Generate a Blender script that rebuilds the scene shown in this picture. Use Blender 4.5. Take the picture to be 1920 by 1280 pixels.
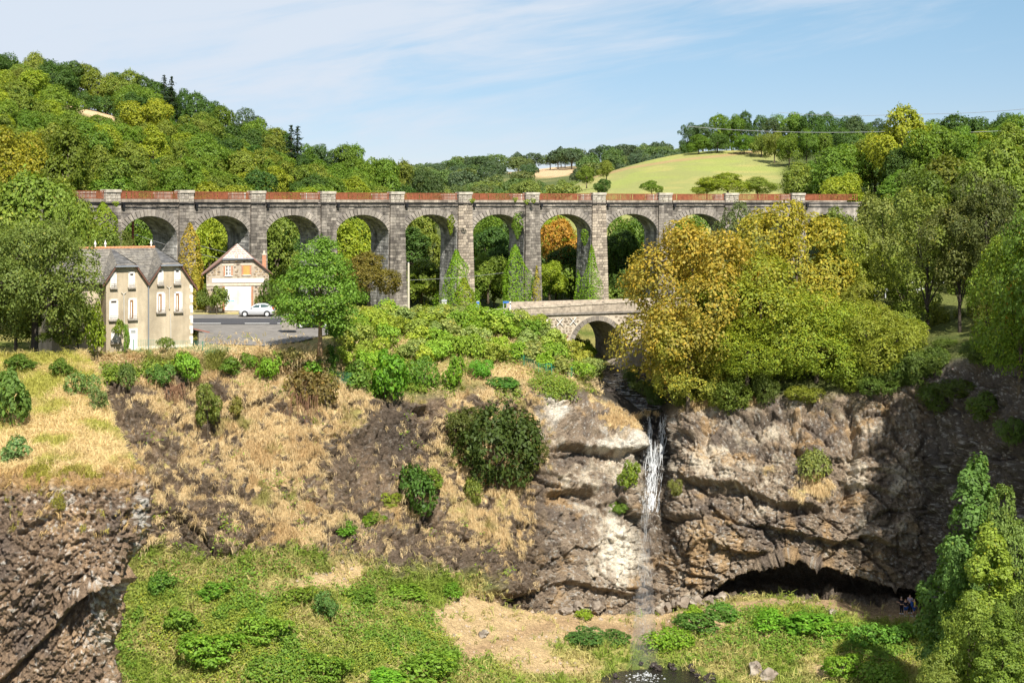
import bpy, bmesh, math, random
import numpy as np
from mathutils import Vector, Matrix, Quaternion

# ------------------------------------------------------------------ scene, camera, sky, sun
for o in list(bpy.data.objects):
    bpy.data.objects.remove(o, do_unlink=True)
scn = bpy.context.scene
COL = scn.collection
F, HX, HY = 2700.0, 960.0, 384.0      # focal length, principal column and horizon row of the photograph (1920 x 1280)

cam = bpy.data.cameras.new('camera')
cam_o = bpy.data.objects.new('camera', cam)
COL.objects.link(cam_o)
cam_o.location = (0, 0, 0)
cam_o.rotation_euler = (math.radians(90), 0, 0)
cam.sensor_width = 36.0
cam.lens = F / 1920.0 * 36.0
cam.shift_y = -(640 - HY) / 1920.0
cam.clip_start = 0.5
cam.clip_end = 6000
scn.camera = cam_o

SUN_AZ, SUN_EL = math.radians(20), math.radians(47)     # azimuth measured right of straight behind the camera
SUN = Vector((math.sin(SUN_AZ) * math.cos(SUN_EL), -math.cos(SUN_AZ) * math.cos(SUN_EL), math.sin(SUN_EL)))

world = bpy.data.worlds.new('World')
scn.world = world
world.use_nodes = True
wn, wl = world.node_tree.nodes, world.node_tree.links
wn.clear()
w_out = wn.new('ShaderNodeOutputWorld')
w_bg = wn.new('ShaderNodeBackground')
w_bg.inputs['Strength'].default_value = 0.065
w_sky = wn.new('ShaderNodeTexSky')
w_sky.sky_type = 'NISHITA'
w_sky.sun_disc = False
w_sky.sun_elevation = SUN_EL
w_sky.sun_rotation = math.pi - SUN_AZ
w_sky.altitude = 700
w_sky.air_density = 0.6
w_sky.dust_density = 0.0
w_sky.ozone_density = 2.0
# thin high cloud mixed over the sky: noise stretched along the wind on a cloud plane above the valley
w_tc = wn.new('ShaderNodeTexCoord')
w_sep = wn.new('ShaderNodeSeparateXYZ')
wl.new(w_tc.outputs['Generated'], w_sep.inputs[0])


def wmath(op, a, b=None, c=None, clamp=False):
    n = wn.new('ShaderNodeMath')
    n.operation = op
    n.use_clamp = clamp
    for i, v in enumerate((a, b, c)):
        if v is None:
            continue
        if isinstance(v, (int, float)):
            n.inputs[i].default_value = v
        else:
            wl.new(v, n.inputs[i])
    return n.outputs[0]


w_az = wmath('ARCTAN2', w_sep.outputs['X'], w_sep.outputs['Y'])       # azimuth from straight ahead, right positive
w_el = wmath('ARCSINE', w_sep.outputs['Z'])
w_comb = wn.new('ShaderNodeCombineXYZ')
# the band rises to the right: shear elevation by azimuth
w_sh = wmath('MULTIPLY_ADD', w_az, -0.16, w_el)
wl.new(wmath('MULTIPLY', w_az, 3.2), w_comb.inputs[0])
wl.new(wmath('MULTIPLY', w_sh, 17.0), w_comb.inputs[1])
w_n1 = wn.new('ShaderNodeTexNoise')
w_n1.inputs['Scale'].default_value = 1.7
w_n1.inputs['Detail'].default_value = 8
w_n1.inputs['Roughness'].default_value = 0.58
w_n1.inputs['Distortion'].default_value = 0.6
wl.new(w_comb.outputs[0], w_n1.inputs['Vector'])
w_comb2 = wn.new('ShaderNodeCombineXYZ')
wl.new(wmath('MULTIPLY', w_az, 9.0), w_comb2.inputs[0])
wl.new(wmath('MULTIPLY', w_sh, 70.0), w_comb2.inputs[1])
w_n2 = wn.new('ShaderNodeTexNoise')
w_n2.inputs['Scale'].default_value = 1.5
w_n2.inputs['Detail'].default_value = 6
w_n2.inputs['Roughness'].default_value = 0.6
wl.new(w_comb2.outputs[0], w_n2.inputs['Vector'])
# where the band lies: thick to the left, thinning to a wisp on the right
w_edge = wmath('MULTIPLY_ADD', w_az, -0.95, 0.27)                     # azimuth falloff
w_low = wn.new('ShaderNodeMapRange')                                 # elevation falloff (sheared)
w_low.inputs['From Min'].default_value = 0.075
w_low.inputs['From Max'].default_value = 0.165
wl.new(wmath('MULTIPLY_ADD', w_az, -0.10, w_el), w_low.inputs['Value'])
w_sum = wmath('ADD', wmath('MULTIPLY_ADD', w_n1.outputs['Fac'], 1.15, -0.15), wmath('MULTIPLY', w_n2.outputs['Fac'], 0.34))
w_sum = wmath('ADD', w_sum, wmath('MULTIPLY', w_edge, 0.75))
w_sum = wmath('ADD', w_sum, wmath('MULTIPLY', w_low.outputs[0], 0.36))
w_mask = wn.new('ShaderNodeMapRange')
w_mask.interpolation_type = 'SMOOTHSTEP'
w_mask.inputs['From Min'].default_value = 0.64
w_mask.inputs['From Max'].default_value = 1.22
w_mask.inputs['To Max'].default_value = 0.9
wl.new(w_sum, w_mask.inputs['Value'])
w_tint = wn.new('ShaderNodeMixRGB')
w_tint.blend_type = 'MULTIPLY'
w_tint.inputs['Fac'].default_value = 1.0
w_hz = wn.new('ShaderNodeMapRange')                    # pale dry air low over the hills
w_hz.inputs['From Min'].default_value = 0.02
w_hz.inputs['From Max'].default_value = 0.135
wl.new(w_el, w_hz.inputs['Value'])
w_tc2 = wn.new('ShaderNodeMixRGB')
wl.new(w_hz.outputs[0], w_tc2.inputs['Fac'])
w_tc2.inputs['Color1'].default_value = (.98, .82, .79, 1)
w_tc2.inputs['Color2'].default_value = (1.38, 1.40, 1.18, 1)
wl.new(w_tc2.outputs[0], w_tint.inputs['Color2'])
wl.new(w_sky.outputs[0], w_tint.inputs['Color1'])
w_mix = wn.new('ShaderNodeMixRGB')
wl.new(w_mask.outputs[0], w_mix.inputs['Fac'])
wl.new(w_tint.outputs[0], w_mix.inputs['Color1'])
w_mix.inputs['Color2'].default_value = (6.8, 7.4, 8.3, 1)
wl.new(w_mix.outputs[0], w_bg.inputs['Color'])
wl.new(w_bg.outputs[0], w_out.inputs['Surface'])

sun = bpy.data.lights.new('sun', 'SUN')
sun.energy = 5.0
sun.angle = math.radians(0.53)
sun.color = (1.0, 0.95, 0.86)
sun_o = bpy.data.objects.new('sun', sun)
COL.objects.link(sun_o)
sun_o.rotation_euler = SUN.to_track_quat('Z', 'Y').to_euler()

scn.view_settings.view_transform = 'Standard'
scn.view_settings.look = 'None'
scn.view_settings.gamma = 1.0
scn.view_settings.exposure = 0.75
scn.view_settings.use_curve_mapping = False
scn.render.engine = 'CYCLES'
scn.cycles.max_bounces = 6
scn.cycles.diffuse_bounces = 3
scn.cycles.glossy_bounces = 2
scn.cycles.transmission_bounces = 4
scn.cycles.transparent_max_bounces = 16
scn.cycles.use_denoising = True
scn.cycles.use_adaptive_sampling = True
scn.cycles.adaptive_threshold = 0.02


# ------------------------------------------------------------------ helpers
def P(px, py, Y):
    """point that the photograph shows at (px, py) when it stands Y metres away"""
    return Vector(((px - HX) * Y / F, Y, (HY - py) * Y / F))


def PZ(px, z, Y):
    return Vector(((px - HX) * Y / F, Y, z))


def lin(r, g, b):
    def c(v):
        v /= 255.0
        return v / 12.92 if v < 0.04045 else ((v + 0.055) / 1.055) ** 2.4
    return (c(r), c(g), c(b))


def smooth01(x):
    x = np.clip(x, 0, 1)
    return x * x * (3 - 2 * x)


def sstep(a, b, x):
    return smooth01((np.asarray(x, float) - a) / (b - a))


def tag(o, label=None, cat=None, group=None, kind=None):
    if label: o['label'] = label
    if cat: o['category'] = cat
    if group: o['group'] = group
    if kind: o['kind'] = kind
    return o


def empty(name, loc, label=None, cat=None, group=None, rz=0.0):
    o = bpy.data.objects.new(name, None)
    COL.objects.link(o)
    o.location = loc
    o.rotation_euler = (0, 0, rz)
    o.empty_display_size = 0.3
    return tag(o, label, cat, group)


def link(name, me, parent=None, loc=None):
    o = bpy.data.objects.new(name, me)
    COL.objects.link(o)
    if parent is not None:
        o.parent = parent
    if loc is not None:
        o.location = loc
    return o


def mesh_np(name, V, faces, mat=None, smooth=False, attrs=None, col=None):
    """mesh from numpy arrays; faces is one (n,k) array or a list of them"""
    V = np.asarray(V, np.float32)
    fl = faces if isinstance(faces, list) else [faces]
    fl = [np.asarray(f, np.int32) for f in fl if len(f)]
    me = bpy.data.meshes.new(name)
    me.vertices.add(len(V))
    me.vertices.foreach_set('co', V.ravel())
    loops = np.concatenate([f.ravel() for f in fl])
    tot = np.concatenate([np.full(len(f), f.shape[1], np.int32) for f in fl])
    start = np.concatenate([[0], np.cumsum(tot)[:-1]]).astype(np.int32)
    me.loops.add(len(loops))
    me.loops.foreach_set('vertex_index', loops)
    me.polygons.add(len(tot))
    me.polygons.foreach_set('loop_start', start)
    me.polygons.foreach_set('loop_total', tot)
    if smooth:
        me.polygons.foreach_set('use_smooth', np.ones(len(tot), bool))
    me.update(calc_edges=True)
    if attrs:
        for k, a in attrs.items():
            at = me.attributes.new(k, 'FLOAT', 'POINT')
            at.data.foreach_set('value', np.asarray(a, np.float32))
    if col is not None:
        at = me.attributes.new('Col', 'FLOAT_COLOR', 'POINT')
        c = np.ones((len(V), 4), np.float32)
        c[:, :3] = col
        at.data.foreach_set('color', c.ravel())
    if mat is not None:
        me.materials.append(mat)
    return me


class MB:
    """collects boxes, tubes and polygons into one mesh; t is a per-vertex tint"""
    def __init__(self):
        self.v, self.f, self.t = [], [], []

    def add(self, vs, fs, t=0.5):
        n = len(self.v)
        self.v += [tuple(v) for v in vs]
        self.f += [tuple(i + n for i in f) for f in fs]
        self.t += [t] * len(vs)

    def box(self, lo, hi, M=None, t=0.5):
        (x0, y0, z0), (x1, y1, z1) = lo, hi
        vs = [Vector(c) for c in ((x0, y0, z0), (x1, y0, z0), (x1, y1, z0), (x0, y1, z0), (x0, y0, z1), (x1, y0, z1), (x1, y1, z1), (x0, y1, z1))]
        if M is not None:
            vs = [M @ v for v in vs]
        self.add(vs, [(0, 3, 2, 1), (4, 5, 6, 7), (0, 1, 5, 4), (1, 2, 6, 5), (2, 3, 7, 6), (3, 0, 4, 7)], t)

    def hexa(self, vs, t=0.5):
        self.add(vs, [(0, 3, 2, 1), (4, 5, 6, 7), (0, 1, 5, 4), (1, 2, 6, 5), (2, 3, 7, 6), (3, 0, 4, 7)], t)

    def tube(self, pts, radii, n=6, cap=True, t=0.5):
        pts = [Vector(p) for p in pts]
        if isinstance(radii, (int, float)):
            radii = [radii] * len(pts)
        base = len(self.v)
        for i, p in enumerate(pts):
            d = (pts[min(i + 1, len(pts) - 1)] - pts[max(i - 1, 0)]).normalized()
            a = Vector((1, 0, 0)) if abs(d.x) < 0.8 else Vector((0, 1, 0))
            u = d.cross(a).normalized()
            w = d.cross(u)
            for k in range(n):
                ang = 2 * math.pi * k / n
                self.v.append(tuple(p + (u * math.cos(ang) + w * math.sin(ang)) * radii[i]))
                self.t.append(t)
        for i in range(len(pts) - 1):
            for k in range(n):
                a, b = base + i * n + k, base + i * n + (k + 1) % n
                self.f.append((a, a + n, b + n, b))
        if cap:
            self.f.append(tuple(base + k for k in range(n)))
            self.f.append(tuple(base + (len(pts) - 1) * n + k for k in reversed(range(n))))

    def prism(self, poly, y0, y1, M=None, t=0.5):
        """polygon in x,z extruded along y"""
        n = len(poly)
        vs = [Vector((x, y0, z)) for x, z in poly] + [Vector((x, y1, z)) for x, z in poly]
        if M is not None:
            vs = [M @ v for v in vs]
        fs = [tuple(range(n)), tuple(range(2 * n - 1, n - 1, -1))]
        fs += [(i, i + n, (i + 1) % n + n, (i + 1) % n) for i in range(n)]
        self.add(vs, fs, t)

    def mesh(self, name, mat=None, smooth=False):
        me = bpy.data.meshes.new(name)
        me.from_pydata(self.v, [], self.f)
        at = me.attributes.new('tint', 'FLOAT', 'POINT')
        at.data.foreach_set('value', np.asarray(self.t, np.float32))
        if mat:
            me.materials.append(mat)
        if smooth:
            me.polygons.foreach_set('use_smooth', np.ones(len(me.polygons), bool))
        bm = bmesh.new()
        bm.from_mesh(me)
        bmesh.ops.recalc_face_normals(bm, faces=bm.faces)
        bm.to_mesh(me)
        bm.free()
        return me

    def build(self, name, mat, parent=None, smooth=False):
        return link(name, self.mesh(name, mat, smooth), parent)


# ------------------------------------------------------------------ noise on numpy arrays
def _h(ix, iy, iz, seed):
    x = (ix.astype(np.int64) * 374761393 + iy.astype(np.int64) * 668265263 + iz.astype(np.int64) * 2147483647 + seed * 1274126177) & 0xFFFFFFFF
    x = x.astype(np.uint32)
    x ^= x >> np.uint32(13)
    x *= np.uint32(1274126177)
    x ^= x >> np.uint32(16)
    x *= np.uint32(2246822519)
    x ^= x >> np.uint32(15)
    return x.astype(np.float32) * np.float32(1 / 4294967296.0)


def vnoise(p, seed=0):
    p = np.asarray(p, np.float32)
    i = np.floor(p)
    fr = p - i
    w = fr * fr * fr * (fr * (fr * 6 - 15) + 10)
    i = i.astype(np.int32)
    r = 0
    for dx in (0, 1):
        wx = w[:, 0] if dx else 1 - w[:, 0]
        for dy in (0, 1):
            wy = w[:, 1] if dy else 1 - w[:, 1]
            for dz in (0, 1):
                wz = w[:, 2] if dz else 1 - w[:, 2]
                r = r + wx * wy * wz * _h(i[:, 0] + dx, i[:, 1] + dy, i[:, 2] + dz, seed)
    return r * 2 - 1


def fbm(p, octv=4, seed=0, gain=0.5, lac=2.03):
    p = np.asarray(p, np.float32)
    a, s, n = 1.0, 0, 0
    for k in range(octv):
        s = s + a * vnoise(p + k * 17.3, seed + k)
        n += a
        a *= gain
        p = p * lac
    return s / n


def ridged(p, octv=4, seed=0):
    p = np.asarray(p, np.float32)
    a, s, n = 1.0, 0, 0
    for k in range(octv):
        s = s + a * (1 - np.abs(vnoise(p + k * 9.1, seed + k)))
        n += a
        a *= 0.5
        p = p * 2.07
    return s / n


def voro(p, seed=0, jit=0.9):
    """F1, F2, random value of the nearest cell and a random tilt (2) of it times the offset"""
    p = np.asarray(p, np.float32)
    i = np.floor(p).astype(np.int32)
    f1 = np.full(len(p), 9.0, np.float32)
    f2 = f1.copy()
    rid = np.zeros(len(p), np.float32)
    tilt = np.zeros(len(p), np.float32)
    for dx in (-1, 0, 1):
        for dy in (-1, 0, 1):
            for dz in (-1, 0, 1):
                cx, cy, cz = i[:, 0] + dx, i[:, 1] + dy, i[:, 2] + dz
                h1 = _h(cx, cy, cz, seed)
                h2 = _h(cx, cy, cz, seed + 11)
                h3 = _h(cx, cy, cz, seed + 23)
                ox = cx + .5 + (h1 - .5) * jit - p[:, 0]
                oy = cy + .5 + (h2 - .5) * jit - p[:, 1]
                oz = cz + .5 + (h3 - .5) * jit - p[:, 2]
                d = np.sqrt(ox * ox + oy * oy + oz * oz)
                near = d < f1
                f2 = np.where(near, f1, np.minimum(f2, d))
                f1 = np.where(near, d, f1)
                rid = np.where(near, h1 * .37 + h2 * .31 + h3 * .32, rid)
                tilt = np.where(near, ox * (h2 - .5) + oz * (h3 - .5) + oy * (h1 - .5), tilt)
    return f1, f2, rid, tilt


def gauss1(a, s, axis):
    if s <= 0:
        return a
    r = int(3 * s) + 1
    k = np.exp(-0.5 * (np.arange(-r, r + 1) / s) ** 2)
    k /= k.sum()
    pad = [(0, 0)] * a.ndim
    pad[axis] = (r, r)
    b = np.pad(a, pad, mode='edge')
    return np.apply_along_axis(lambda v: np.convolve(v, k, 'valid'), axis, b)


def grid_faces(nr, nc):
    i = np.arange(nr - 1)[:, None] * nc + np.arange(nc - 1)[None, :]
    i = i.ravel()
    return np.stack([i, i + nc, i + nc + 1, i + 1], 1)


# ------------------------------------------------------------------ materials
MATS = {}


def mat(name, color=(.5, .5, .5), rough=.8, metal=0.0, spec=0.3, var=0.0, scale=4.0, bump=0.0, bscale=None, attr=None, col2=None, detail=6, stain=0.0):
    """principled material; attr 'tint' blends color -> col2 per vertex, var is noise-driven value variation"""
    if name in MATS:
        return MATS[name]
    m = bpy.data.materials.new(name)
    m.use_nodes = True
    nt = m.node_tree
    b = nt.nodes['Principled BSDF']
    b.inputs['Roughness'].default_value = rough
    b.inputs['Metallic'].default_value = metal
    b.inputs['Specular IOR Level'].default_value = spec
    src = None
    tc = nt.nodes.new('ShaderNodeTexCoord')
    if attr:
        at = nt.nodes.new('ShaderNodeAttribute')
        at.attribute_name = attr
        mx = nt.nodes.new('ShaderNodeMixRGB')
        mx.inputs['Color1'].default_value = (*color, 1)
        mx.inputs['Color2'].default_value = (*(col2 or color), 1)
        nt.links.new(at.outputs['Fac'], mx.inputs['Fac'])
        src = mx.outputs[0]
    if var > 0:
        nz = nt.nodes.new('ShaderNodeTexNoise')
        nz.inputs['Scale'].default_value = scale
        nz.inputs['Detail'].default_value = detail
        nz.inputs['Roughness'].default_value = .65
        nt.links.new(tc.outputs['Object'], nz.inputs['Vector'])
        mr = nt.nodes.new('ShaderNodeMapRange')
        mr.inputs['From Min'].default_value = .3
        mr.inputs['From Max'].default_value = .7
        mr.inputs['To Min'].default_value = 1 - var
        mr.inputs['To Max'].default_value = 1 + var
        nt.links.new(nz.outputs['Fac'], mr.inputs['Value'])
        mul = nt.nodes.new('ShaderNodeVectorMath')
        mul.operation = 'SCALE'
        if src is not None:
            nt.links.new(src, mul.inputs[0])
        else:
            mul.inputs[0].default_value = color
            if col2 is not None:
                mx2 = nt.nodes.new('ShaderNodeMixRGB')
                nz2 = nt.nodes.new('ShaderNodeTexNoise')
                nz2.inputs['Scale'].default_value = scale * .37
                nz2.inputs['Detail'].default_value = 4
                nt.links.new(tc.outputs['Object'], nz2.inputs['Vector'])
                rp = nt.nodes.new('ShaderNodeMapRange')
                rp.inputs['From Min'].default_value = .4
                rp.inputs['From Max'].default_value = .62
                nt.links.new(nz2.outputs['Fac'], rp.inputs['Value'])
                nt.links.new(rp.outputs[0], mx2.inputs['Fac'])
                mx2.inputs['Color1'].default_value = (*color, 1)
                mx2.inputs['Color2'].default_value = (*col2, 1)
                nt.links.new(mx2.outputs[0], mul.inputs[0])
        nt.links.new(mr.outputs[0], mul.inputs['Scale'])
        src = mul.outputs[0]
    if stain > 0 and src is not None:            # water streaks and soot run down the wall
        mp = nt.nodes.new('ShaderNodeMapping')
        mp.inputs['Scale'].default_value = (.9, .9, .13)
        nt.links.new(tc.outputs['Object'], mp.inputs['Vector'])
        ns = nt.nodes.new('ShaderNodeTexNoise')
        ns.inputs['Scale'].default_value = 1.0
        ns.inputs['Detail'].default_value = 5
        ns.inputs['Roughness'].default_value = .6
        nt.links.new(mp.outputs[0], ns.inputs['Vector'])
        ms_ = nt.nodes.new('ShaderNodeMapRange')
        ms_.inputs['From Min'].default_value = .36
        ms_.inputs['From Max'].default_value = .66
        ms_.inputs['To Min'].default_value = 1 - stain
        ms_.inputs['To Max'].default_value = 1 + stain * .6
        nt.links.new(ns.outputs['Fac'], ms_.inputs['Value'])
        sm = nt.nodes.new('ShaderNodeVectorMath')
        sm.operation = 'SCALE'
        nt.links.new(src, sm.inputs[0])
        nt.links.new(ms_.outputs[0], sm.inputs['Scale'])
        src = sm.outputs[0]
    if src is not None:
        nt.links.new(src, b.inputs['Base Color'])
    else:
        b.inputs['Base Color'].default_value = (*color, 1)
    if bump > 0:
        nb = nt.nodes.new('ShaderNodeTexNoise')
        nb.inputs['Scale'].default_value = bscale or scale * 2
        nb.inputs['Detail'].default_value = 6
        nt.links.new(tc.outputs['Object'], nb.inputs['Vector'])
        bp = nt.nodes.new('ShaderNodeBump')
        bp.inputs['Strength'].default_value = bump
        bp.inputs['Distance'].default_value = .1
        nt.links.new(nb.outputs['Fac'], bp.inputs['Height'])
        nt.links.new(bp.outputs[0], b.inputs['Normal'])
    MATS[name] = m
    return m


def leaf_mat():
    """foliage: the object's own colour, varied leaf by leaf, with light passing through the leaves"""
    m = bpy.data.materials.new('leaves')
    m.use_nodes = True
    nt = m.node_tree
    nt.nodes.clear()
    out = nt.nodes.new('ShaderNodeOutputMaterial')
    oi = nt.nodes.new('ShaderNodeObjectInfo')
    at = nt.nodes.new('ShaderNodeAttribute')
    at.attribute_name = 'tint'
    at2 = nt.nodes.new('ShaderNodeAttribute')
    at2.attribute_name = 'turn'
    mr = nt.nodes.new('ShaderNodeMapRange')
    mr.inputs['To Min'].default_value = .62
    mr.inputs['To Max'].default_value = 1.38
    nt.links.new(at.outputs['Fac'], mr.inputs['Value'])
    sc = nt.nodes.new('ShaderNodeVectorMath')
    sc.operation = 'SCALE'
    nt.links.new(oi.outputs['Color'], sc.inputs[0])
    nt.links.new(mr.outputs[0], sc.inputs['Scale'])
    mx = nt.nodes.new('ShaderNodeMixRGB')          # some leaves have turned yellow
    mx.blend_type = 'MULTIPLY'
    mx.inputs['Color2'].default_value = (1.58, 1.20, .80, 1)
    nt.links.new(at2.outputs['Fac'], mx.inputs['Fac'])
    nt.links.new(sc.outputs[0], mx.inputs['Color1'])
    b = nt.nodes.new('ShaderNodeBsdfPrincipled')
    b.inputs['Roughness'].default_value = .55
    b.inputs['Specular IOR Level'].default_value = .25
    nt.links.new(mx.outputs[0], b.inputs['Base Color'])
    tr = nt.nodes.new('ShaderNodeBsdfTranslucent')
    hs = nt.nodes.new('ShaderNodeMixRGB')
    hs.blend_type = 'MULTIPLY'
    hs.inputs['Fac'].default_value = 1
    hs.inputs['Color2'].default_value = (1.25, 1.3, .6, 1)
    nt.links.new(mx.outputs[0], hs.inputs['Color1'])
    nt.links.new(hs.outputs[0], tr.inputs['Color'])
    ms = nt.nodes.new('ShaderNodeMixShader')
    ms.inputs['Fac'].default_value = .36
    nt.links.new(b.outputs[0], ms.inputs[1])
    nt.links.new(tr.outputs[0], ms.inputs[2])
    nt.links.new(ms.outputs[0], out.inputs['Surface'])
    return m


LEAF = leaf_mat()
BARK = mat('bark', (.11, .085, .06), .9, var=.4, scale=3, bump=.6)
DARK_BARK = mat('dark_bark', (.05, .04, .03), .9, var=.4, scale=3, bump=.6)


def ground_mat(name, fine=9.0, var=.35, bump=.8, bdist=.32):
    """ground and rock: mesh colour attribute, broken up by fine grain and stone-sized relief"""
    m = bpy.data.materials.new(name)
    m.use_nodes = True
    nt = m.node_tree
    b = nt.nodes['Principled BSDF']
    b.inputs['Roughness'].default_value = .92
    b.inputs['Specular IOR Level'].default_value = .15
    at = nt.nodes.new('ShaderNodeAttribute')
    at.attribute_name = 'Col'
    tc = nt.nodes.new('ShaderNodeTexCoord')
    nz = nt.nodes.new('ShaderNodeTexNoise')
    nz.inputs['Scale'].default_value = 2.6
    nz.inputs['Detail'].default_value = 9
    nz.inputs['Roughness'].default_value = .72
    nt.links.new(tc.outputs['Object'], nz.inputs['Vector'])
    mr = nt.nodes.new('ShaderNodeMapRange')
    mr.inputs['From Min'].default_value = .28
    mr.inputs['From Max'].default_value = .72
    mr.inputs['To Min'].default_value = 1 - var
    mr.inputs['To Max'].default_value = 1 + var
    nt.links.new(nz.outputs['Fac'], mr.inputs['Value'])
    sc = nt.nodes.new('ShaderNodeVectorMath')
    sc.operation = 'SCALE'
    nt.links.new(at.outputs['Color'], sc.inputs[0])
    nz3 = nt.nodes.new('ShaderNodeTexNoise')
    nz3.inputs['Scale'].default_value = fine
    nz3.inputs['Detail'].default_value = 5
    nz3.inputs['Roughness'].default_value = .8
    nt.links.new(tc.outputs['Object'], nz3.inputs['Vector'])
    mr3 = nt.nodes.new('ShaderNodeMapRange')
    mr3.inputs['From Min'].default_value = .3
    mr3.inputs['From Max'].default_value = .7
    mr3.inputs['To Min'].default_value = .45
    mr3.inputs['To Max'].default_value = 1.60
    nt.links.new(nz3.outputs['Fac'], mr3.inputs['Value'])
    mm = nt.nodes.new('ShaderNodeMath')
    mm.operation = 'MULTIPLY'
    nt.links.new(mr.outputs[0], mm.inputs[0])
    nt.links.new(mr3.outputs[0], mm.inputs[1])
    nt.links.new(mm.outputs[0], sc.inputs['Scale'])
    nt.links.new(sc.outputs[0], b.inputs['Base Color'])
    nb = nt.nodes.new('ShaderNodeTexNoise')
    nb.inputs['Scale'].default_value = 4.6
    nb.inputs['Detail'].default_value = 8
    nb.inputs['Roughness'].default_value = .78
    nt.links.new(tc.outputs['Object'], nb.inputs['Vector'])
    bp = nt.nodes.new('ShaderNodeBump')
    bp.inputs['Strength'].default_value = bump
    bp.inputs['Distance'].default_value = bdist
    vo1 = nt.nodes.new('ShaderNodeTexVoronoi')
    vo1.inputs['Scale'].default_value = 3.4
    wr = nt.nodes.new('ShaderNodeVectorMath')
    wr.operation = 'MULTIPLY_ADD'
    wr.inputs[1].default_value = (.35, .35, .35)
    nt.links.new(nz3.outputs['Color'], wr.inputs[0])
    nt.links.new(tc.outputs['Object'], wr.inputs[2])
    nt.links.new(wr.outputs[0], vo1.inputs['Vector'])
    hh = nt.nodes.new('ShaderNodeMath')
    hh.operation = 'MULTIPLY_ADD'
    hh.inputs[1].default_value = -.55
    nt.links.new(vo1.outputs['Distance'], hh.inputs[0])
    nt.links.new(nb.outputs['Fac'], hh.inputs[2])
    nt.links.new(hh.outputs[0], bp.inputs['Height'])
    nt.links.new(bp.outputs[0], b.inputs['Normal'])
    return m
# ------------------------------------------------------------------ terrain
def net(cols, rows, pxs, sig_c=0, sig_r=0):
    """cols: {px: [(py, Y), ...]} control net; returns point grid (nr,nc,3) and the parameter v of each row"""
    keys = sorted(cols)
    nn = len(cols[keys[0]])
    A = np.array([cols[k] for k in keys], float)            # (nk, nn, 2)
    X = np.zeros((nn, len(pxs), 3))
    for j in range(nn):
        py = np.interp(pxs, keys, A[:, j, 0])
        Y = np.interp(pxs, keys, A[:, j, 1])
        X[j, :, 0] = (pxs - HX) * Y / F
        X[j, :, 1] = Y
        X[j, :, 2] = (HY - py) * Y / F
    v = np.concatenate([np.linspace(j, j + 1, rows[j], endpoint=False) for j in range(nn - 1)] + [[nn - 1]])
    G = np.zeros((len(v), len(pxs), 3))
    j0 = np.minimum(v.astype(int), nn - 2)
    t = (v - j0)[:, None, None]
    G = X[j0] * (1 - t) + X[j0 + 1] * t
    if sig_c:
        G = gauss1(G, sig_c, 1)
    if sig_r:
        G = gauss1(G, sig_r, 0)
    return G, v


def project(G):
    return HX + G[..., 0] * F / G[..., 1], HY - G[..., 2] * F / G[..., 1]


def normals(G):
    du = np.gradient(G, axis=1)
    dv = np.gradient(G, axis=0)
    n = np.cross(dv, du)
    n /= np.linalg.norm(n, axis=-1, keepdims=True) + 1e-9
    # up or towards the viewer's side of the gorge
    s = np.sign(n[..., 2] * 1.0 - n[..., 1] * 1.0)
    return n * np.where(s == 0, 1, s)[..., None]


def EL(x, y, cx, cy, rx, ry, ang=0.0):
    c, s = math.cos(math.radians(ang)), math.sin(math.radians(ang))
    u = ((x - cx) * c + (y - cy) * s) / rx
    w = (-(x - cx) * s + (y - cy) * c) / ry
    return np.exp(-(u * u + w * w))


def band(x, y, pts, w):
    """soft distance mask (1 on the line) along a polyline in photo coordinates"""
    d = np.full(x.shape, 1e9)
    for (ax, ay), (bx, by) in zip(pts[:-1], pts[1:]):
        ex, ey = bx - ax, by - ay
        t = np.clip(((x - ax) * ex + (y - ay) * ey) / (ex * ex + ey * ey), 0, 1)
        d = np.minimum(d, np.hypot(x - ax - t * ex, y - ay - t * ey))
    return np.exp(-(d / w) ** 2)


def mixc(c, new, m):
    return c * (1 - m[..., None]) + np.asarray(new)[None, :] * m[..., None]


zz = lambda z, Y: (HY - z * F / Y, Y)

LIPC = {1290: 1128, 1340: 1112, 1400: 1062, 1440: 1045, 1480: 1038, 1530: 1048, 1580: 1072, 1620: 1086, 1680: 1098, 1740: 1108, 1800: 1120}


def gcol(n0, n1, n2, n3, n4, n5, base, mid, fg, cave=None):
    """one column of the gorge: terrace back, terrace, bank, lip, cliff upper, cliff lower, cliff foot, (cave), base, meadow, foreground"""
    if cave is None:
        n6 = (base[0] - 10, base[1] + .5)
        n7 = (base[0] - 6, base[1] + .4)
        n8 = (base[0] - 3, base[1] + .2)
    else:
        ly, lY, dep = cave
        n6 = (ly, lY)
        zr = (HY - ly) * lY / F
        n7 = zz(zr - .1, lY + dep)
        n8 = zz((HY - base[0]) * base[1] / F + .5, lY + dep - .3)
    return [n0, n1, n2, n3, n4, n5, n6, n7, n8, base, mid, fg, zz(-46, 62), zz(-47, -20) if False else zz(-47, 20)]


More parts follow.
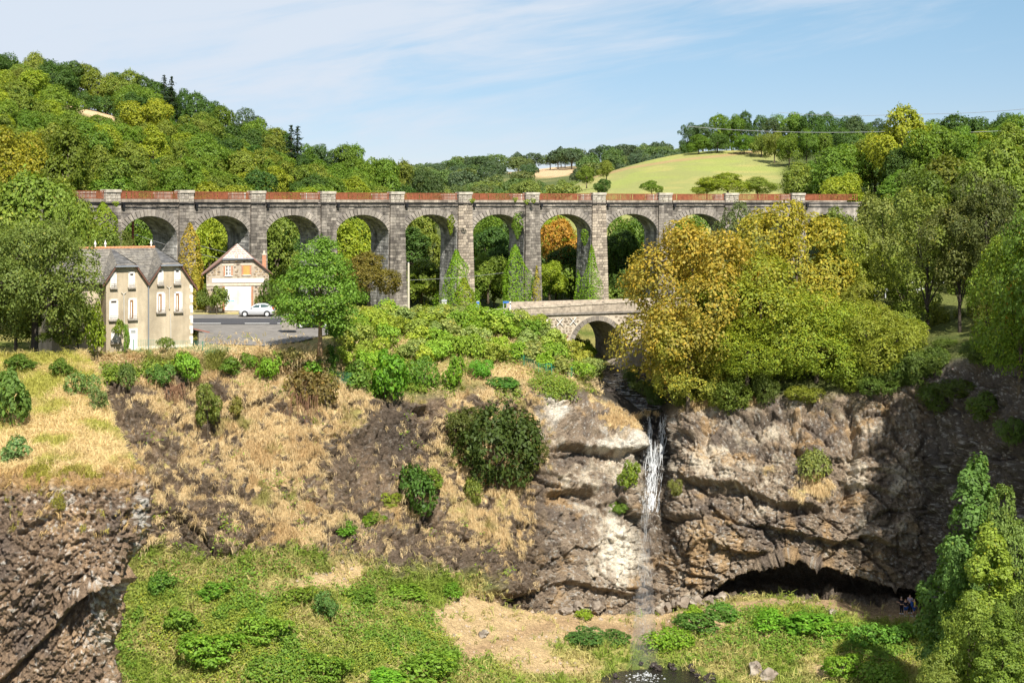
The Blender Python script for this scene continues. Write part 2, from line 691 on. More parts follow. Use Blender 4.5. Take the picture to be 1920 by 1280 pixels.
T0, T1 = zz(-17.2, 235), zz(-12.6, 171)
GC = {
    -260: gcol(zz(-6, 235), zz(-10, 165), (690, 130), (705, 124), (800, 120), (900, 117), (1010, 115), (1150, 112), (1300, 108)),
    100: gcol(zz(-11, 235), zz(-12.2, 168), (672, 131), (705, 126), (830, 119), (950, 113), (1050, 118), (1160, 114), (1300, 110)),
    200: gcol(T0, T1, (664, 130.3), (703, 128), (830, 124.5), (960, 121), (1060, 119), (1160, 115), (1300, 111)),
    300: gcol(T0, T1, (660, 131.5), (698, 130), (830, 126), (955, 122), (1060, 120), (1160, 115.5), (1300, 111)),
    400: gcol(T0, T1, (658, 133), (697, 132), (830, 128), (970, 123.5), (1085, 120.5), (1170, 115.5), (1300, 110.5)),
    500: gcol(T0, T1, (658, 133), (700, 133.5), (840, 129.5), (970, 125.5), (1060, 122.5), (1160, 116.5), (1300, 110.5)),
    600: gcol(T0, T1, (658, 134), (697, 136), (830, 132), (970, 128), (1075, 124.5), (1170, 117.5), (1300, 111)),
    660: gcol(T0, T1, (625, 146), (720, 138), (850, 134), (980, 129.5), (1095, 126), (1180, 119.5), (1300, 111.5)),
    720: gcol(T0, T1, (604, 156), (748, 139), (850, 136), (990, 131), (1108, 127), (1185, 120), (1300, 110)),
    800: gcol(T0, T1, (602, 157), (745, 141), (860, 138), (990, 133), (1110, 129), (1195, 122), (1300, 112)),
    900: gcol(T0, T1, (602, 157), (728, 143), (860, 140), (1000, 135.5), (1125, 132), (1200, 124), (1300, 114)),
    1000: gcol(T0, T1, (612, 159), (722, 145), (840, 141.5), (1000, 137.5), (1146, 134.5), (1208, 126), (1300, 116.5)),
    1050: gcol(T0, T1, (640, 159.5), (722, 146), (840, 142), (1000, 138.5), (1150, 136), (1212, 127), (1300, 117.5)),
    1085: gcol(zz(-17, 235), zz(-18.1, 173), (692, 161), (732, 149), (825, 143.5), (1000, 139.5), (1148, 137), (1213, 127.5), (1300, 118)),
    1140: gcol(zz(-17, 235), zz(-18.2, 173), (694, 162), (754, 150), (820, 144.5), (1000, 140), (1150, 138), (1214, 128), (1300, 118.5)),
    1188: gcol(zz(-17, 235), zz(-18.2, 173), (696, 162), (784, 149.5), (830, 144.5), (1000, 140.5), (1150, 139), (1214, 128), (1300, 118.5)),
    1206: gcol(zz(-17, 235), zz(-18.2, 173), (697, 162), (774, 151.5), (860, 148.3), (985, 143), (1150, 140), (1214, 128), (1300, 118.5)),
    1246: gcol(zz(-17, 235), zz(-18.2, 173), (697, 162), (772, 151.5), (860, 148.3), (985, 143.5), (1150, 140), (1214, 128), (1300, 118.5)),
    1264: gcol(zz(-15, 235), zz(-16.5, 173), (690, 162), (768, 148.5), (850, 144.3), (1000, 141), (1146, 139.5), (1213, 128), (1300, 118.5)),
    1300: gcol(zz(-13, 235), zz(-13, 173), (670, 160), (758, 147.5), (850, 143), (1000, 140), (1140, 138.5), (1208, 128), (1300, 118.5), (1126, 139.3, 1.5)),
    1400: gcol(zz(-11, 235), zz(-12, 173), (662, 156), (748, 146), (850, 141.5), (980, 138.5), (1122, 138.5), (1200, 128), (1300, 118), (1068, 138, 7)),
    1480: gcol(zz(-9, 235), zz(-11, 173), (655, 155), (740, 145), (850, 140.5), (960, 138), (1124, 138), (1200, 128), (1300, 118), (1040, 137, 9)),
    1580: gcol(zz(-8, 235), zz(-10, 173), (650, 153), (735, 144), (850, 140), (980, 137.5), (1130, 137), (1205, 127), (1300, 117), (1074, 136.5, 8)),
    1680: gcol(zz(-7, 235), zz(-9.6, 173), (640, 152), (715, 143), (850, 139.5), (990, 137.5), (1146, 136), (1210, 126), (1300, 116.5), (1102, 136.8, 6)),
    1740: gcol(zz(-7, 235), zz(-9.6, 173), (636, 150), (690, 142), (850, 139), (990, 137), (1155, 135.5), (1215, 125.5), (1300, 116), (1112, 136.5, 5)),
    1800: gcol(zz(-7, 235), zz(-9.6, 172), (634, 146), (670, 138), (830, 134.5), (990, 133), (1150, 132), (1215, 124), (1300, 115)),
    1880: gcol(zz(-6, 235), zz(-9.6, 172), (640, 140), (680, 131), (830, 127.5), (990, 126), (1170, 125), (1225, 119), (1300, 112)),
    1980: gcol(zz(-6, 235), zz(-9.6, 170), (670, 130), (705, 120), (860, 117), (1010, 116), (1210, 114), (1250, 110), (1300, 106)),
    2250: gcol(zz(-6, 235), zz(-9.6, 165), (780, 108), (820, 98), (960, 96), (1100, 95), (1330, 93), (1345, 92), (1380, 90)),
}
GROWS = [10, 26, 46, 60, 76, 78, 16, 14, 16, 42, 46, 8, 4]
gpx = np.concatenate([np.arange(-260, -20, 12), np.arange(-20, 1940, 2), np.arange(1940, 2251, 5)]).astype(float)
G, GV = net(GC, GROWS, gpx, 3.5, 2.2)
GPX, GPY = project(G)
GN = normals(G)
NR, NCc = G.shape[:2]
V2 = np.broadcast_to(GV[:, None], (NR, NCc))
flat = lambda a: a.reshape(-1, a.shape[-1]) if a.ndim == 3 else a.ravel()
gp, gn = flat(G).astype(np.float32), flat(GN).astype(np.float32)
gx, gy, gv = GPX.ravel(), GPY.ravel(), V2.ravel()

cliff = sstep(2.95, 3.2, gv) * (1 - sstep(8.8, 9.05, gv))
n_a = fbm(gp * .22, 4, 5)
n_b = fbm(gp * .8, 4, 21)
n_c = fbm(gp * 2.6, 3, 33)
n_f = fbm(gp * np.array([1.6, 1.6, .5], np.float32), 4, 41)
right = sstep(985, 1050, gx + 18 * n_b)
leftz = 1 - right

# how much of the cliff the dry grass covers
cov = .33 + 0 * gx
cov += .25 * EL(gx, gy, 560, 760, 130, 70) + .30 * EL(gx, gy, 590, 1000, 90, 80, 30) + .30 * EL(gx, gy, 480, 860, 120, 80)
cov += .42 * EL(gx, gy, 905, 880, 95, 90) + .25 * EL(gx, gy, 880, 760, 120, 40) + .35 * EL(gx, gy, 640, 790, 50, 90)
cov += .13 * EL(gx, gy, 330, 830, 130, 120) + .10 * EL(gx, gy, 800, 1010, 200, 60, 12)
cov -= .55 * EL(gx, gy, 740, 815, 62, 62) + .45 * EL(gx, gy, 655, 880, 62, 62) + .30 * EL(gx, gy, 270, 800, 60, 50)
cov -= .28 * EL(gx, gy, 800, 1055, 190, 55, 12) + .50 * EL(gx, gy, 960, 1105, 90, 50) + .35 * EL(gx, gy, 395, 1010, 60, 55)
cov -= .30 * EL(gx, gy, 650, 1010, 45, 30) + .15 * EL(gx, gy, 330, 880, 90, 60)
cov_r = -.15 + .95 * EL(gx, gy, 1525, 915, 48, 40) + .55 * EL(gx, gy, 1130, 780, 75, 38, 22) + .60 * EL(gx, gy, 1170, 800, 40, 22)
cov_r += .55 * EL(gx, gy, 1020, 840, 30, 60) + .5 * EL(gx, gy, 1440, 880, 40, 18) + .35 * sstep(3.3, 3.0, gv)
cov_r += .35 * EL(gx, gy, 1400, 765, 200, 22)
cov = cov * leftz + cov_r * right
n_g = fbm(gp * np.array([.42, .42, .16], np.float32), 3, 47)
straw = sstep(.42, .58, cov + .34 * n_f + .22 * n_c + .34 * n_g)
straw *= sstep(2.95, 3.1, gv)
ground_top = 1 - sstep(2.85, 3.1, gv)
ground_low = sstep(8.85, 9.02, gv)
ground_low = np.maximum(ground_low, sstep(5.55, 5.95, gv + .22 * n_a + .12 * n_b) * leftz * (1 - sstep(860, 950, gx)))
rock = np.clip(cliff * (1 - ground_low), 0, 1)

# ---- rock relief
idx = np.where(rock > .02)[0]
q = gp[idx].copy()
R_ = right[idx]
sx, sy = gx[idx], gy[idx]
warp = np.stack([fbm(q * .35, 3, 61), fbm(q * .35, 3, 62), fbm(q * .35, 3, 63)], 1)
qw = q + warp * 1.1
ca, sa = math.cos(.35), math.sin(.35)
st = np.stack([qw[:, 0] * ca - qw[:, 2] * sa, qw[:, 1], qw[:, 0] * sa + qw[:, 2] * ca], 1)     # tilted strata frame
sw = q + warp * .45
st = np.stack([sw[:, 0] * ca - sw[:, 2] * sa, sw[:, 1], sw[:, 0] * sa + sw[:, 2] * ca], 1)
f1, f2, rid, til = voro(st * np.array([.15, .13, .19], np.float32), 3)
big = (rid - .5) * 2.0 + til * 3.0 - .6 * np.exp(-((f2 - f1) / .045) ** 2)
f1, f2, rid, til = voro(st * np.array([.42, .36, .55], np.float32), 7)
med = (rid - .5) * .55 + til * 1.0 - .26 * np.exp(-((f2 - f1) / .05) ** 2)
f1, f2, rid, til = voro(q * np.array([1.25, 1.1, 1.5], np.float32) + warp * .5, 9)
sml = (rid - .5) * .22 + til * .40 - .10 * np.exp(-((f2 - f1) / .07) ** 2)
f1, f2, rid, til = voro(q * 3.1 + warp, 10)
f1b, f2b, ridb, tilb = voro(q * 4.6 + warp, 12)
tiny = (rid - .5) * .12 + til * .20 + (ridb - .5) * .09 + tilb * .14
# basalt lumps of the left wall: leaning, close-packed
lb = np.stack([qw[:, 0] * .9 + qw[:, 2] * .5, qw[:, 1] * .8, -qw[:, 0] * .42 + qw[:, 2] * .8], 1)
f1, f2, rid, til = voro(lb * np.array([2.1, 1.7, 1.3], np.float32), 15)
lmp = .40 * (1 - np.clip(f1, 0, 1)) + (rid - .5) * .36 + til * .3
rg = ridged(q * np.array([.5, .5, .35], np.float32), 4, 71) - .72
dr = big * .85 + med * 1.25 + sml * .8 + tiny * 2.3 + rg * .45 + .06 * fbm(q * 5.0, 3, 73)
dl = lmp * 1.6 + med * 1.15 + sml * .9 + big * .75 + rg * .9 + tiny * 1.5 + .07 * fbm(q * 5.0, 3, 74)
disp = dl * (1 - R_) + dr * R_
wall = EL(sx, sy, 1150, 1020, 75, 95)                       # the pale wall beside the fall breaks in thin diagonal courses
crs = np.sin((st[:, 2] * 1.0 + .45 * fbm(q * .9, 3, 77)) * 8.0)
disp = disp * (1 - .45 * wall) + wall * (.07 * np.sign(crs) * np.abs(crs) ** .4 + .05 * fbm(q * 4, 2, 78))


def ledge(pts, amp, h, below=.8):
    xs, ys = zip(*pts)
    yl = np.interp(sx, xs, ys) + 9 * fbm(q * np.array([.45, .3, .08], np.float32), 3, int(xs[0]))
    m = sstep(xs[0] - 22, xs[0] + 8, sx) * (1 - sstep(xs[-1] - 8, xs[-1] + 22, sx))
    d = sy - yl
    up_, dn_ = np.exp(np.minimum(d, 0) / h), -below * np.exp(-np.maximum(d, 0) / (h * 1.1))
    k = sstep(-5, 6, d)
    return amp * m * (up_ * (1 - k) + dn_ * k)


def crack(pts, amp, w):
    ys, xs = [p[1] for p in pts], [p[0] for p in pts]
    xl = np.interp(sy, ys, xs) + 6 * fbm(q * .9, 3, 91)
    m = sstep(ys[0] - 12, ys[0] + 8, sy) * (1 - sstep(ys[-1] - 8, ys[-1] + 12, sy))
    return -amp * m * np.exp(-((sx - xl) / w) ** 2)


disp += ledge([(1050, 836), (1090, 838), (1140, 842), (1196, 843)], 1.25, 22)
disp += ledge([(1040, 922), (1070, 920), (1108, 922)], .9, 24, 1.3)
disp += ledge([(1010, 880), (1060, 905), (1120, 912)], .5, 16)
disp += ledge([(1310, 900), (1360, 908), (1420, 926), (1475, 945), (1530, 952)], 1.1, 30, 1.1)
disp += ledge([(1430, 985), (1500, 1000), (1570, 1015), (1640, 1005), (1700, 1030)], 1.0, 24)
disp += ledge([(1590, 905), (1640, 915), (1695, 932)], .8, 20)
disp += ledge([(1585, 872), (1640, 880), (1690, 886)], .6, 10)
disp += ledge([(1330, 1010), (1380, 1030), (1430, 1035)], .7, 18)
disp += ledge([(1230, 1060), (1300, 1075), (1350, 1085)], .5, 14)
disp += ledge([(900, 1110), (960, 1118), (1020, 1100), (1060, 1085), (1110, 1105), (1200, 1118), (1230, 1108)], .75, 18, 1.0)
disp += ledge([(655, 760), (720, 755), (800, 765)], .9, 16, .9)
disp += crack([(1588, 745), (1600, 850), (1584, 965)], 1.6, 9)
disp += crack([(1470, 750), (1478, 800), (1520, 875)], .9, 11)
disp += crack([(1268, 775), (1272, 870)], .6, 8)
disp += crack([(1330, 760), (1320, 830), (1345, 900)], .5, 8)
edge = sstep(2.95, 3.35, gv[idx])
quiet = 1 - .55 * straw[idx]
chute = EL(sx, sy, 1226, 860, 30, 130)
disp *= (1 - .5 * chute)
roofm = sstep(5.85, 6.15, gv[idx]) * (1 - sstep(8.4, 8.8, gv[idx])) * (sx > 1290)
disp *= 1 - .82 * roofm
D = np.zeros(len(gp), np.float32)
D[idx] = disp * rock[idx] * edge * quiet
# soft ground relief elsewhere, none under the road and the house
flatz = EL(gx, gy, 430, 610, 260, 60) * (gv < 2.6)
soft = (1 - rock) * (1 - np.clip(flatz * 1.6, 0, 1)) * sstep(1.2, 2.0, gv)
D += soft * (.28 * n_a + .20 * n_b + .07 * n_c)
D += straw * rock * .22 * (n_b + n_c)
# bank of earth swelling, pool hollow, hummocks of the meadow
gp2 = gp + gn * D[:, None]
pool = EL(gx, gy, 1235, 1290, 82, 42)
gp2[:, 2] -= 1.3 * sstep(.25, .6, pool + .12 * n_b)
gp2[:, 2] += .9 * EL(gx, gy, 1480, 1165, 110, 34) * (gv > 8.9) + .7 * EL(gx, gy, 1290, 1190, 50, 22, -20) * (gv > 8.9) + .5 * EL(gx, gy, 700, 1190, 160, 40)

# dry grass holds on the ledges, steep faces stay bare
nrm2 = normals(gp2.reshape(NR, NCc, 3))
up2 = gauss1(gauss1(nrm2[..., 2], 1.2, 0), 1.2, 1)
rel = (up2 - gauss1(gauss1(up2, 22, 0), 22, 1)).ravel()
straw = np.where((gv > 3.0) & (gv < 8.8), np.clip(straw * sstep(-.16, .06, rel + .10 * n_g + .05) + .8 * leftz * sstep(.10, .26, rel) * sstep(.2, .5, cov), 0, 1), straw)
straw *= 1 - ground_low * (gv < 8.8)

# ---- colours (albedo)
n_d = fbm(gp * .45, 4, 101)
n_e = fbm(gp * 1.5, 4, 103)
N = len(gp)
c = np.tile(np.array([.125, .092, .064]), (N, 1))                               # dark basalt
c = mixc(c, (.225, .16, .105), sstep(-.1, .5, n_d + .5 * n_e) * .85)
c = mixc(c, (.080, .063, .050), EL(gx, gy, 745, 815, 60, 65) * .8)
c = mixc(c, (.16, .12, .09), EL(gx, gy, 820, 1050, 160, 45, 12) * .35)
rc = np.tile(np.array([.245, .188, .134]), (N, 1))                              # warm breccia of the right wall
rc = mixc(rc, (.52, .445, .34), sstep(.20, .62, n_d * .8 + .5 * n_e + .65 * EL(gx, gy, 1370, 830, 90, 60) + .5 * EL(gx, gy, 1110, 880, 80, 60) + .4 * EL(gx, gy, 1660, 900, 50, 60)))
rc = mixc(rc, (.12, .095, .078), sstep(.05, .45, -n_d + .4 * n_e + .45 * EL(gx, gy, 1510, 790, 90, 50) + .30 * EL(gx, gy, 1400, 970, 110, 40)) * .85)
rc = mixc(rc, (.42, .27, .125), sstep(.20, .6, fbm(gp * .6, 3, 107) + .55 * EL(gx, gy, 1290, 1070, 60, 45) + .35 * EL(gx, gy, 1350, 1000, 60, 40)) * .55)
rc = mixc(rc, (.62, .56, .47), sstep(.2, .5, .35 * n_e + .9 * EL(gx, gy, 1025, 765, 34, 30) + .7 * EL(gx, gy, 1150, 835, 60, 12)))
streak = fbm(gp * np.array([2.2, 1.0, .16], np.float32), 4, 111)
rc = mixc(rc, (.70, .63, .51), sstep(.36, 1.0, EL(gx, gy, 1165, 1030, 58, 95) * 1.05 + .45 * streak + .2 * n_e))
rc = mixc(rc, (.22, .19, .16), sstep(.2, .5, streak) * EL(gx, gy, 1165, 1020, 60, 100) * .6)
rc = mixc(rc, (.035, .031, .028), np.clip(EL(gx, gy, 1228, 840, 36, 130) * 1.5 - .2, 0, 1))
rc = mixc(rc, (.075, .055, .04), EL(gx, gy, 1250, 1000, 30, 60) * .8)
rc = mixc(rc, (.13, .105, .045), EL(gx, gy, 1500, 745, 220, 30) * .6 * sstep(-.2, .3, n_e))
rc = mixc(rc, (.075, .068, .062), sstep(1670, 1760, gx + 30 * n_b) * .8)  # right end darkened: the shade on the cliff is put into the rock colour
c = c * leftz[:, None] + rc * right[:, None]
lich = sstep(.36, .46, fbm(gp * 5.5, 2, 121) + .14 * n_d) * .75
c = mixc(c, (.40, .38, .34), lich * rock * (.35 + .65 * right))
# dry grass, and where it stays green
sg = np.tile(np.array([.56, .415, .22]), (N, 1))
sg = mixc(sg, (.36, .23, .10), sstep(-.1, .5, n_e))
sg = mixc(sg, (.27, .26, .065), sstep(.05, .4, n_d + .4 * EL(gx, gy, 640, 800, 45, 80) + .3 * EL(gx, gy, 1130, 780, 80, 35)) * .7)
c = mixc(c, (0, 0, 0), straw * 0) if False else c * (1 - straw[:, None]) + sg * straw[:, None]
# terrace, bank and grass above the lip
tg = np.tile(np.array([.30, .27, .085]), (N, 1))
tg = mixc(tg, (.12, .155, .030), sstep(-.25, .35, n_d))
tg = mixc(tg, (.50, .37, .17), np.clip(EL(gx, gy, 960, 705, 130, 22) + EL(gx, gy, 500, 650, 110, 14) + EL(gx, gy, 750, 660, 60, 30) * .7 + EL(gx, gy, 350, 690, 200, 12) * .5, 0, 1))
tg = mixc(tg, (.07, .095, .025), sstep(1240, 1330, gx) * .8)
tg = mixc(tg, (.17, .185, .05), EL(gx, gy, 1790, 560, 150, 60) * (gv < 2) * .7)
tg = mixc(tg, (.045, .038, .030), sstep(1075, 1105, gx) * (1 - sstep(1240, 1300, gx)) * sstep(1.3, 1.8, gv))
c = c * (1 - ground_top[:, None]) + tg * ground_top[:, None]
# meadow below
mg = np.tile(np.array([.155, .205, .035]), (N, 1))
mg = mixc(mg, (.38, .345, .11), sstep(-.15, .30, n_d + .3 * n_e + .3 * EL(gx, gy, 1000, 1230, 220, 60)))
dry = EL(gx, gy, 1080, 1165, 160, 26) + EL(gx, gy, 1230, 1178, 120, 20) + EL(gx, gy, 880, 1160, 60, 60, 20) + .7 * EL(gx, gy, 960, 1215, 110, 35, 25) + .6 * EL(gx, gy, 1440, 1195, 60, 14, -50)
path_ = band(gx, gy, [(880, 1225), (960, 1195), (1050, 1165), (1200, 1182), (1310, 1160), (1400, 1140), (1560, 1138), (1640, 1148), (1740, 1156)], 13)
dry += path_ * 1.0 + 1.2 * EL(gx, gy, 1190, 1178, 150, 26) + .6 * EL(gx, gy, 980, 1180, 120, 34) + .5 * EL(gx, gy, 1050, 1250, 110, 20) + .5 * EL(gx, gy, 640, 1060, 60, 30)
dry += .8 * EL(gx, gy, 1650, 1140, 80, 18) + .8 * EL(gx, gy, 1560, 1250, 70, 25) + .55 * EL(gx, gy, 600, 1090, 120, 25) + .45 * EL(gx, gy, 480, 1120, 60, 40)
mg = mixc(mg, (.52, .375, .20), sstep(.30, .75, dry + .32 * n_b))
mg = mixc(mg, (.40, .27, .15), band(gx, gy, [(880, 1225), (960, 1195), (1050, 1165), (1200, 1182), (1310, 1160), (1400, 1140), (1560, 1138), (1640, 1148), (1740, 1156)], 11) * .9)
mg = mixc(mg, (.26, .185, .115), EL(gx, gy, 1640, 1135, 75, 16) * .9)
mg = mixc(mg, (.05, .042, .035), sstep(.2, .5, pool + .15 * n_b))
c = c * (1 - ground_low[:, None]) + mg * ground_low[:, None]
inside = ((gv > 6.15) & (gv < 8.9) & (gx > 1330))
c = mixc(c, (.10, .08, .062), inside.astype(float) * .7)  # cave interior darkened, its shade put into the colour

GROUND = ground_mat('gorge_ground')
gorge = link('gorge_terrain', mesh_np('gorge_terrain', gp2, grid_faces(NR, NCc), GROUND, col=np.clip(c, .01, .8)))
gorge['kind'] = 'structure'
gorge['label'] = 'rocky gorge wall with dry grass, cave and meadow below the road terrace'
GP3 = gp2.reshape(NR, NCc, 3)
GXX, GYY = project(GP3)
G_STRAW, G_LOW, G_ROCK, G_TOP = [a.reshape(NR, NCc) for a in (straw, ground_low, rock, ground_top)]
G_DRY = sstep(.30, .75, dry + .32 * n_b).reshape(NR, NCc)
G_POOL = pool.reshape(NR, NCc)
GNN = normals(GP3)


def on_gorge(px, py, vmin=0.0, vmax=13.0):
    """the visible gorge surface nearest to photo position (px, py)"""
    r0, r1 = np.searchsorted(GV, vmin), np.searchsorted(GV, vmax)
    d = (GXX[r0:r1] - px) ** 2 + (GYY[r0:r1] - py) ** 2 + 1e-4 * GP3[r0:r1, :, 1] ** 2 * 0
    k = int(np.argmin(d))
    i, j = divmod(k, NCc)
    return Vector(GP3[r0 + i, j]), Vector(GNN[r0 + i, j])


# ---- the near crag on the left with its grassy top
ce_y = [655, 690, 740, 800, 850, 880, 900, 940, 985, 1030, 1085, 1120, 1170, 1210, 1250, 1300, 1400]
ce_x = [150, 182, 196, 214, 232, 252, 278, 284, 284, 266, 236, 233, 224, 212, 216, 232, 250]
cn = [(660, 124), (690, 121), (760, 110), (830, 100), (885, 92.3), (905, 91), (1000, 90.2), (1090, 89.8), (1180, 90.6), (1300, 91), (1500, 90)]
crows = [8, 28, 34, 36, 16, 48, 46, 46, 60, 20]
cv = np.concatenate([np.linspace(j, j + 1, crows[j], endpoint=False) for j in range(len(crows))] + [[len(crows)]])
cpy = np.interp(cv, range(len(cn)), [a for a, b in cn])
cY = np.interp(cv, range(len(cn)), [b for a, b in cn])
cpy, cY = gauss1(cpy, 3, 0), gauss1(cY, 3, 0)
cedge = np.interp(cpy, ce_y, ce_x)
us = np.concatenate([np.linspace(0, 1, 215), np.linspace(1, 2, 26)[1:]])
CG = np.zeros((len(cv), len(us), 3))
for i in range(len(cv)):
    px = np.where(us <= 1, -150 + (cedge[i] + 150) * np.minimum(us, 1), cedge[i])
    # round the right flank away from the viewer
    k = np.clip((px - (cedge[i] - 70)) / 70, 0, 1)
    Y = cY[i] + 2.6 * k ** 2 + np.where(us > 1, (us - 1) * 5, 0)
    px = px - np.where(us > 1, (us - 1) * 34, 0)
    lipn = fbm(np.stack([px / 46.0, px * 0, px * 0 + .5], 1), 4, 231)
    pyv = cpy[i] + 18 * lipn * np.exp(-((cv[i] - 4.5) / .9) ** 2)
    CG[i, :, 0] = (px - HX) * Y / F
    CG[i, :, 1] = Y
    zrow = (HY - pyv) * (cY[i]) / F
    CG[i, :, 2] = zrow - np.where(us > 1, (us - 1) * 1.0, 0) - 2.6 * k ** 2 * (pyv - HY) / F * .6
cpx, cpyy = project(CG)
cnm = normals(CG)
cp, cnn = flat(CG).astype(np.float32), flat(cnm).astype(np.float32)
x, y = cpx.ravel(), cpyy.ravel()
vv = np.broadcast_to(cv[:, None], cpx.shape).ravel()
gr = 1 - sstep(4.12, 4.26, vv + .55 * fbm(cp * .33, 4, 201) + .35 * fbm(cp * 1.4, 3, 202))
a_, s_ = math.cos(.95), math.sin(.95)
wv = cp + .22 * np.stack([fbm(cp * .5, 3, 211), fbm(cp * .5, 3, 212), fbm(cp * .5, 3, 213)], 1)
dg = np.stack([wv[:, 0] * a_ + wv[:, 2] * s_, wv[:, 1], -wv[:, 0] * s_ + wv[:, 2] * a_], 1)          # lava fabric leaning up to the right
f1, f2, rid, til = voro(dg * np.array([.42, .6, .95], np.float32), 31)
d1 = (rid - .5) * .60 + til * .9 - .28 * np.exp(-((f2 - f1) / .05) ** 2)
f1, f2, rid, til = voro(dg * np.array([1.5, 1.8, 2.6], np.float32), 33)
d2 = (rid - .5) * .34 + til * .45 - .12 * np.exp(-((f2 - f1) / .07) ** 2)
f1, f2, rid, til = voro(cp * 4.2, 34)
d4 = (rid - .5) * .22 + til * .34 + .06 * fbm(cp * 6, 2, 36)
f1, f2, rid, til = voro(dg * np.array([.13, .2, .30], np.float32), 35)
d3 = (rid - .5) * 1.5 + til * 2.2 - .8 * np.exp(-((f2 - f1) / .035) ** 2)
dsp = .6 * d1 + 1.15 * d2 + 1.15 * d4 + .28 * d3 + .35 * (ridged(cp * .5, 4, 37) - .7)
# diagonal undercuts of the lower face
for pts, amp, h in (([(120, 1150), (170, 1105), (232, 1070), (262, 1045)], 1.2, 18), ([(-20, 1290), (60, 1215), (120, 1160), (160, 1120)], .9, 12), ([(40, 1000), (110, 960)], .5, 20)):
    xs, ys = zip(*pts)
    yl = np.interp(x, xs, ys) + 10 * fbm(cp * .4, 3, int(xs[1]))
    m = sstep(xs[0] - 25, xs[0] + 10, x) * (1 - sstep(xs[-1] - 5, xs[-1] + 25, x))
    dd = y - yl
    kk = sstep(-6, 7, dd)
    dsp += amp * m * (np.exp(np.minimum(dd, 0) / h) * (1 - kk) - np.exp(-np.maximum(dd, 0) / h) * kk)
nb = fbm(cp * 1.0, 4, 221)
nd = fbm(cp * .4, 4, 223)
ne = fbm(cp * 3.0, 3, 225)
flank = np.broadcast_to(np.where(us > 1, np.maximum(.12, 1 - (us - 1) * 8), 1 - .45 * sstep(.90, 1.0, us))[None, :], cpx.shape).ravel()
cp2 = cp + cnn * ((1 - gr) * dsp * flank + gr * (.18 * nb + .05 * ne))[:, None]
cc = np.tile(np.array([.22, .155, .104]), (len(cp), 1))
cc = mixc(cc, (.36, .245, .15), sstep(.0, .5, nd + .6 * ne))
cc = mixc(cc, (.12, .095, .08), sstep(.1, .5, -nd + .3 * nb) * .7)
cc = mixc(cc, (.62, .59, .53), sstep(.45, .7, fbm(cp * 7, 2, 226) + .5 * nd) * .7)
cc = mixc(cc, (.60, .57, .51), sstep(.30, .5, ne * .8 + .55 * EL(x, y, 268, 965, 26, 60) + .45 * EL(x, y, 190, 1150, 30, 60) + .30 * EL(x, y, 110, 920, 60, 25)) * .7)
cc = mixc(cc, (.42, .26, .10), EL(x, y, 100, 903, 220, 16) * .8)
gg = np.tile(np.array([.60, .45, .19]), (len(cp), 1))
gg = mixc(gg, (.34, .33, .055), sstep(.0, .4, nd + .7 * EL(x, y, 60, 720, 90, 40) + .3 * nb))
gg = mixc(gg, (.33, .21, .095), EL(x, y, 160, 850, 130, 22) * .8)
gg = mixc(gg, (.29, .27, .05), EL(x, y, 180, 890, 50, 14) * .8)
cc = cc * (1 - gr[:, None]) + gg * gr[:, None]
crag = link('rock_crag_terrain', mesh_np('rock_crag_terrain', cp2, grid_faces(*CG.shape[:2]), GROUND, col=np.clip(cc, .01, .8)))
crag['kind'] = 'structure'
crag['label'] = 'near basalt crag with yellow grass slope on top'
CP3 = cp2.reshape(CG.shape)
CXX, CYY = project(CP3)
CNN = normals(CP3)
C_GR = gr.reshape(CG.shape[:2])


def on_crag(px, py):
    k = int(np.argmin((CXX[:, :214] - px) ** 2 + (CYY[:, :214] - py) ** 2))
    i, j = divmod(k, 214)
    return Vector(CP3[i, j]), Vector(CNN[i, j])


# ---- hills beyond
def hill_sheet(name, cols, rows, pxs, color_fn, amp, label, sc=4, sr=2):
    Gh, v = net(cols, rows, pxs, sc, sr)
    p = flat(Gh).astype(np.float32)
    p[:, 2] += amp * fbm(p * .03, 4, 301)
    X3 = p.reshape(Gh.shape)
    hx, hy = project(X3)
    col = color_fn(hx.ravel(), hy.ravel(), p)
    o = link(name, mesh_np(name, p, grid_faces(*Gh.shape[:2]), HILL, smooth=True, col=col))
    o['kind'] = 'structure'
    o['label'] = label
    return X3


HILL = ground_mat('hill_ground', bump=.3, bdist=.3)


def hill_col(x, y, p):
    c = np.tile(np.array([.075, .095, .028]), (len(x), 1))
    c = mixc(c, (.13, .13, .04), sstep(0, .4, fbm(p * .1, 3, 311)))
    c = mixc(c, (.56, .40, .23), sstep(.25, .5, EL(x, y, 175, 194, 80, 26, 18) + .1 * fbm(p * .3, 3, 312)))
    return c


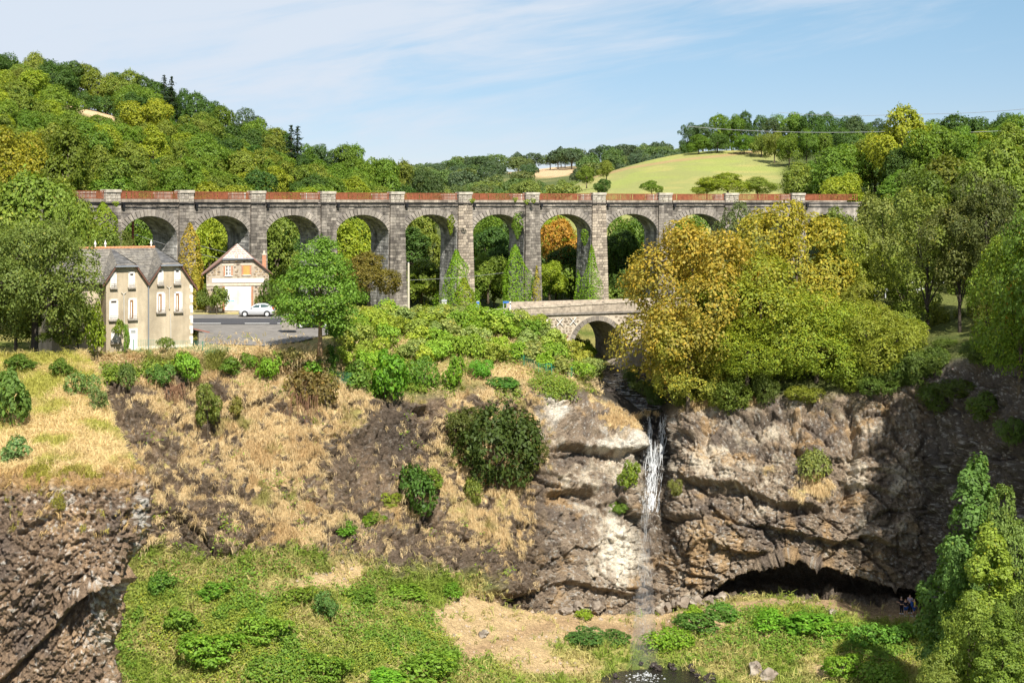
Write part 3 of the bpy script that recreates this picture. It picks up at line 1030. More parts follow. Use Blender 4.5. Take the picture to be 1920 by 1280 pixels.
HC = {
    -900: [zz(-2, 120), zz(10, 170), zz(40, 220), zz(60, 300), zz(62, 340), zz(30, 480)],
    -200: [zz(-4, 140), zz(0, 165), zz(14, 225), zz(27, 285), zz(33, 330), zz(10, 480)],
    0: [zz(-9, 145), zz(-5, 168), zz(8, 225), zz(19.5, 283), zz(25.5, 330), zz(8, 480)],
    100: [zz(-13, 150), zz(-9, 172), zz(5, 230), zz(18.5, 283), zz(24.5, 330), zz(6, 480)],
    200: [zz(-14, 165), zz(-11, 180), zz(3, 235), zz(16.5, 283), zz(21.5, 328), zz(4, 480)],
    300: [zz(-17, 178), zz(-12.5, 192), zz(2, 240), zz(12, 285), zz(18, 328), zz(2, 480)],
    400: [zz(-18, 186), zz(-14.5, 202), zz(0, 245), zz(9, 290), zz(14.5, 330), zz(0, 480)],
    480: [zz(-18, 192), zz(-15, 207), zz(-2, 250), zz(5.5, 295), zz(10, 332), zz(-2, 480)],
    580: [zz(-18, 198), zz(-15, 213), zz(-4, 255), zz(1, 300), zz(4.5, 335), zz(-4, 480)],
    680: [zz(-18, 203), zz(-15.5, 218), zz(-6, 260), zz(-2, 305), zz(1.2, 338), zz(-6, 480)],
    760: [zz(-18, 206), zz(-16, 221), zz(-8, 260), zz(-5, 305), zz(-3, 340), zz(-8, 480)],
    900: [zz(-18, 210), zz(-16.5, 225), zz(-12, 265), zz(-10, 310), zz(-9, 345), zz(-12, 480)],
    1000: [zz(-18, 205), zz(-18, 220), zz(-17, 265), zz(-16, 310), zz(-16, 345), zz(-18, 480)],
}
HILLG = hill_sheet('wooded_hill', HC, [8, 16, 18, 16, 14], np.arange(-900, 1001, 10.0), hill_col, .8, 'wooded valley side rising behind the left half of the viaduct')


def field_col(x, y, p):
    c = np.tile(np.array([.245, .255, .085]), (len(x), 1))
    c = mixc(c, (.32, .29, .10), sstep(0, .4, fbm(p * .12, 3, 321)))
    c = mixc(c, (.26, .30, .07), sstep(0, .4, fbm(p * np.array([.05, .05, .3], np.float32), 3, 325)) * .6)
    c = mixc(c, (.34, .22, .11), band(x, y, [(1030, 356), (1100, 335), (1180, 315), (1260, 302), (1370, 290), (1420, 284)], 2.2) * .9)
    c = mixc(c, (.07, .09, .026), sstep(1450, 1490, x + 8 * fbm(p * .1, 2, 322)))
    c = mixc(c, (.07, .09, .026), 1 - sstep(255, 275, p[:, 1]))
    return c


FC = {
    860: [zz(-18, 205), zz(-18, 255), zz(-18, 330), zz(-18, 400), zz(-18, 450), zz(-18, 520), zz(-18, 700)],
    985: [zz(-18, 205), zz(-17, 255), zz(-14, 330), zz(-14, 400), zz(-14, 450), zz(-14, 520), zz(-14, 700)],
    1040: [zz(-18, 205), zz(-12, 255), (364, 330), (359, 400), (356, 450), zz(3, 520), zz(0, 700)],
    1100: [zz(-18, 207), zz(-11, 258), (362, 330), (347, 400), (334, 450), zz(6.5, 520), zz(0, 700)],
    1160: [zz(-17, 208), zz(-10, 258), (361, 330), (336, 400), (314, 450), zz(10, 520), zz(2, 700)],
    1230: [zz(-16, 209), zz(-9, 258), (360, 330), (325, 400), (294, 450), zz(14, 520), zz(4, 700)],
    1310: [zz(-15, 211), zz(-8, 258), (360, 330), (318, 400), (280, 450), zz(17, 520), zz(4, 700)],
    1400: [zz(-14, 212), zz(-7, 258), (360, 330), (318, 400), (279, 450), zz(18, 520), zz(4, 700)],
    1480: [zz(-13, 214), zz(-5, 258), (356, 330), (318, 400), (282, 450), zz(18, 520), zz(4, 700)],
    1600: [zz(-11, 215), zz(0, 258), (345, 330), (315, 400), (285, 450), zz(17, 520), zz(4, 700)],
    1750: [zz(-9, 215), zz(4, 258), (325, 330), (305, 400), (282, 450), zz(17, 520), zz(4, 700)],
    1950: [zz(-8, 210), zz(6, 255), (318, 330), (300, 400), (280, 450), zz(17, 520), zz(4, 700)],
    2800: [zz(-6, 190), zz(10, 240), (300, 330), (290, 400), (270, 450), zz(17, 520), zz(4, 700)],
}
FIELDG = hill_sheet('pasture_hill', FC, [8, 16, 20, 22, 12, 12], np.arange(860, 2801, 8.0), field_col, .3, 'pale green pasture hill with a worn diagonal track')


def far_col(x, y, p):
    c = np.tile(np.array([.085, .105, .034]), (len(x), 1))
    c = mixc(c, (.17, .17, .06), sstep(.1, .4, fbm(p * .02, 3, 331)))
    c = mixc(c, (.50, .35, .20), sstep(.4, .6, EL(x, y, 1035, 322, 62, 13, -4) + EL(x, y, 945, 322, 18, 4)))
    c = mixc(c, (.50, .35, .20), EL(x, y, 1018, 296, 12, 4))
    return c


RC = {
    -2500: [zz(0, 380), zz(10, 520), zz(28, 700), zz(40, 900), zz(30, 1100), zz(60, 2400)],
    300: [zz(-2, 380), zz(4, 520), zz(14, 700), zz(24, 900), zz(14, 1100), zz(20, 2400)],
    640: [zz(-8, 380), zz(0, 520), zz(10, 700), zz(20, 900), zz(10, 1100), zz(10, 2400)],
    760: [zz(-10, 380), zz(-2, 520), zz(4, 700), zz(13, 900), zz(8, 1100), zz(10, 2400)],
    850: [zz(-10, 380), zz(-1, 520), zz(6, 700), zz(16, 900), zz(10, 1100), zz(10, 2400)],
    950: [zz(-8, 380), zz(-3, 520), (344, 700), (318, 900), zz(16, 1100), zz(10, 2400)],
    1030: [zz(-5, 380), zz(-1, 520), (340, 700), (312, 900), zz(20, 1100), zz(10, 2400)],
    1150: [zz(0, 380), zz(3, 520), (334, 700), (306, 900), zz(24, 1100), zz(10, 2400)],
    1280: [zz(3, 380), zz(8, 520), (324, 700), (298, 900), zz(24, 1100), zz(10, 2400)],
    2000: [zz(3, 380), zz(12, 520), zz(20, 700), zz(32, 900), zz(24, 1100), zz(30, 2400)],
    4000: [zz(3, 380), zz(12, 520), zz(20, 700), zz(40, 900), zz(44, 1100), zz(60, 2400)],
}
FARG = hill_sheet('far_hills', RC, [10, 14, 18, 10, 6], np.arange(-2500, 4001, 20.0), far_col, 1.5, 'far wooded ridge with a straw field at the end of the valley')


gv_ = np.array([[-3500, 170, -24], [3500, 170, -24], [3500, 3500, -24], [-3500, 3500, -24]], float)
gnd = link('ground', mesh_np('ground', gv_, np.array([[0, 1, 2, 3]]), HILL, col=np.tile(np.array([.08, .10, .03]), (4, 1))))
gnd['kind'] = 'structure'
gnd['label'] = 'valley ground under the woods and pastures'


def sheet_lookup(S):
    hx, hy = project(S)
    pxs = hx.mean(0)

    def f(px, Y):
        j = int(np.clip(np.searchsorted(pxs, px), 0, S.shape[1] - 1))
        return float(np.interp(Y, S[:, j, 1], S[:, j, 2]))
    return f


hill_z, field_z, far_z = sheet_lookup(HILLG), sheet_lookup(FIELDG), sheet_lookup(FARG)


def terrace_z(px, Y):
    j = int(np.clip(np.searchsorted(gpx, px), 0, NCc - 1))
    r = np.searchsorted(GV, 3.0)
    ys, zs = GP3[:r, j, 1], GP3[:r, j, 2]
    o = np.argsort(ys)
    return float(np.interp(Y, ys[o], zs[o]))
# ------------------------------------------------------------------ foliage
def unit(a):
    return a / (np.linalg.norm(a, axis=-1, keepdims=True) + 1e-9)


def leaf_quads(pts, nrm, size, rng, aspect=.62, jit=.55, turn=.1, along=None):
    """one small diamond leaf spray per point, facing nrm with jitter"""
    n = len(pts)
    nn = unit(nrm + jit * rng.normal(size=(n, 3)))
    a = rng.normal(size=(n, 3)) if along is None else along + .35 * rng.normal(size=(n, 3))
    t = unit(a - nn * (a * nn).sum(1, keepdims=True))
    b = np.cross(nn, t)
    s = (size * (.65 + .7 * rng.random(n)))[:, None] if np.isscalar(size) else (size * (.65 + .7 * rng.random(n)))[:, None]
    fold = nn * s * .12
    V = np.stack([pts - t * s * .5, pts + b * s * .5 * aspect + fold, pts + t * s * .5, pts - b * s * .5 * aspect + fold], 1).reshape(-1, 3)
    Fc = np.arange(4 * n).reshape(n, 4)
    tint = np.repeat(np.clip(rng.normal(.5, .22, n), 0, 1), 4)
    tn = np.repeat((rng.random(n) < turn) * rng.random(n), 4)
    return V, Fc, tint, tn


def foliage_mesh(name, parts):
    Vs, Fs, T, U, k = [], [], [], [], 0
    for V, Fc, t, u in parts:
        Vs.append(V); Fs.append(Fc + k); T.append(t); U.append(u)
        k += len(V)
    return mesh_np(name, np.concatenate(Vs), np.concatenate(Fs), LEAF, attrs={'tint': np.concatenate(T), 'turn': np.concatenate(U)})


def crown_points(rng, lobes, n, clump, gap=-.12, low=-.35, shell=.30, seed=0):
    """points and outward normals on the bumpy outsides of overlapping lobes; noise opens gaps between clumps"""
    C = np.array([l[:3] for l in lobes])
    Rr = np.array([l[3] for l in lobes])
    S = np.array([l[4] if len(l) > 4 else 1.0 for l in lobes])
    P_, N_ = [], []
    got = 0
    while got < n:
        m = int(n * 1.6)
        k = rng.choice(len(lobes), m, p=Rr ** 2 / (Rr ** 2).sum())
        d = unit(rng.normal(size=(m, 3)))
        keep = (d[:, 2] > low) | (rng.random(m) < .25)
        r = Rr[k] * (1 - shell * rng.random(m) ** 1.6)
        off = d * r[:, None]
        off[:, 2] *= S[k]
        p = C[k] + off
        cn = vnoise(p / clump, seed) + .5 * vnoise(p / clump * 2.1, seed + 5)
        bump = 1 + .24 * cn + .05 * rng.normal(size=m)
        p = C[k] + off * bump[:, None]
        keep &= cn > gap - .5 * rng.random(m)
        inside = np.zeros(m, bool)
        for j in range(len(lobes)):
            q = (p - C[j]) / Rr[j]
            q[:, 2] /= S[j]
            inside |= (np.linalg.norm(q, axis=1) < .68) & (k != j)
        keep &= ~inside
        P_.append(p[keep]); N_.append(d[keep])
        got += keep.sum()
    return np.concatenate(P_)[:n], np.concatenate(N_)[:n]


def make_crown(name, seed, H, R, n, leaf, shape='round', clump=None, gap=-.12, turn=.08, trunk_h=.22, jit=.38, nl=None, turn_top=None):
    """a broadleaf crown; H total height, R crown radius; returns mesh and the lobe centres for the limbs"""
    rng = np.random.default_rng(seed)
    z0 = H * trunk_h
    ch = (H - z0) / 2
    cz = z0 + ch
    lobes = []
    nl = nl or {'round': 15, 'oval': 13, 'loose': 18, 'bush': 10, 'pointed': 40}[shape]
    for i in range(nl):
        d = unit(rng.normal(size=3))
        if d[2] < -.9:
            d[2] *= -.6
        rad = R * rng.uniform(.22, .52)
        f = rng.uniform(.45, .88) if i else 0
        if shape == 'loose':
            rad *= .78
            f *= 1.12
        wid = 1.0
        if shape == 'oval':
            wid = .85
        x, y = d[0] * R * f * wid, d[1] * R * f * wid
        z = cz + d[2] * (ch - rad * .8) * .95
        # narrower towards the top
        k = (z - z0) / (H - z0)
        tap = {'round': 1 - .38 * max(0, k - .5), 'oval': 1.08 - .55 * max(0, k - .35), 'loose': 1 - .3 * max(0, k - .5), 'bush': 1.0, 'pointed': max(.10, 1.18 - 1.02 * k)}[shape]
        if shape == 'pointed':
            rad *= max(.30, 1.05 - .75 * k)
            z = z + .06 * H * max(0, k - .5)
        lobes.append((x * tap, y * tap, z, rad, .85))
    if shape == 'pointed':
        lobes += [(0, 0, H * .82, R * .28, 1.6), (0, 0, H * .93, R * .14, 2.0), (0, 0, H * .55, R * .5, 1.4)]
    else:
        lobes.append((0, 0, cz, R * .55, max(.7, ch / R * .9)))
    pts, nr = crown_points(rng, lobes, n, clump or R * .16, gap, seed=seed)
    nrm = nr * .8 + np.array([0, 0, .45])
    if turn_top is not None:        # the upper crown has turned colour more than the lower
        turn = np.clip(turn + (turn_top - turn) * ((pts[:, 2] / H - .25) / .6 + .5 * fbm(pts.astype(np.float32) * .35, 2, seed)), 0, 1)
    me = foliage_mesh(name, [leaf_quads(pts, nrm, leaf, rng, jit=jit, turn=turn)])
    return me, lobes


def make_trunk(name, seed, H, lobes, r0, mat_=None, lean=0.0, nlimb=7, fork=.45):
    rng = random.Random(seed)
    m = MB()
    top = Vector((lean, 0, H * .72))
    pts, rad = [], []
    for i in range(7):
        t = i / 6
        pts.append(Vector((0, 0, -.6)).lerp(top, t) + Vector((rng.uniform(-.12, .12), rng.uniform(-.12, .12), 0)) * (H * .04 if 0 < i else 0))
        rad.append(r0 * (1.25 if i == 0 else 1) * (1 - .8 * t))
    m.tube(pts, rad, 7)
    ls = sorted(lobes, key=lambda l: -l[3])[:nlimb]
    for l in ls:
        a = Vector((0, 0, 0)).lerp(top, rng.uniform(.30, .62))
        b = Vector(l[:3])
        if b.z < a.z + .3:
            b.z = a.z + .5
        mid = a.lerp(b, .5) + Vector((0, 0, H * .03))
        m.tube([a, mid, b], [r0 * .42, r0 * .26, r0 * .07], 5, cap=False)
    return m.mesh(name, mat_ or BARK, smooth=True)


def make_spruce(name, seed, H, R, leaf, tiers=26, per=15):
    rng = np.random.default_rng(seed)
    P_, N_, A_ = [], [], []
    for i in range(tiers):
        t = (i + .6 * rng.random()) / tiers
        z = H * (.08 + .92 * t)
        r = R * (1 - t) ** .85 * rng.uniform(.8, 1.15) + .08
        nb = max(4, int(per * (1 - t * .6)))
        for b in range(nb):
            ang = rng.random() * 6.283
            L = r * rng.uniform(.75, 1.1)
            k = max(5, int(L / leaf * 3.2))
            s = np.linspace(.12, 1, k)
            d = np.array([math.cos(ang), math.sin(ang), 0])
            p = d[None] * (s * L)[:, None]
            p[:, 2] = z - .28 * L * s ** 1.3 + .12 * L * s ** 3
            p += rng.normal(size=p.shape) * leaf * .28
            P_.append(p)
            N_.append(np.tile(np.array([d[0] * .5, d[1] * .5, .85]), (k, 1)))
            A_.append(np.tile(d, (k, 1)))
    P_, N_, A_ = map(np.concatenate, (P_, N_, A_))
    me = foliage_mesh(name, [leaf_quads(P_, N_, leaf, rng, jit=.35, turn=0, along=A_, aspect=.5)])
    m = MB()
    m.tube([(0, 0, -.5), (0, 0, H * .5), (0, 0, H * .98)], [R * .09, R * .06, .02], 6)
    return me, m.mesh(name + '_trunk', BARK, True)


GREEN = (.062, .100, .016)
TONES = {
    'dark green': (0.075, 0.14, 0.026),
    'bluish green': (0.085, 0.135, 0.045),
    'mid green': (0.14, 0.225, 0.026),
    'olive green': (0.185, 0.235, 0.034),
    'yellowish green': (0.275, 0.325, 0.028),
    'bright green': (0.15, 0.26, 0.022),
    'golden yellow': (0.42, 0.32, 0.03),
    'rusty yellow': (0.45, 0.25, 0.045),
}
PROTO = {}


def proto(key, *a, r0=.3, bark=None, lean=0.0, nlimb=7, **k):
    me, lobes = make_crown(key + '_crown', *a, **k)
    PROTO[key] = (me, make_trunk(key + '_trunk', a[0], a[1], lobes, r0, bark, lean, nlimb), a[1], a[2])


# seed, height, radius, leaf sprays, spray size
proto('round_a', 1, 10.0, 4.8, 9500, 0.34, shape='round', trunk_h=.07)
proto('round_b', 2, 10.0, 4.6, 9500, 0.34, shape='round', gap=-.05, trunk_h=.07)
proto('round_c', 3, 10.0, 5.0, 10000, 0.33, shape='round', clump=1.0, trunk_h=.07)
proto('oval_a', 4, 12.0, 4.0, 9500, 0.34, shape='oval', trunk_h=.07)
proto('oval_b', 5, 12.0, 4.2, 9000, 0.34, shape='oval', gap=-.02, trunk_h=.07)
proto('loose_a', 6, 11.0, 4.8, 7500, 0.32, shape='loose', gap=.05, trunk_h=.07)
proto('loose_b', 7, 11.0, 4.6, 7000, 0.32, shape='loose', gap=.08, trunk_h=.07)
proto('bush_a', 8, 2.6, 1.7, 1500, .26, shape='bush', trunk_h=.02, r0=.06, nlimb=5)
proto('bush_b', 9, 2.2, 1.8, 1500, .24, shape='bush', trunk_h=.02, r0=.06, nlimb=5, gap=0.0)
proto('bush_c', 10, 3.0, 1.5, 1500, .26, shape='bush', trunk_h=.03, r0=.06, nlimb=5)
_m, _t = make_spruce('spruce_a', 11, 12.0, 2.7, .42)
PROTO['spruce_a'] = (_m, _t, 12.0, 2.7)
# far trees: fewer, larger sprays
proto('far_a', 12, 10.0, 4.6, 2600, .62, shape='round', trunk_h=.07)
proto('far_b', 13, 10.0, 4.3, 2600, .62, shape='oval', trunk_h=.07)
proto('far_c', 14, 10.0, 4.9, 2600, .62, shape='loose', gap=.05, trunk_h=.07)


def plant(name, key, loc, h, w, tone, label, cat, group=None, rz=None, rng=random, jitter=.10, trunk=True):
    """stand one tree or bush: its own Empty, a trunk and a crown that share the prototype's meshes"""
    cm, tm, H, R = PROTO[key]
    e = empty(name, loc, label, cat, group, rng.uniform(0, 6.28) if rz is None else rz)
    sx = w / (2 * R)
    e.scale = (sx * rng.uniform(.85, 1.15), sx * rng.uniform(.9, 1.1), h / H)
    c = tone if not isinstance(tone, str) else TONES[tone]
    v = 1 + rng.uniform(-jitter, jitter) * 1.6
    c = (c[0] * v * (1 + rng.uniform(-jitter, jitter)), c[1] * v, c[2] * v * (1 + rng.uniform(-jitter, jitter)))
    if name == 'distant_tree':      # distance haze mixed into the leaf colour as grey green
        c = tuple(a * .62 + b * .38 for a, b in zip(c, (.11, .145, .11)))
    cr = link('crown', cm, e)
    cr.color = (*c, 1)
    if trunk:
        link('trunk' if 'bush' not in key else 'stem', tm, e)
    return e


def ordinal(i):
    return ['first', 'second', 'third', 'fourth', 'fifth', 'sixth', 'seventh', 'eighth', 'ninth', 'tenth', 'eleventh', 'twelfth'][i]


PIER_PX = [66, 209, 347.7, 481.8, 613.3, 743, 870.3, 997.5, 1122, 1246.3, 1371, 1496, 1621]


def arch_place(px):
    i = int(np.searchsorted(PIER_PX, px)) - 2
    if i < 0:
        return 'left of the first arch'
    if i > 8:
        return 'right of the last arch in sight'
    return 'above the %s arch' % ordinal(i)


rs = random.Random(4)
placed = []


def pyof(z, Y):
    return HY - z * F / Y


def scatter(n, box, depth, zf, size, keys, tones, okf, sp, name, where, rs=rs, cat='tree', tries=40000, far=False):
    """throw trees on a slope, a minimum distance apart, each with a label made from its tone and place"""
    out = []
    pts = []
    for _ in range(tries):
        if len(out) >= n:
            break
        Y = math.sqrt(rs.uniform(depth[0] ** 2, depth[1] ** 2))
        px = rs.uniform(*box)
        X = (px - HX) * Y / F
        k = rs.random()
        h = size[0] + (size[1] - size[0]) * rs.random()
        s = sp * h / size[1]
        if any((X - a) ** 2 + (Y - b) ** 2 < (s * .5 + c_) ** 2 for a, b, c_ in pts):
            continue
        z = zf(px, Y)
        r = h * .44
        top = pyof(z + h, Y)
        if not okf(px, pyof(z, Y), top, r * F / Y, Y, h):
            continue
        pts.append((X, Y, s * .5))
        out.append((px, X, Y, z, h, top))
    for px, X, Y, z, h, top in out:
        tone = tones(px, top, Y, rs)
        key = rs.choice(keys)
        H, R = PROTO[key][2:4]
        w = 2 * R * h / H * rs.uniform(.9, 1.15)
        lab = where(px, top, Y, tone)
        plant(name, key, (X, Y, z - .2), h, w, tone, lab, cat, lab.split(' tree ')[-1] if ' tree ' in lab else lab, rng=rs)
    return out


# ---- wooded left slope
def in_straw(px, top, wpx):
    return 112 - wpx * .6 < px < 226 + wpx * .6


def ok_hill(px, base, top, rpx, Y, h):
    # tree silhouettes stay under the skyline of the photograph and off the straw clearing
    sky = np.interp(px, [-300, 0, 20, 60, 130, 170, 220, 265, 300, 340, 400, 440, 480, 520, 580, 640, 680, 760, 830, 1000],
                    [60, 72, 96, 97, 100, 112, 128, 132, 140, 155, 182, 200, 214, 232, 258, 268, 276, 300, 306, 320])
    if top < sky - 4:
        return False
    if top > 372:
        return False
    for cx in (140, 165, 190, 212):
        cy = 182 + (cx - 125) * .26
        if abs(cx - px) < rpx * .95 and top - 2 < cy < base + 2:
            if base > cy + 4:
                return False
    return True


def hill_tone(px, top, Y, r):
    if Y > 292:
        return r.choice(['dark green', 'dark green', 'mid green', 'bluish green', 'mid green', 'olive green'])
    if px > 560:
        return r.choice(['mid green', 'olive green', 'mid green', 'yellowish green', 'dark green'])
    if Y < 225:
        return r.choice(['yellowish green', 'olive green', 'mid green', 'yellowish green', 'olive green'])
    return r.choice(['mid green', 'olive green', 'yellowish green', 'dark green', 'mid green', 'yellowish green', 'olive green'])


def hill_where(px, top, Y, tone):
    row = 'along the hill crest' if Y > 298 else ('halfway up the wooded hill' if Y > 235 else 'low on the wooded hill')
    return '%s tree %s, %s' % (tone, row, arch_place(px))


H_KEYS = ['round_a', 'round_b', 'round_c', 'oval_a', 'oval_b', 'loose_a', 'round_a', 'round_c']
# crest row first so that it follows the skyline
crest = [(0, 88, 'round_a'), (-40, 78, 'oval_a'), (28, 110, 'round_b'), (66, 97, 'round_c'), (100, 104, 'round_a'), (132, 104, 'oval_b'), (160, 116, 'round_b'), (188, 124, 'round_a'), (214, 132, 'oval_a'), (244, 130, 'round_c'), (270, 138, 'round_b'),
         (298, 150, 'oval_a'), (335, 158, 'round_a'), (366, 172, 'round_c'), (398, 184, 'loose_a'), (420, 196, 'round_b'), (455, 192, 'loose_b'), (478, 214, 'round_a'), (510, 236, 'round_b'), (532, 244, 'round_c'),
         (580, 262, 'round_a'), (606, 264, 'loose_a'), (645, 268, 'round_b'), (668, 270, 'round_c'), (692, 286, 'round_a'), (725, 294, 'round_b'), (758, 300, 'round_c'), (790, 304, 'round_a')]
for px, top, key in crest:
    Y = rs.uniform(318, 328)
    z = hill_z(px, Y)
    ztop = (HY - top) * Y / F
    h = max(6.0, ztop - z)
    tone = hill_tone(px, top, 320, rs)
    w = (9.2 if 'loose' not in key else 8.0) * rs.uniform(.85, 1.1)
    lab = hill_where(px, top, 320, tone)
    plant('broadleaf_tree', key, ((px - HX) * Y / F, Y, z - .3), h, w, tone, lab, 'tree', lab.split(' tree ')[-1], rng=rs)
for i, px in enumerate(range(96, 236, 13)):
    Y = 314 + (i % 2) * 2
    plant('bush', 'bush_%s' % 'abc'[i % 3], ((px - HX) * Y / F, Y, hill_z(px, Y) - .3), 3.6 + (i % 3) * .5, 3.6, 'dark green', 'dark shrub under the crest trees, along the top of the straw clearing', 'bush', 'shrubs along the top of the straw clearing', rng=rs)
for px, top, i in ((308, 138, 0), (322, 141, 1), (546, 232, 2), (558, 234, 3)):
    Y = 312 if px < 400 else 306
    z = hill_z(px, Y)
    plant('spruce_tree', 'spruce_a', ((px - HX) * Y / F, Y, z - .3), (HY - top) * Y / F - z, 5.6 + i * .3, (.030, .055, .022),
          ['pointed dark spruce on the crest, the higher of the left pair', 'pointed dark spruce on the crest, the lower of the left pair',
           'spire of dark spruce above the third pier, taller of two', 'spire of dark spruce above the third pier, shorter of two'][i], 'tree', 'spruces on the hill crest', rng=rs)
scatter(30, (-80, 800), (286, 316), hill_z, (7, 10), H_KEYS, hill_tone, ok_hill, 6.6, 'broadleaf_tree', hill_where)
scatter(92, (-60, 860), (232, 286), hill_z, (6, 10.5), H_KEYS, hill_tone, ok_hill, 6.2, 'broadleaf_tree', hill_where)
scatter(52, (-40, 900), (203, 235), hill_z, (6, 11), H_KEYS, hill_tone, ok_hill, 6.4, 'broadleaf_tree', hill_where)

# ---- far ridge and woods round the pasture
F_KEYS = ['far_a', 'far_b', 'far_c', 'far_a']


def far_tone(px, top, Y, r):
    return r.choice(['bluish green', 'bluish green', 'dark green', 'mid green', 'olive green'])  # bluish tones carry the distance haze in the leaf colour


def ok_far(px, base, top, rpx, Y, h):
    sky = np.interp(px, [600, 700, 760, 825, 850, 880, 905, 935, 960, 1000, 1060, 1110, 1160, 1200, 1260, 1290], [275, 286, 302, 298, 284, 278, 272, 268, 278, 280, 268, 266, 262, 260, 256, 252])
    if top < sky - 1.5:
        return False
    for cx, cy in ((1010, 322), (1040, 322), (1070, 320), (950, 322)):
        if abs(cx - px) < 7 + rpx * .5 and base > cy and top < cy + 9:
            return False
    return True


def far_where(px, top, Y, tone):
    pos = 'above the %s arch' % ordinal(int(np.clip(np.searchsorted(PIER_PX, px) - 2, 0, 8)))
    return '%s tree %s, %s' % (tone, 'on the distant ridge' if Y > 780 else 'in the distant valley woods', pos)


scatter(60, (620, 1300), (830, 905), far_z, (9, 15), F_KEYS, far_tone, ok_far, 9, 'distant_tree', far_where)
scatter(95, (640, 1300), (540, 830), far_z, (8, 14), F_KEYS, far_tone, ok_far, 10, 'distant_tree', far_where)
scatter(60, (700, 1065), (350, 560), lambda px, Y: far_z(px, Y) if Y > 385 else far_z(px, 385), (8, 12), F_KEYS + ['round_a', 'round_b'], lambda px, t, Y, r: r.choice(['mid green', 'olive green', 'yellowish green', 'mid green']), ok_far, 8.5, 'distant_tree', far_where)

# wood along the crest of the pasture
for i, (px, top) in enumerate([(1292, 226), (1318, 226), (1345, 212), (1372, 208), (1398, 208), (1425, 212), (1450, 216), (1478, 204), (1500, 212), (1525, 203), (1552, 204), (1580, 212), (1604, 216), (1630, 226), (1652, 218)]):
    Y = 452 + (i % 3) * 5
    z = field_z(px, Y)
    tone = rs.choice(['dark green', 'mid green', 'dark green', 'bluish green'])
    plant('broadleaf_tree', rs.choice(['round_a', 'round_b', 'round_c', 'loose_a']), ((px - HX) * Y / F, Y, z - .3), (HY - top) * Y / F - z, 9.5 * rs.uniform(.85, 1.1), tone,
          '%s tree on the pasture skyline, %s' % (tone, 'above the eighth arch' if px < 1371 else ('above the ninth arch' if px < 1496 else 'above the orange tree')), 'tree', 'trees along the top of the pasture', rng=rs)
for i, px in enumerate(range(1284, 1650, 13)):
    Y = 449 + (i % 3) * 2
    tone = ['dark green', 'mid green'][i % 2]
    plant('bush', 'bush_%s' % 'abc'[i % 3], ((px - HX) * Y / F, Y, field_z(px, Y) - .3), 3.4 + (i % 4) * .5, 4.2, tone, '%s shrub under the skyline trees along the top of the pasture' % tone, 'bush', 'shrubs along the top of the pasture', rng=rs)
for i, (px, top, bpy_, Y) in enumerate([(1310, 250, 282, 440), (1345, 246, 282, 440), (1395, 248, 284, 436), (1428, 246, 290, 430), (1452, 240, 302, 415), (1480, 245, 312, 405), (1512, 240, 312, 405), (1545, 246, 312, 405), (1580, 240, 310, 410), (1615, 240, 308, 412)]):
    z = field_z(px, Y)
    tone = rs.choice(['dark green', 'mid green', 'mid green', 'olive green'])
    plant('broadleaf_tree', rs.choice(['round_a', 'round_b', 'round_c']), ((px - HX) * Y / F, Y, z - .3), max(5, (HY - top) * Y / F - z), 8.5 * rs.uniform(.85, 1.1), tone,
          '%s tree at the shaded edge of the pasture%s' % (tone, ', above the eighth arch' if px < 1371 else ''), 'tree', 'trees at the edge of the pasture', rng=rs)
for px, base, h, w, tone, lab in [(1100, 345, 4.6, 5.2, 'olive green', 'lone round olive tree standing on the lower left of the pasture'), (1137, 332, 4.2, 5.0, 'olive green', 'lone tree on the pasture, beside the straw field'),
                                  (1134, 362, 3.0, 4.0, 'dark green', 'small dark bush showing over the railing at the pasture foot'), (1222, 362, 2.6, 5.6, 'mid green', 'low round bush showing over the railing left of the ninth pier'),
                                  (1365, 366, 4.6, 11.0, 'yellowish green', 'broad yellow green tree just above the railing, at the foot of the pasture'), (1325, 366, 2.8, 6.0, 'yellowish green', 'small yellow green tree above the railing beside a broader one'),
                                  (1420, 366, 3.8, 8, 'olive green', 'olive tree behind the railing between the pasture and the wood')]:
    Y = 360 if base < 350 else 300
    plant('broadleaf_tree' if h > 4 else 'bush', rs.choice(['round_a', 'round_b', 'round_c']), P(px, base, Y) - Vector((0, 0, .8)), h + .8, w, tone, lab, 'tree' if h > 4 else 'bush', rng=rs)


# ---- right-hand wood
def ok_right(px, base, top, rpx, Y, h):
    sky = np.interp(px, [1400, 1440, 1500, 1560, 1620, 1650, 1700, 1740, 1770, 1850, 1930, 2300], [330, 300, 285, 262, 270, 235, 196, 205, 212, 200, 206, 190])
    return top >= sky - 3 and not (px - rpx * .8 < 1440 and top < 350)


def right_where(px, top, Y, tone):
    return '%s tree in the right hand wood, %s' % (tone, 'just behind the railing' if Y < 240 else ('halfway back' if Y < 300 else 'towards the skyline'))


def right_tone(px, top, Y, r):
    return r.choice(['mid green', 'yellowish green', 'dark green', 'mid green', 'olive green'])


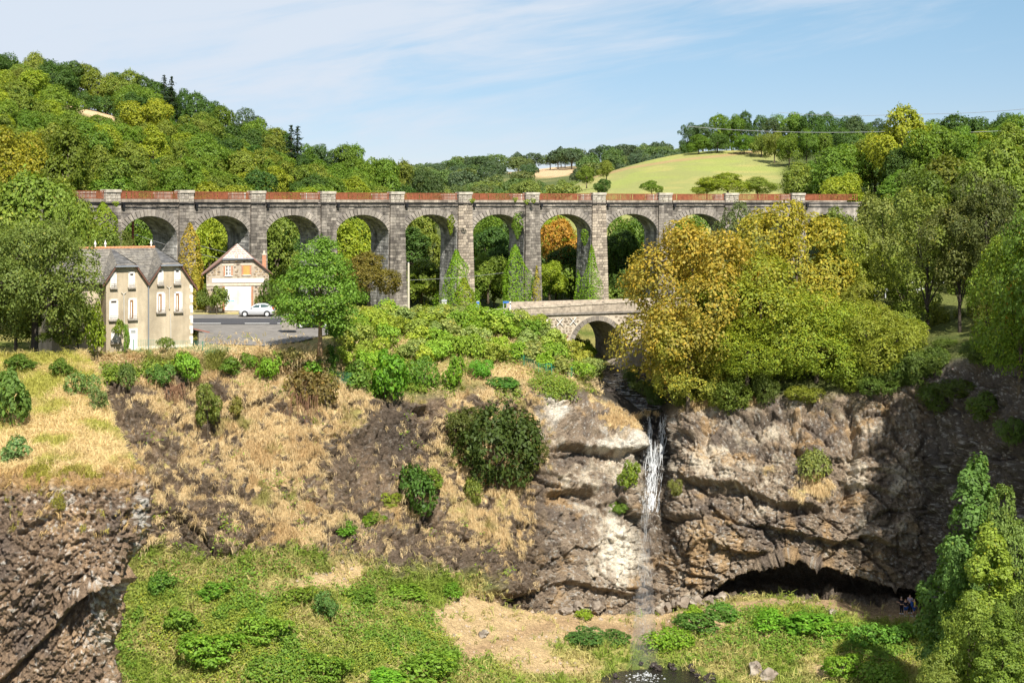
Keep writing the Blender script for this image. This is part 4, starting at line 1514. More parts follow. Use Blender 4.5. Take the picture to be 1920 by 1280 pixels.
for px, top, Y, w, key, tone, lab in [(1692, 196, 262, 12, 'round_c', 'yellowish green', 'tall yellow green tree rising highest against the sky on the right'), (1590, 262, 268, 12, 'loose_a', 'mid green', 'pale green tree standing before the dark wood on the skyline'),
                                      (1750, 224, 256, 11, 'round_a', 'mid green', 'green tree right of the tallest yellow green one'), (1800, 210, 300, 12, 'round_b', 'dark green', 'dark tree on the skyline near the right edge of the wood'),
                                      (1868, 202, 300, 13, 'round_a', 'dark green', 'broad dark skyline tree nearest the right corner'), (1910, 212, 290, 11, 'round_c', 'mid green', 'skyline tree at the right end of the wood'),
                                      (1835, 240, 262, 10, 'oval_a', 'yellowish green', 'upright yellow green tree below the dark skyline trees'), (1650, 262, 280, 10, 'round_b', 'dark green', 'dark tree left of the tallest yellow green one')]:
    z = field_z(px, Y)
    plant('broadleaf_tree', key, ((px - HX) * Y / F, Y, z - .4), (HY - top) * Y / F - z, w, tone, lab, 'tree', rng=rs)
scatter(34, (1440, 2010), (232, 320), field_z, (8, 13), ['round_a', 'round_b', 'round_c', 'oval_a', 'loose_a'], right_tone, ok_right, 8.5, 'broadleaf_tree', right_where)


# ---- trees seen through and beside the viaduct arches
def arch_tree(px, top, Y, w, key, tone, lab):
    Y *= 1.09
    top -= 16
    w *= 1.15
    z = -14.5 if not 1085 < px < 1230 else -18
    plant('broadleaf_tree', key, ((px - HX) * Y / F, Y, z), (HY - top) * Y / F - z, w, tone, lab, 'tree', rng=rs)


for a in [(950, 412, 226, 9, 'round_c', 'dark green', 'dark tree behind the right of the sixth arch'), (262, 400, 178, 8, 'round_b', 'mid green', 'green tree seen through the first arch behind the rusty pole'),
          (300, 420, 186, 7, 'round_a', 'dark green', 'dark tree in the shadow of the first arch'),
          (393, 408, 186, 8, 'round_a', 'yellowish green', 'sunlit yellow green tree filling the second arch'),
          (425, 430, 196, 8, 'round_c', 'dark green', 'dark tree behind the second arch above the garage roof'),
          (516, 408, 194, 8, 'round_b', 'olive green', 'olive tree filling the third arch'), (545, 420, 202, 8, 'round_c', 'dark green', 'dark tree at the right of the third arch'),
          (650, 408, 200, 8, 'round_a', 'yellowish green', 'sunlit yellow green tree filling the fourth arch'), (690, 430, 206, 8, 'round_b', 'dark green', 'dark tree behind the fourth arch'),
          (792, 408, 212, 9, 'round_c', 'olive green', 'tall olive tree behind the fifth arch'), (772, 440, 206, 8, 'oval_a', 'dark green', 'dark tree low in the fifth arch'), (790, 498, 199, 7, 'loose_a', 'olive green', 'lighter shrubby tree at the foot of the fifth arch'),
          (912, 405, 214, 9, 'loose_a', 'mid green', 'green tree with pale twigs filling the sixth arch'), (925, 440, 208, 8, 'round_b', 'dark green', 'dark tree in the lower sixth arch'), (915, 485, 200, 6, 'round_a', 'olive green', 'rounded olive bush tree at the foot of the sixth arch'),
          (1042, 402, 222, 8, 'round_c', 'yellowish green', 'yellow green treetop in the top of the seventh arch'), (1044, 425, 212, 7, 'round_b', 'rusty yellow', 'autumn orange tree seen through the seventh arch'),
          (1072, 470, 208, 6, 'round_a', 'dark green', 'dark tree beside the orange one in the seventh arch'), (1030, 500, 203, 5, 'round_a', 'yellowish green', 'yellow green bush tree at the foot of the seventh arch'),
          (1165, 405, 218, 8, 'round_a', 'mid green', 'green treetop in the eighth arch'), (1160, 445, 212, 9, 'round_b', 'dark green', 'dark tree in the lower eighth arch'), (1200, 420, 220, 9, 'round_c', 'dark green', 'dark tree behind the right of the eighth arch'),
          (1300, 410, 222, 9, 'round_a', 'mid green', 'green tree behind the ninth arch'), (735, 470, 215, 9, 'round_b', 'dark green', 'dark tree hidden behind the fifth pier'), (860, 470, 220, 9, 'round_a', 'dark green', 'dark tree hidden behind the sixth pier'), (985, 470, 222, 9, 'round_a', 'dark green', 'dark tree hidden behind the seventh pier')]:
    arch_tree(*a)

# undergrowth behind the viaduct arches, shrub by shrub
for i, (k, du, dY, h, w, tone) in enumerate([(k, du, dY, h, w, t) for k in range(1, 10) for du, dY, h, w, t in ((-.28, 8, 4.2, 6.5, 'olive green'), (.05, 11, 5.2, 7, 'mid green'), (.30, 9, 3.8, 6, 'dark green'))]):
    a, b = PIER_PX[k], PIER_PX[min(12, k + 1)]
    px = (a + b) / 2 + du * (b - a) - 14
    Y = 1.1 * float(np.interp(px, PIER_PX, [148.4, 156.8, 164.6, 171.8, 178.4, 184.3, 189.5, 194.0, 197.9, 201.1, 203.7, 205.6, 207.0])) + dY
    z = -15.0 if not 1085 < px < 1230 else -18
    if k == 7 and False:
        continue
    plant('bush', ['bush_a', 'bush_b', 'bush_c'][i % 3], ((px - HX) * Y / F, Y, z), h + 1, w, rs.choice([tone, 'olive green', 'mid green']), '%s shrub behind the foot of the %s arch' % (['left hand', 'middle', 'right hand'][i % 3], ordinal(k - 1)), 'bush', 'shrubs behind the viaduct', rng=rs)
# ------------------------------------------------------------------ masonry materials
STONE = mat('viaduct_stone', (.12, .104, .090), .9, var=.34, scale=2.2, attr='tint', col2=(.33, .292, .248), bump=.5, bscale=6, stain=0.45)
STONE_LIGHT = mat('pilaster_stone', (.13, .105, .085), .9, var=.28, scale=2.2, attr='tint', col2=(.46, .385, .30), bump=.5, bscale=6, stain=0.35)
MORTAR = mat('mortar', (.32, .285, .245), .95, var=.35, scale=1.6, col2=(.17, .15, .135), stain=.5)
VOUSS = mat('voussoir_stone', (.22, .195, .17), .9, var=.30, scale=2.5, attr='tint', col2=(.34, .30, .255), bump=.4, bscale=6, stain=0.3)
INTRA = mat('vault_stone', (.17, .165, .16), .9, var=.45, scale=.8, attr='tint', col2=(.43, .415, .395), bump=.5, bscale=5, stain=0.5)
COPING = mat('coping_stone', (.20, .165, .135), .9, var=.35, scale=2.0, attr='tint', col2=(.42, .36, .29), bump=.4, stain=0.4)
CAPST = mat('cap_stone', (.25, .22, .185), .9, var=.35, scale=1.8, attr='tint', col2=(.42, .375, .31), bump=.4, stain=0.35)
RUST = mat('rusty_iron', (.23, .075, .035), .85, var=.40, scale=2.5, bump=.2)
BLACK = mat('matt_black', (.015, .015, .017), .6)
UNIT = None


def unit_block():
    global UNIT
    if UNIT is None:
        bm = bmesh.new()
        bmesh.ops.create_cube(bm, size=1.0)
        bmesh.ops.bevel(bm, geom=bm.edges[:], offset=.06, segments=1, affect='EDGES')
        me = bpy.data.meshes.new('stone_block')
        bm.to_mesh(me)
        bm.free()
        UNIT = me
    return UNIT


def stone_variants(material, n=4, seed=1):
    """a few bevelled, slightly uneven blocks (1 m cube) with their own tint"""
    out = []
    r = random.Random(seed)
    for i in range(n):
        me = unit_block().copy()
        for v in me.vertices:
            v.co += Vector((r.uniform(-.03, .03), r.uniform(-.03, .03), r.uniform(-.03, .03)))
        at = me.attributes.new('tint', 'FLOAT', 'POINT')
        at.data.foreach_set('value', np.full(len(me.vertices), .12 + .8 * i / max(1, n - 1), np.float32))
        me.materials.append(material)
        out.append(me)
    return out


# ------------------------------------------------------------------ the viaduct
VX = [-49.08, -43.62, -37.37, -30.43, -22.88, -14.8, -6.27, 2.65, 11.87, 21.34, 31.0, 40.8, 50.71]
VY = [148.45, 156.82, 164.63, 171.83, 178.39, 184.28, 189.49, 194.02, 197.89, 201.1, 203.68, 205.65, 207.04]
Z_CAP, Z_RAIL, Z_COP1, Z_COP0, Z_CROWN, Z_SPR, Z_BASE = 1.60, 1.52, .62, .30, -1.25, -4.0, -15.2
A_HALF, RISE, DEPTH, RING = 3.88, Z_CROWN - Z_SPR, 4.4, .74
via = empty('viaduct', (VX[5], VY[5], Z_BASE), 'long curved grey stone railway viaduct with rust red railings above the road', 'viaduct')
VS = 1.10                                    # one unit of the drawing in metres
VX, VY = [v * VS for v in VX], [v * VS for v in VY]
VO = Vector((VX[5], VY[5], Z_BASE * VS))
via.location = VO


def vframe(k):
    a = Vector((VX[k], VY[k], 0))
    b = Vector((VX[k + 1], VY[k + 1], 0))
    d = (b - a)
    L = d.length
    d.normalize()
    n = Vector((-d.y, d.x, 0))          # into the passage, away from the viewer
    M = Matrix(((d.x, n.x, 0, a.x - VO.x), (d.y, n.y, 0, a.y - VO.y), (0, 0, 1, -VO.z), (0, 0, 0, 1))) @ Matrix.Scale(VS, 4)
    L /= VS
    return M, L, math.atan2(d.y, d.x)


def arch_z(w, ha=A_HALF, ri=RISE, zs=Z_SPR):
    w = min(abs(w), ha)
    return zs + ri * math.sqrt(max(0, 1 - (w / ha) ** 2))


def batter(z):
    """how far a pier has widened at height z"""
    return .34 * max(0, (Z_SPR - z)) / (Z_SPR - Z_BASE)


rm = random.Random(11)
for k in range(12):
    M, L, hd = vframe(k)
    c = L / 2
    visible = 0 < k < 10
    # body of the span: spandrel walls, vault, half piers
    m = MB()
    nseg = 24
    us = [c - A_HALF * math.cos(math.pi * i / nseg) for i in range(nseg + 1)]
    ring = [(u, arch_z(u - c)) for u in us]
    lo = [(us[0] - 0, Z_SPR), (us[0] - 0, Z_SPR)]
    left = [(0, Z_BASE), (us[0] + batter(Z_BASE), Z_BASE), (us[0], Z_SPR)]
    prof = [(0, Z_COP0), (0, Z_BASE), (us[0] + batter(Z_BASE), Z_BASE)] + ring + [(us[-1] - batter(Z_BASE), Z_BASE), (L, Z_BASE), (L, Z_COP0)]
    for y in (0, DEPTH):
        P0 = [M @ Vector((u, y, z)) for u, z in prof]
        # strips: left pier, spandrel columns, right pier
        n = len(prof)
        vs = []
        fs = []
        vs += [M @ Vector((0, y, Z_BASE)), M @ Vector((us[0] + batter(Z_BASE), y, Z_BASE)), M @ Vector((us[0], y, Z_SPR)), M @ Vector((0, y, Z_SPR))]
        fs.append((0, 1, 2, 3))
        vs += [M @ Vector((0, y, Z_COP0)), M @ Vector((us[0], y, Z_COP0))]
        fs.append((3, 2, 5, 4))
        b0 = len(vs)
        for u, z in ring:
            vs += [M @ Vector((u, y, z)), M @ Vector((u, y, Z_COP0))]
        for i in range(nseg):
            fs.append((b0 + 2 * i, b0 + 2 * i + 2, b0 + 2 * i + 3, b0 + 2 * i + 1))
        b1 = len(vs)
        vs += [M @ Vector((us[-1] - batter(Z_BASE), y, Z_BASE)), M @ Vector((L, y, Z_BASE)), M @ Vector((L, y, Z_SPR)), M @ Vector((us[-1], y, Z_SPR)), M @ Vector((L, y, Z_COP0)), M @ Vector((us[-1], y, Z_COP0))]
        fs += [(b1, b1 + 1, b1 + 2, b1 + 3), (b1 + 3, b1 + 2, b1 + 4, b1 + 5)]
        m.add(vs, fs)
    # top deck
    m.add([M @ Vector(p) for p in ((0, 0, Z_COP0), (L, 0, Z_COP0), (L, DEPTH, Z_COP0), (0, DEPTH, Z_COP0))], [(0, 1, 2, 3)])
    body = m.build('span_wall', MORTAR, via)
    # vault and pier reveals with their own coursed stones
    v = MB()
    path = [(us[0] + batter(Z_BASE), Z_BASE)] + ring + [(us[-1] - batter(Z_BASE), Z_BASE)]
    for (u0, z0), (u1, z1) in zip(path[:-1], path[1:]):
        v.add([M @ Vector((u0, 0, z0)), M @ Vector((u0, DEPTH, z0)), M @ Vector((u1, DEPTH, z1)), M @ Vector((u1, 0, z1))], [(0, 1, 2, 3)], .35)
    # stones on the reveal that shows (right wall) and along the right half of the vault
    if visible:
        z = Z_BASE + .8
        rows = []
        while z < Z_SPR - .1:
            rows.append(((us[-1] - batter(z), z), (us[-1] - batter(z + .36), z + .36)))
            z += .38
        rr = [(c + A_HALF * math.cos(t), Z_SPR + RISE * math.sin(t)) for t in np.linspace(0, math.pi * .75, 22)]
        rows += list(zip(rr[:-1], rr[1:]))
        for (u0, z0), (u1, z1) in rows:
            e = Vector((u1 - u0, 0, z1 - z0))
            if e.length < .05:
                continue
            e.normalize()
            nv = Vector((-e.z, 0, e.x))     # towards the opening
            y = .04 + rm.uniform(-.2, 0)
            while y < DEPTH - .05:
                ln = rm.uniform(.45, .85)
                y0, y1 = max(.03, y), min(DEPTH - .03, y + ln - .03)
                y += ln
                if y1 - y0 < .12:
                    continue
                p = rm.uniform(.015, .06)
                t = min(1, max(0, rm.gauss(.5, .25)))
                A = [Vector((u0, y0, z0)) + e * .015, Vector((u0, y1, z0)) + e * .015, Vector((u1, y1, z1)) - e * .015, Vector((u1, y0, z1)) - e * .015]
                B = [a + nv * p for a in A]
                v.add([M @ q for q in A + B], [(4, 5, 6, 7), (0, 1, 5, 4), (1, 2, 6, 5), (2, 3, 7, 6), (3, 0, 4, 7)], t)
    vo = v.build('vault_stones', INTRA, via)
    vo['kind'] = 'stuff'
    # facing stones
    if visible:
        s = MB()
        z = Z_BASE + .6
        while z < Z_COP0 - .2:
            h = .36
            u = -.3 + rm.uniform(-.3, 0)
            while u < L:
                ln = rm.uniform(.42, .95)
                u0, u1 = max(.02, u), min(L - .02, u + ln - .035)
                u += ln
                if u1 - u0 < .15:
                    continue
                z1 = min(z + h - .035, Z_COP0 - .01)
                if z1 - z < .12:
                    continue
                mid = .5 * (u0 + u1)
                ok = True
                for uu in (u0, u1):
                    for zc in (z, z1):
                        if zc < Z_SPR:
                            if c - A_HALF + batter(zc) < uu < c + A_HALF - batter(zc):
                                ok = False
                        elif ((uu - c) / (A_HALF + RING)) ** 2 + ((zc - Z_SPR) / (RISE + RING)) ** 2 < 1:
                            ok = False
                if not ok:
                    # clip against the pier edge
                    if z1 < Z_SPR:
                        eL, eR = c - A_HALF + batter(z1) - .02, c + A_HALF - batter(z1) + .02
                        if u0 < eL < u1 and eL - u0 > .15:
                            u1 = eL
                        elif u0 < eR < u1 and u1 - eR > .15:
                            u0 = eR
                        else:
                            continue
                    else:
                        continue
                p = rm.uniform(.02, .07)
                t = min(1, max(0, rm.gauss(.45, .26)))
                s.add([M @ Vector(q) for q in ((u0, 0, z), (u1, 0, z), (u1, 0, z1), (u0, 0, z1), (u0 + .02, -p, z + .015), (u1 - .02, -p, z + .015), (u1 - .02, -p, z1 - .015), (u0 + .02, -p, z1 - .015))],
                      [(4, 5, 6, 7), (0, 1, 5, 4), (1, 2, 6, 5), (2, 3, 7, 6), (3, 0, 4, 7)], t)
            z += h
        so = s.build('facing_stones', STONE, via)
        so['kind'] = 'stuff'
    # voussoirs: one stone each round the arch ring
    nv_ = 25 if visible else 0
    for i in range(nv_):
        t0, t1 = math.pi * i / nv_, math.pi * (i + 1) / nv_
        q = MB()
        g = .012
        pts = []
        for y in (-.10, .25):
            for (t, r) in ((t0 + g, 0), (t1 - g, 0), (t1 - g, RING), (t0 + g, RING)):
                pts.append(M @ Vector((c + (A_HALF + r) * math.cos(t), y - rm.uniform(0, .025) * (y < 0), Z_SPR + (RISE + r) * math.sin(t) - .004)))
        q.hexa(pts, min(1, max(0, rm.gauss(.5, .3))))
        q.build('voussoir', VOUSS, via)
    # coping stones of the string course, one by one
    u = 1.12
    while u < L - 1.1 and k < 11:
        ln = min(rm.uniform(.95, 1.5), L - 1.08 - u)
        if ln < .4:
            break
        q = MB()
        q.box((u + .012, -.30, Z_COP0 + .006), (u + ln - .012, .35, Z_COP1 + rm.uniform(-.015, .015)), M, min(1, max(0, rm.gauss(.45, .3))))
        q.build('coping_stone', COPING, via)
        u += ln
    q = MB()
    q.box((1.1, DEPTH - .35, Z_COP0 + .006), (L - 1.1, DEPTH + .3, Z_COP1), M)
    q.box((0, .36, Z_COP0 + .004), (L, DEPTH - .36, Z_COP0 + .12), M, .2)
    q.build('rear_coping', COPING, via)
    # black tube under the coping and a black box beside each pilaster
    q = MB()
    q.tube([M @ Vector((-.0, -.42, Z_COP0 - .16)), M @ Vector((L, -.42, Z_COP0 - .16))], .075, 6)
    q.build('tube_run', BLACK, via)
    q = MB()
    q.box((1.22, -.42, Z_COP0 - .62), (1.52, .02, Z_COP0 - .02), M)
    q.build('black_box', BLACK, via)
    # railings on both edges: slats between rails
    for y in (-.02, DEPTH + .02):
        q = MB()
        q.box((1.05, y - .03, Z_RAIL - .08), (L - 1.05, y + .03, Z_RAIL), M)
        q.box((1.05, y - .03, Z_COP1 + .07), (L - 1.05, y + .03, Z_COP1 + .14), M)
        nn = int((L - 2.1) / .185)
        for i in range(nn):
            u = 1.1 + (L - 2.2) * (i + .5) / nn
            w = .052 * rm.uniform(.8, 1.15)
            if rm.random() < .03:
                continue
            lean = rm.uniform(-.02, .02)
            zb, zt = Z_COP1 + .02, Z_RAIL - rm.uniform(-.02, .05)
            q.hexa([M @ Vector(p) for p in ((u - w, y - .012, zb), (u + w, y - .012, zb), (u + w, y + .012, zb), (u - w, y + .012, zb), (u - w + lean, y - .012, zt), (u + w + lean, y - .012, zt), (u + w + lean, y + .012, zt), (u - w + lean, y + .012, zt))])
        q.build('railing', RUST, via)

# pilasters with their caps
stone_v = stone_variants(STONE, 5, 3)
light_v = stone_variants(STONE_LIGHT, 5, 5)
cap_v = stone_variants(CAPST, 4, 7)


def place_block(name, me, parent, M, lo, hi):
    o = bpy.data.objects.new(name, me)
    COL.objects.link(o)
    o.parent = parent
    ctr = [(a + b) / 2 for a, b in zip(lo, hi)]
    o.matrix_local = M @ Matrix.Translation(ctr) @ Matrix.Diagonal((hi[0] - lo[0], hi[1] - lo[1], hi[2] - lo[2], 1))
    return o


for k in range(13):
    if k == 0:
        M0, L0, h0 = vframe(0)
    elif k == 12:
        continue
    hd = (vframe(k)[2] + vframe(k - 1)[2]) / 2 if k else h0
    d = Vector((math.cos(hd), math.sin(hd), 0))
    n = Vector((-d.y, d.x, 0))
    M = Matrix(((d.x, n.x, 0, VX[k] - VO.x), (d.y, n.y, 0, VY[k] - VO.y), (0, 0, 1, -VO.z), (0, 0, 0, 1))) @ Matrix.Scale(VS, 4)
    m = MB()
    hw0, hw1, pr0, pr1 = .98, 1.32, .30, .62
    zt = Z_COP0 - .02
    m.hexa([M @ Vector(p) for p in ((-hw1, -pr1, Z_BASE), (hw1, -pr1, Z_BASE), (hw1, .5, Z_BASE), (-hw1, .5, Z_BASE), (-hw0, -pr0, zt), (hw0, -pr0, zt), (hw0, .5, zt), (-hw0, .5, zt))])
    m.build('pilaster', MORTAR, via)
    # parapet pedestal and cap over the pilaster, front and back
    for (ya, yb) in ((-.36, .55), (DEPTH - .5, DEPTH + .36)):
        zz0 = Z_COP0
        for row, hgt in enumerate((.32, .36, .34)):
            x = -1.0
            cuts = [-1.0, rm.uniform(-.5, -.2), rm.uniform(.2, .5), 1.0]
            for a, b in zip(cuts[:-1], cuts[1:]):
                if ya < 0:
                    place_block('pedestal_stone', rm.choice(cap_v), via, M, (a + .01, ya + rm.uniform(-.02, .02), zz0 + .005), (b - .01, yb, zz0 + hgt - .01))
                elif row == 0 and a == -1.0:
                    place_block('pedestal_stone', cap_v[1], via, M, (-1.0, ya, Z_COP0), (1.0, yb, Z_COP0 + .95))
            zz0 += hgt
        place_block('pedestal_cap', cap_v[3], via, M, (-1.08, ya - .1, zz0 if ya < 0 else Z_COP0 + .955), (1.08, yb + .1, Z_CAP + .06 if ya < 0 else Z_RAIL - .06))
    if 1 <= k <= 10:
        light = k in (6, 8)
        s = MB()
        z, row = Z_BASE + .7, 0
        while z < zt - .15:
            h = .37
            t = (z - Z_BASE) / (zt - Z_BASE)
            hw, pr = hw1 + (hw0 - hw1) * t, pr1 + (pr0 - pr1) * t
            edge_ = rm.uniform(.45, .75)
            cuts = [-hw - .03, -hw + edge_, rm.uniform(-.2, .2), hw - (1.2 - edge_), hw + .03] if row % 2 else [-hw - .03, -hw + .8, hw - .75, hw + .03]
            z1 = min(z + h - .04, zt)
            for a, b in zip(cuts[:-1], cuts[1:]):
                pj = rm.uniform(.03, .08)
                tt = min(1, max(0, rm.gauss(.55 if light else .45, .27)))
                if light:
                    place_block('stone', light_v[int(tt * 4.99)], via, M, (a + .02, -pr - pj, z), (b - .02, -pr + .25, z1))
                else:
                    s.box((a + .02, -pr - pj, z), (b - .02, -pr + .25, z1), M, tt)
            # quoins show on both flanks
            for sg in (-1, 1):
                if not light:
                    continue
            z += h
            row += 1
        if not light:
            so = s.build('pilaster_stones', STONE, via)
            so['kind'] = 'stuff'

# ------------------------------------------------------------------ stone road bridge over the stream
BST = mat('bridge_rubble', (.17, .135, .10), .92, var=.25, scale=3, attr='tint', col2=(.36, .29, .215), bump=.4)
BMO = mat('bridge_mortar', (.46, .395, .31), .95, var=.25, scale=2)
BPAR = mat('bridge_parapet_stone', (.30, .25, .195), .92, var=.40, scale=2.2, attr='tint', col2=(.48, .41, .32), bump=.5)
BV = mat('bridge_vault', (.19, .165, .14), .92, var=.4, scale=1.5, attr='tint', col2=(.27, .24, .205), bump=.4)
bhd = math.radians(22)
BO = Vector(((1120 - HX) * 165 / F, 165, -20.5))
bd = Vector((math.cos(bhd), math.sin(bhd), 0))
bn = Vector((-bd.y, bd.x, 0))
BM_ = Matrix(((bd.x, bn.x, 0, 0), (bd.y, bn.y, 0, 0), (0, 0, 1, -BO.z), (0, 0, 0, 1)))
bridge = empty('road_bridge', BO, 'pale rubble stone road bridge with one round arch over the stream', 'bridge')
BH, BRI, BSP, BZT, BZB, BDEP = 3.05, 3.05, -16.3, -12.45, -20.5, 7.0
B0, B1 = -9.5, 12.0
m = MB()
ringb = [(BH * -math.cos(math.pi * i / 28), BSP + BRI * math.sin(math.pi * i / 28)) for i in range(29)]
for y in (0, BDEP):
    T = lambda u, z: BM_ @ Vector((u, y, z))
    vs = [T(B0, BZB), T(-BH, BZB), T(-BH, BZT), T(B0, BZT), T(BH, BZB), T(B1, BZB), T(B1, BZT), T(BH, BZT)]
    fs = [(0, 1, 2, 3), (4, 5, 6, 7)]
    b0 = len(vs)
    for u, z in ringb:
        vs += [T(u, z), T(u, BZT)]
    fs += [(b0 + 2 * i, b0 + 2 * i + 2, b0 + 2 * i + 3, b0 + 2 * i + 1) for i in range(28)]
    m.add(vs, fs)
m.build('bridge_wall', BMO, bridge)
m = MB()
for (u0, z0), (u1, z1) in zip([(-BH, BZB)] + ringb, ringb + [(BH, BZB)]):
    m.add([BM_ @ Vector(p) for p in ((u0, 0, z0), (u0, BDEP, z0), (u1, BDEP, z1), (u1, 0, z1))], [(0, 1, 2, 3)], .4)
path = [(BH, z) for z in np.arange(BZB, BSP, .42)] + [(u, z) for u, z in reversed(ringb[6:])]
for (u0, z0), (u1, z1) in zip(path[:-1], path[1:]):
    e = Vector((u1 - u0, 0, z1 - z0)).normalized()
    nv = Vector((-e.z, 0, e.x))
    y = .3
    while y < BDEP - .1:
        ln = rm.uniform(.5, 1.0)
        p = rm.uniform(.01, .04)
        A = [Vector((u0, y, z0)) + e * .02, Vector((u0, min(BDEP - .05, y + ln - .04), z0)) + e * .02, Vector((u1, min(BDEP - .05, y + ln - .04), z1)) - e * .02, Vector((u1, y, z1)) - e * .02]
        m.add([BM_ @ q for q in A + [a + nv * p for a in A]], [(4, 5, 6, 7), (0, 1, 5, 4), (1, 2, 6, 5), (2, 3, 7, 6), (3, 0, 4, 7)], min(1, max(0, rm.gauss(.5, .3))))
        y += ln
vo = m.build('vault_stones', BV, bridge)
vo['kind'] = 'stuff'
for i in range(19):
    t0, t1 = math.pi * i / 19 + .012, math.pi * (i + 1) / 19 - .012
    q = MB()
    q.hexa([BM_ @ Vector((r * math.cos(t), y, BSP + r * math.sin(t))) for y in (-.07, .3) for (t, r) in ((t0, BH), (t1, BH), (t1, BH + .55), (t0, BH + .55))], rm.random())
    q.build('voussoir', BV, bridge)
for sg in (-1, 1):
    z = BZB
    while z < BSP - .1:
        q = MB()
        a, b = (BH, BH + rm.uniform(.45, .75)) if sg > 0 else (-BH - rm.uniform(.45, .75), -BH)
        q.box((a, -.06, z + .01), (b, .3, min(z + .5, BSP) - .01), BM_, rm.random())
        q.build('jamb_stone', BV, bridge)
        z += .5
# rubble facing: rounded polygons of stone set in pale mortar
s = MB()
for row in range(24):
    z = BZB + .2 + row * .335
    u = B0 + rm.uniform(0, .3)
    while u < B1 - .3:
        w = rm.uniform(.28, .58)
        h = rm.uniform(.2, .34)
        cu, cz_ = u + w / 2, z + rm.uniform(-.06, .06)
        u += w + rm.uniform(.06, .14)
        if cz_ + h / 2 > BZT - .03 or math.hypot(cu, max(0, cz_ - BSP)) < BH + .55 + .3 or (cz_ < BSP and abs(cu) < BH + 1.0):
            continue
        na = rm.choice([5, 6, 6, 7])
        a0 = rm.random() * 6
        outl = []
        for i in range(na):
            a = a0 + 6.283 * i / na
            r = rm.uniform(.78, 1.08)
            outl.append((cu + math.cos(a) * w / 2 * r, cz_ + math.sin(a) * h / 2 * r))
        p = rm.uniform(.02, .05)
        base = [BM_ @ Vector((a, -.001, b)) for a, b in outl]
        front = [BM_ @ Vector((cu + (a - cu) * .85, -p, cz_ + (b - cz_) * .85)) for a, b in outl]
        s.add(base + front, [tuple(range(na, 2 * na))] + [(i, (i + 1) % na, na + (i + 1) % na, na + i) for i in range(na)], min(1, max(0, rm.gauss(.45, .28))))
so = s.build('rubble_stones', BST, bridge)
so['kind'] = 'stuff'
q = MB()
q.box((B0 - .2, -.22, BZT), (B1, .4, BZT + .22), BM_, .4)
q.build('string_course', BV, bridge)
u = B0
while u < B1:
    ln = rm.uniform(1.0, 1.9)
    q = MB()
    zt_ = BZT + 1.02 + .028 * (u - B0)
    q.box((u + .01, -.12, BZT + .22), (min(B1, u + ln) - .01, .34, zt_ - .2), BM_, rm.random() * .6)
    q.build('parapet_stone', BPAR, bridge)
    q = MB()
    q.box((u + .01, -.2, zt_ - .196), (min(B1, u + ln) - .01, .42, zt_ + rm.uniform(-.02, .02)), BM_, .4 + .6 * rm.random())
    q.build('parapet_coping', BPAR, bridge)
    u += ln
q = MB()
q.box((B0 + 1, BDEP - .4, BZT + .2), (B1, BDEP, BZT + 1.1), BM_, .5)
q.box((B0, .42, BZT - .3), (B1, BDEP - .42, BZT + .1), BM_, .1)
q.build('rear_parapet', BPAR, bridge)
# low end wall that runs on from the parapet along the road
q = MB()
for i in range(5):
    a, b = B0 - 5.2 + i * 1.04, B0 - 5.2 + (i + 1) * 1.04
    q.box((a + .01, .1, BZT), (b - .01, .5, BZT + .75 + .05 * i), BM_, 1.0 if i == 0 else rm.random() * .6)
q.build('end_wall', BPAR, bridge)
IRONW = mat('white_iron', (.62, .60, .57), .6)
IRONR = mat('rusted_cross', (.33, .13, .06), .8)
for (px, py, mt) in ((1000, 603, IRONW), (1023, 604, IRONW), (1049, 604, IRONW), (1074, 602, IRONW), (1059, 636, IRONR)):
    # spot on the bridge face
    best = min(((abs((BO + bd * (i * .02)).x * F / (BO + bd * (i * .02)).y + HX - px), i * .02) for i in range(-700, 300)))[1]
    Yb = (BO + bd * best).y
    zc = (HY - py) * Yb / F
    q = MB()
    for sg in (-1, 1):
        a = Vector((best - .38, -.10, zc - .42 * sg))
        b = Vector((best + .38, -.10, zc + .42 * sg))
        q.tube([BM_ @ a, BM_ @ b], .055, 5)
    q.build('anchor_cross', mt, bridge)
# concrete apron under the arch
APR = mat('concrete_apron', (.33, .28, .22), .95, var=.3, scale=2)
q = MB()
q.hexa([BM_ @ Vector(p) for p in ((1.2, -2.6, -20), (4.5, -2.6, -20), (4.5, 1.8, -20), (2.4, 5, -20), (1.4, -2.4, -18.7), (4.5, -2.4, -15.3), (4.5, 1.8, -16.5), (2.6, 4.5, -18.7))])
q.build('apron', APR, bridge)

# ------------------------------------------------------------------ road, forecourt
ASPH = mat('road_asphalt', (.062, .062, .068), .9, var=.15, scale=3)
LOT = mat('worn_asphalt', (.19, .175, .158), .95, var=.22, scale=.9)
VERGE = mat('dry_verge', (.36, .31, .13), .95, var=.4, scale=2)
PAINT = mat('white_paint', (.78, .76, .72), .7, var=.1, scale=4)


def gz(Y):
    return -13.5 + (Y - 133) / 37 * .9


def ground_patch(name, outline, m_, lift, label=None):
    """a sheet that follows the terrace a few millimetres above it; outline in (x, y)"""
    me = bpy.data.meshes.new(name)
    bm = bmesh.new()
    vs = [bm.verts.new((x, y, 0)) for x, y in outline]
    bm.faces.new(vs)
    bmesh.ops.triangulate(bm, faces=bm.faces[:])
    bmesh.ops.subdivide_edges(bm, edges=bm.edges[:], cuts=3, use_grid_fill=True)
    for v in bm.verts:
        v.co.z = max(gz(v.co.y), terrace_z(HX + v.co.x * F / v.co.y, v.co.y)) + lift
    bm.to_mesh(me)
    bm.free()
    me.materials.append(m_)
    o = link(name, me)
    o['kind'] = 'structure'
    if label:
        o['label'] = label
    return o


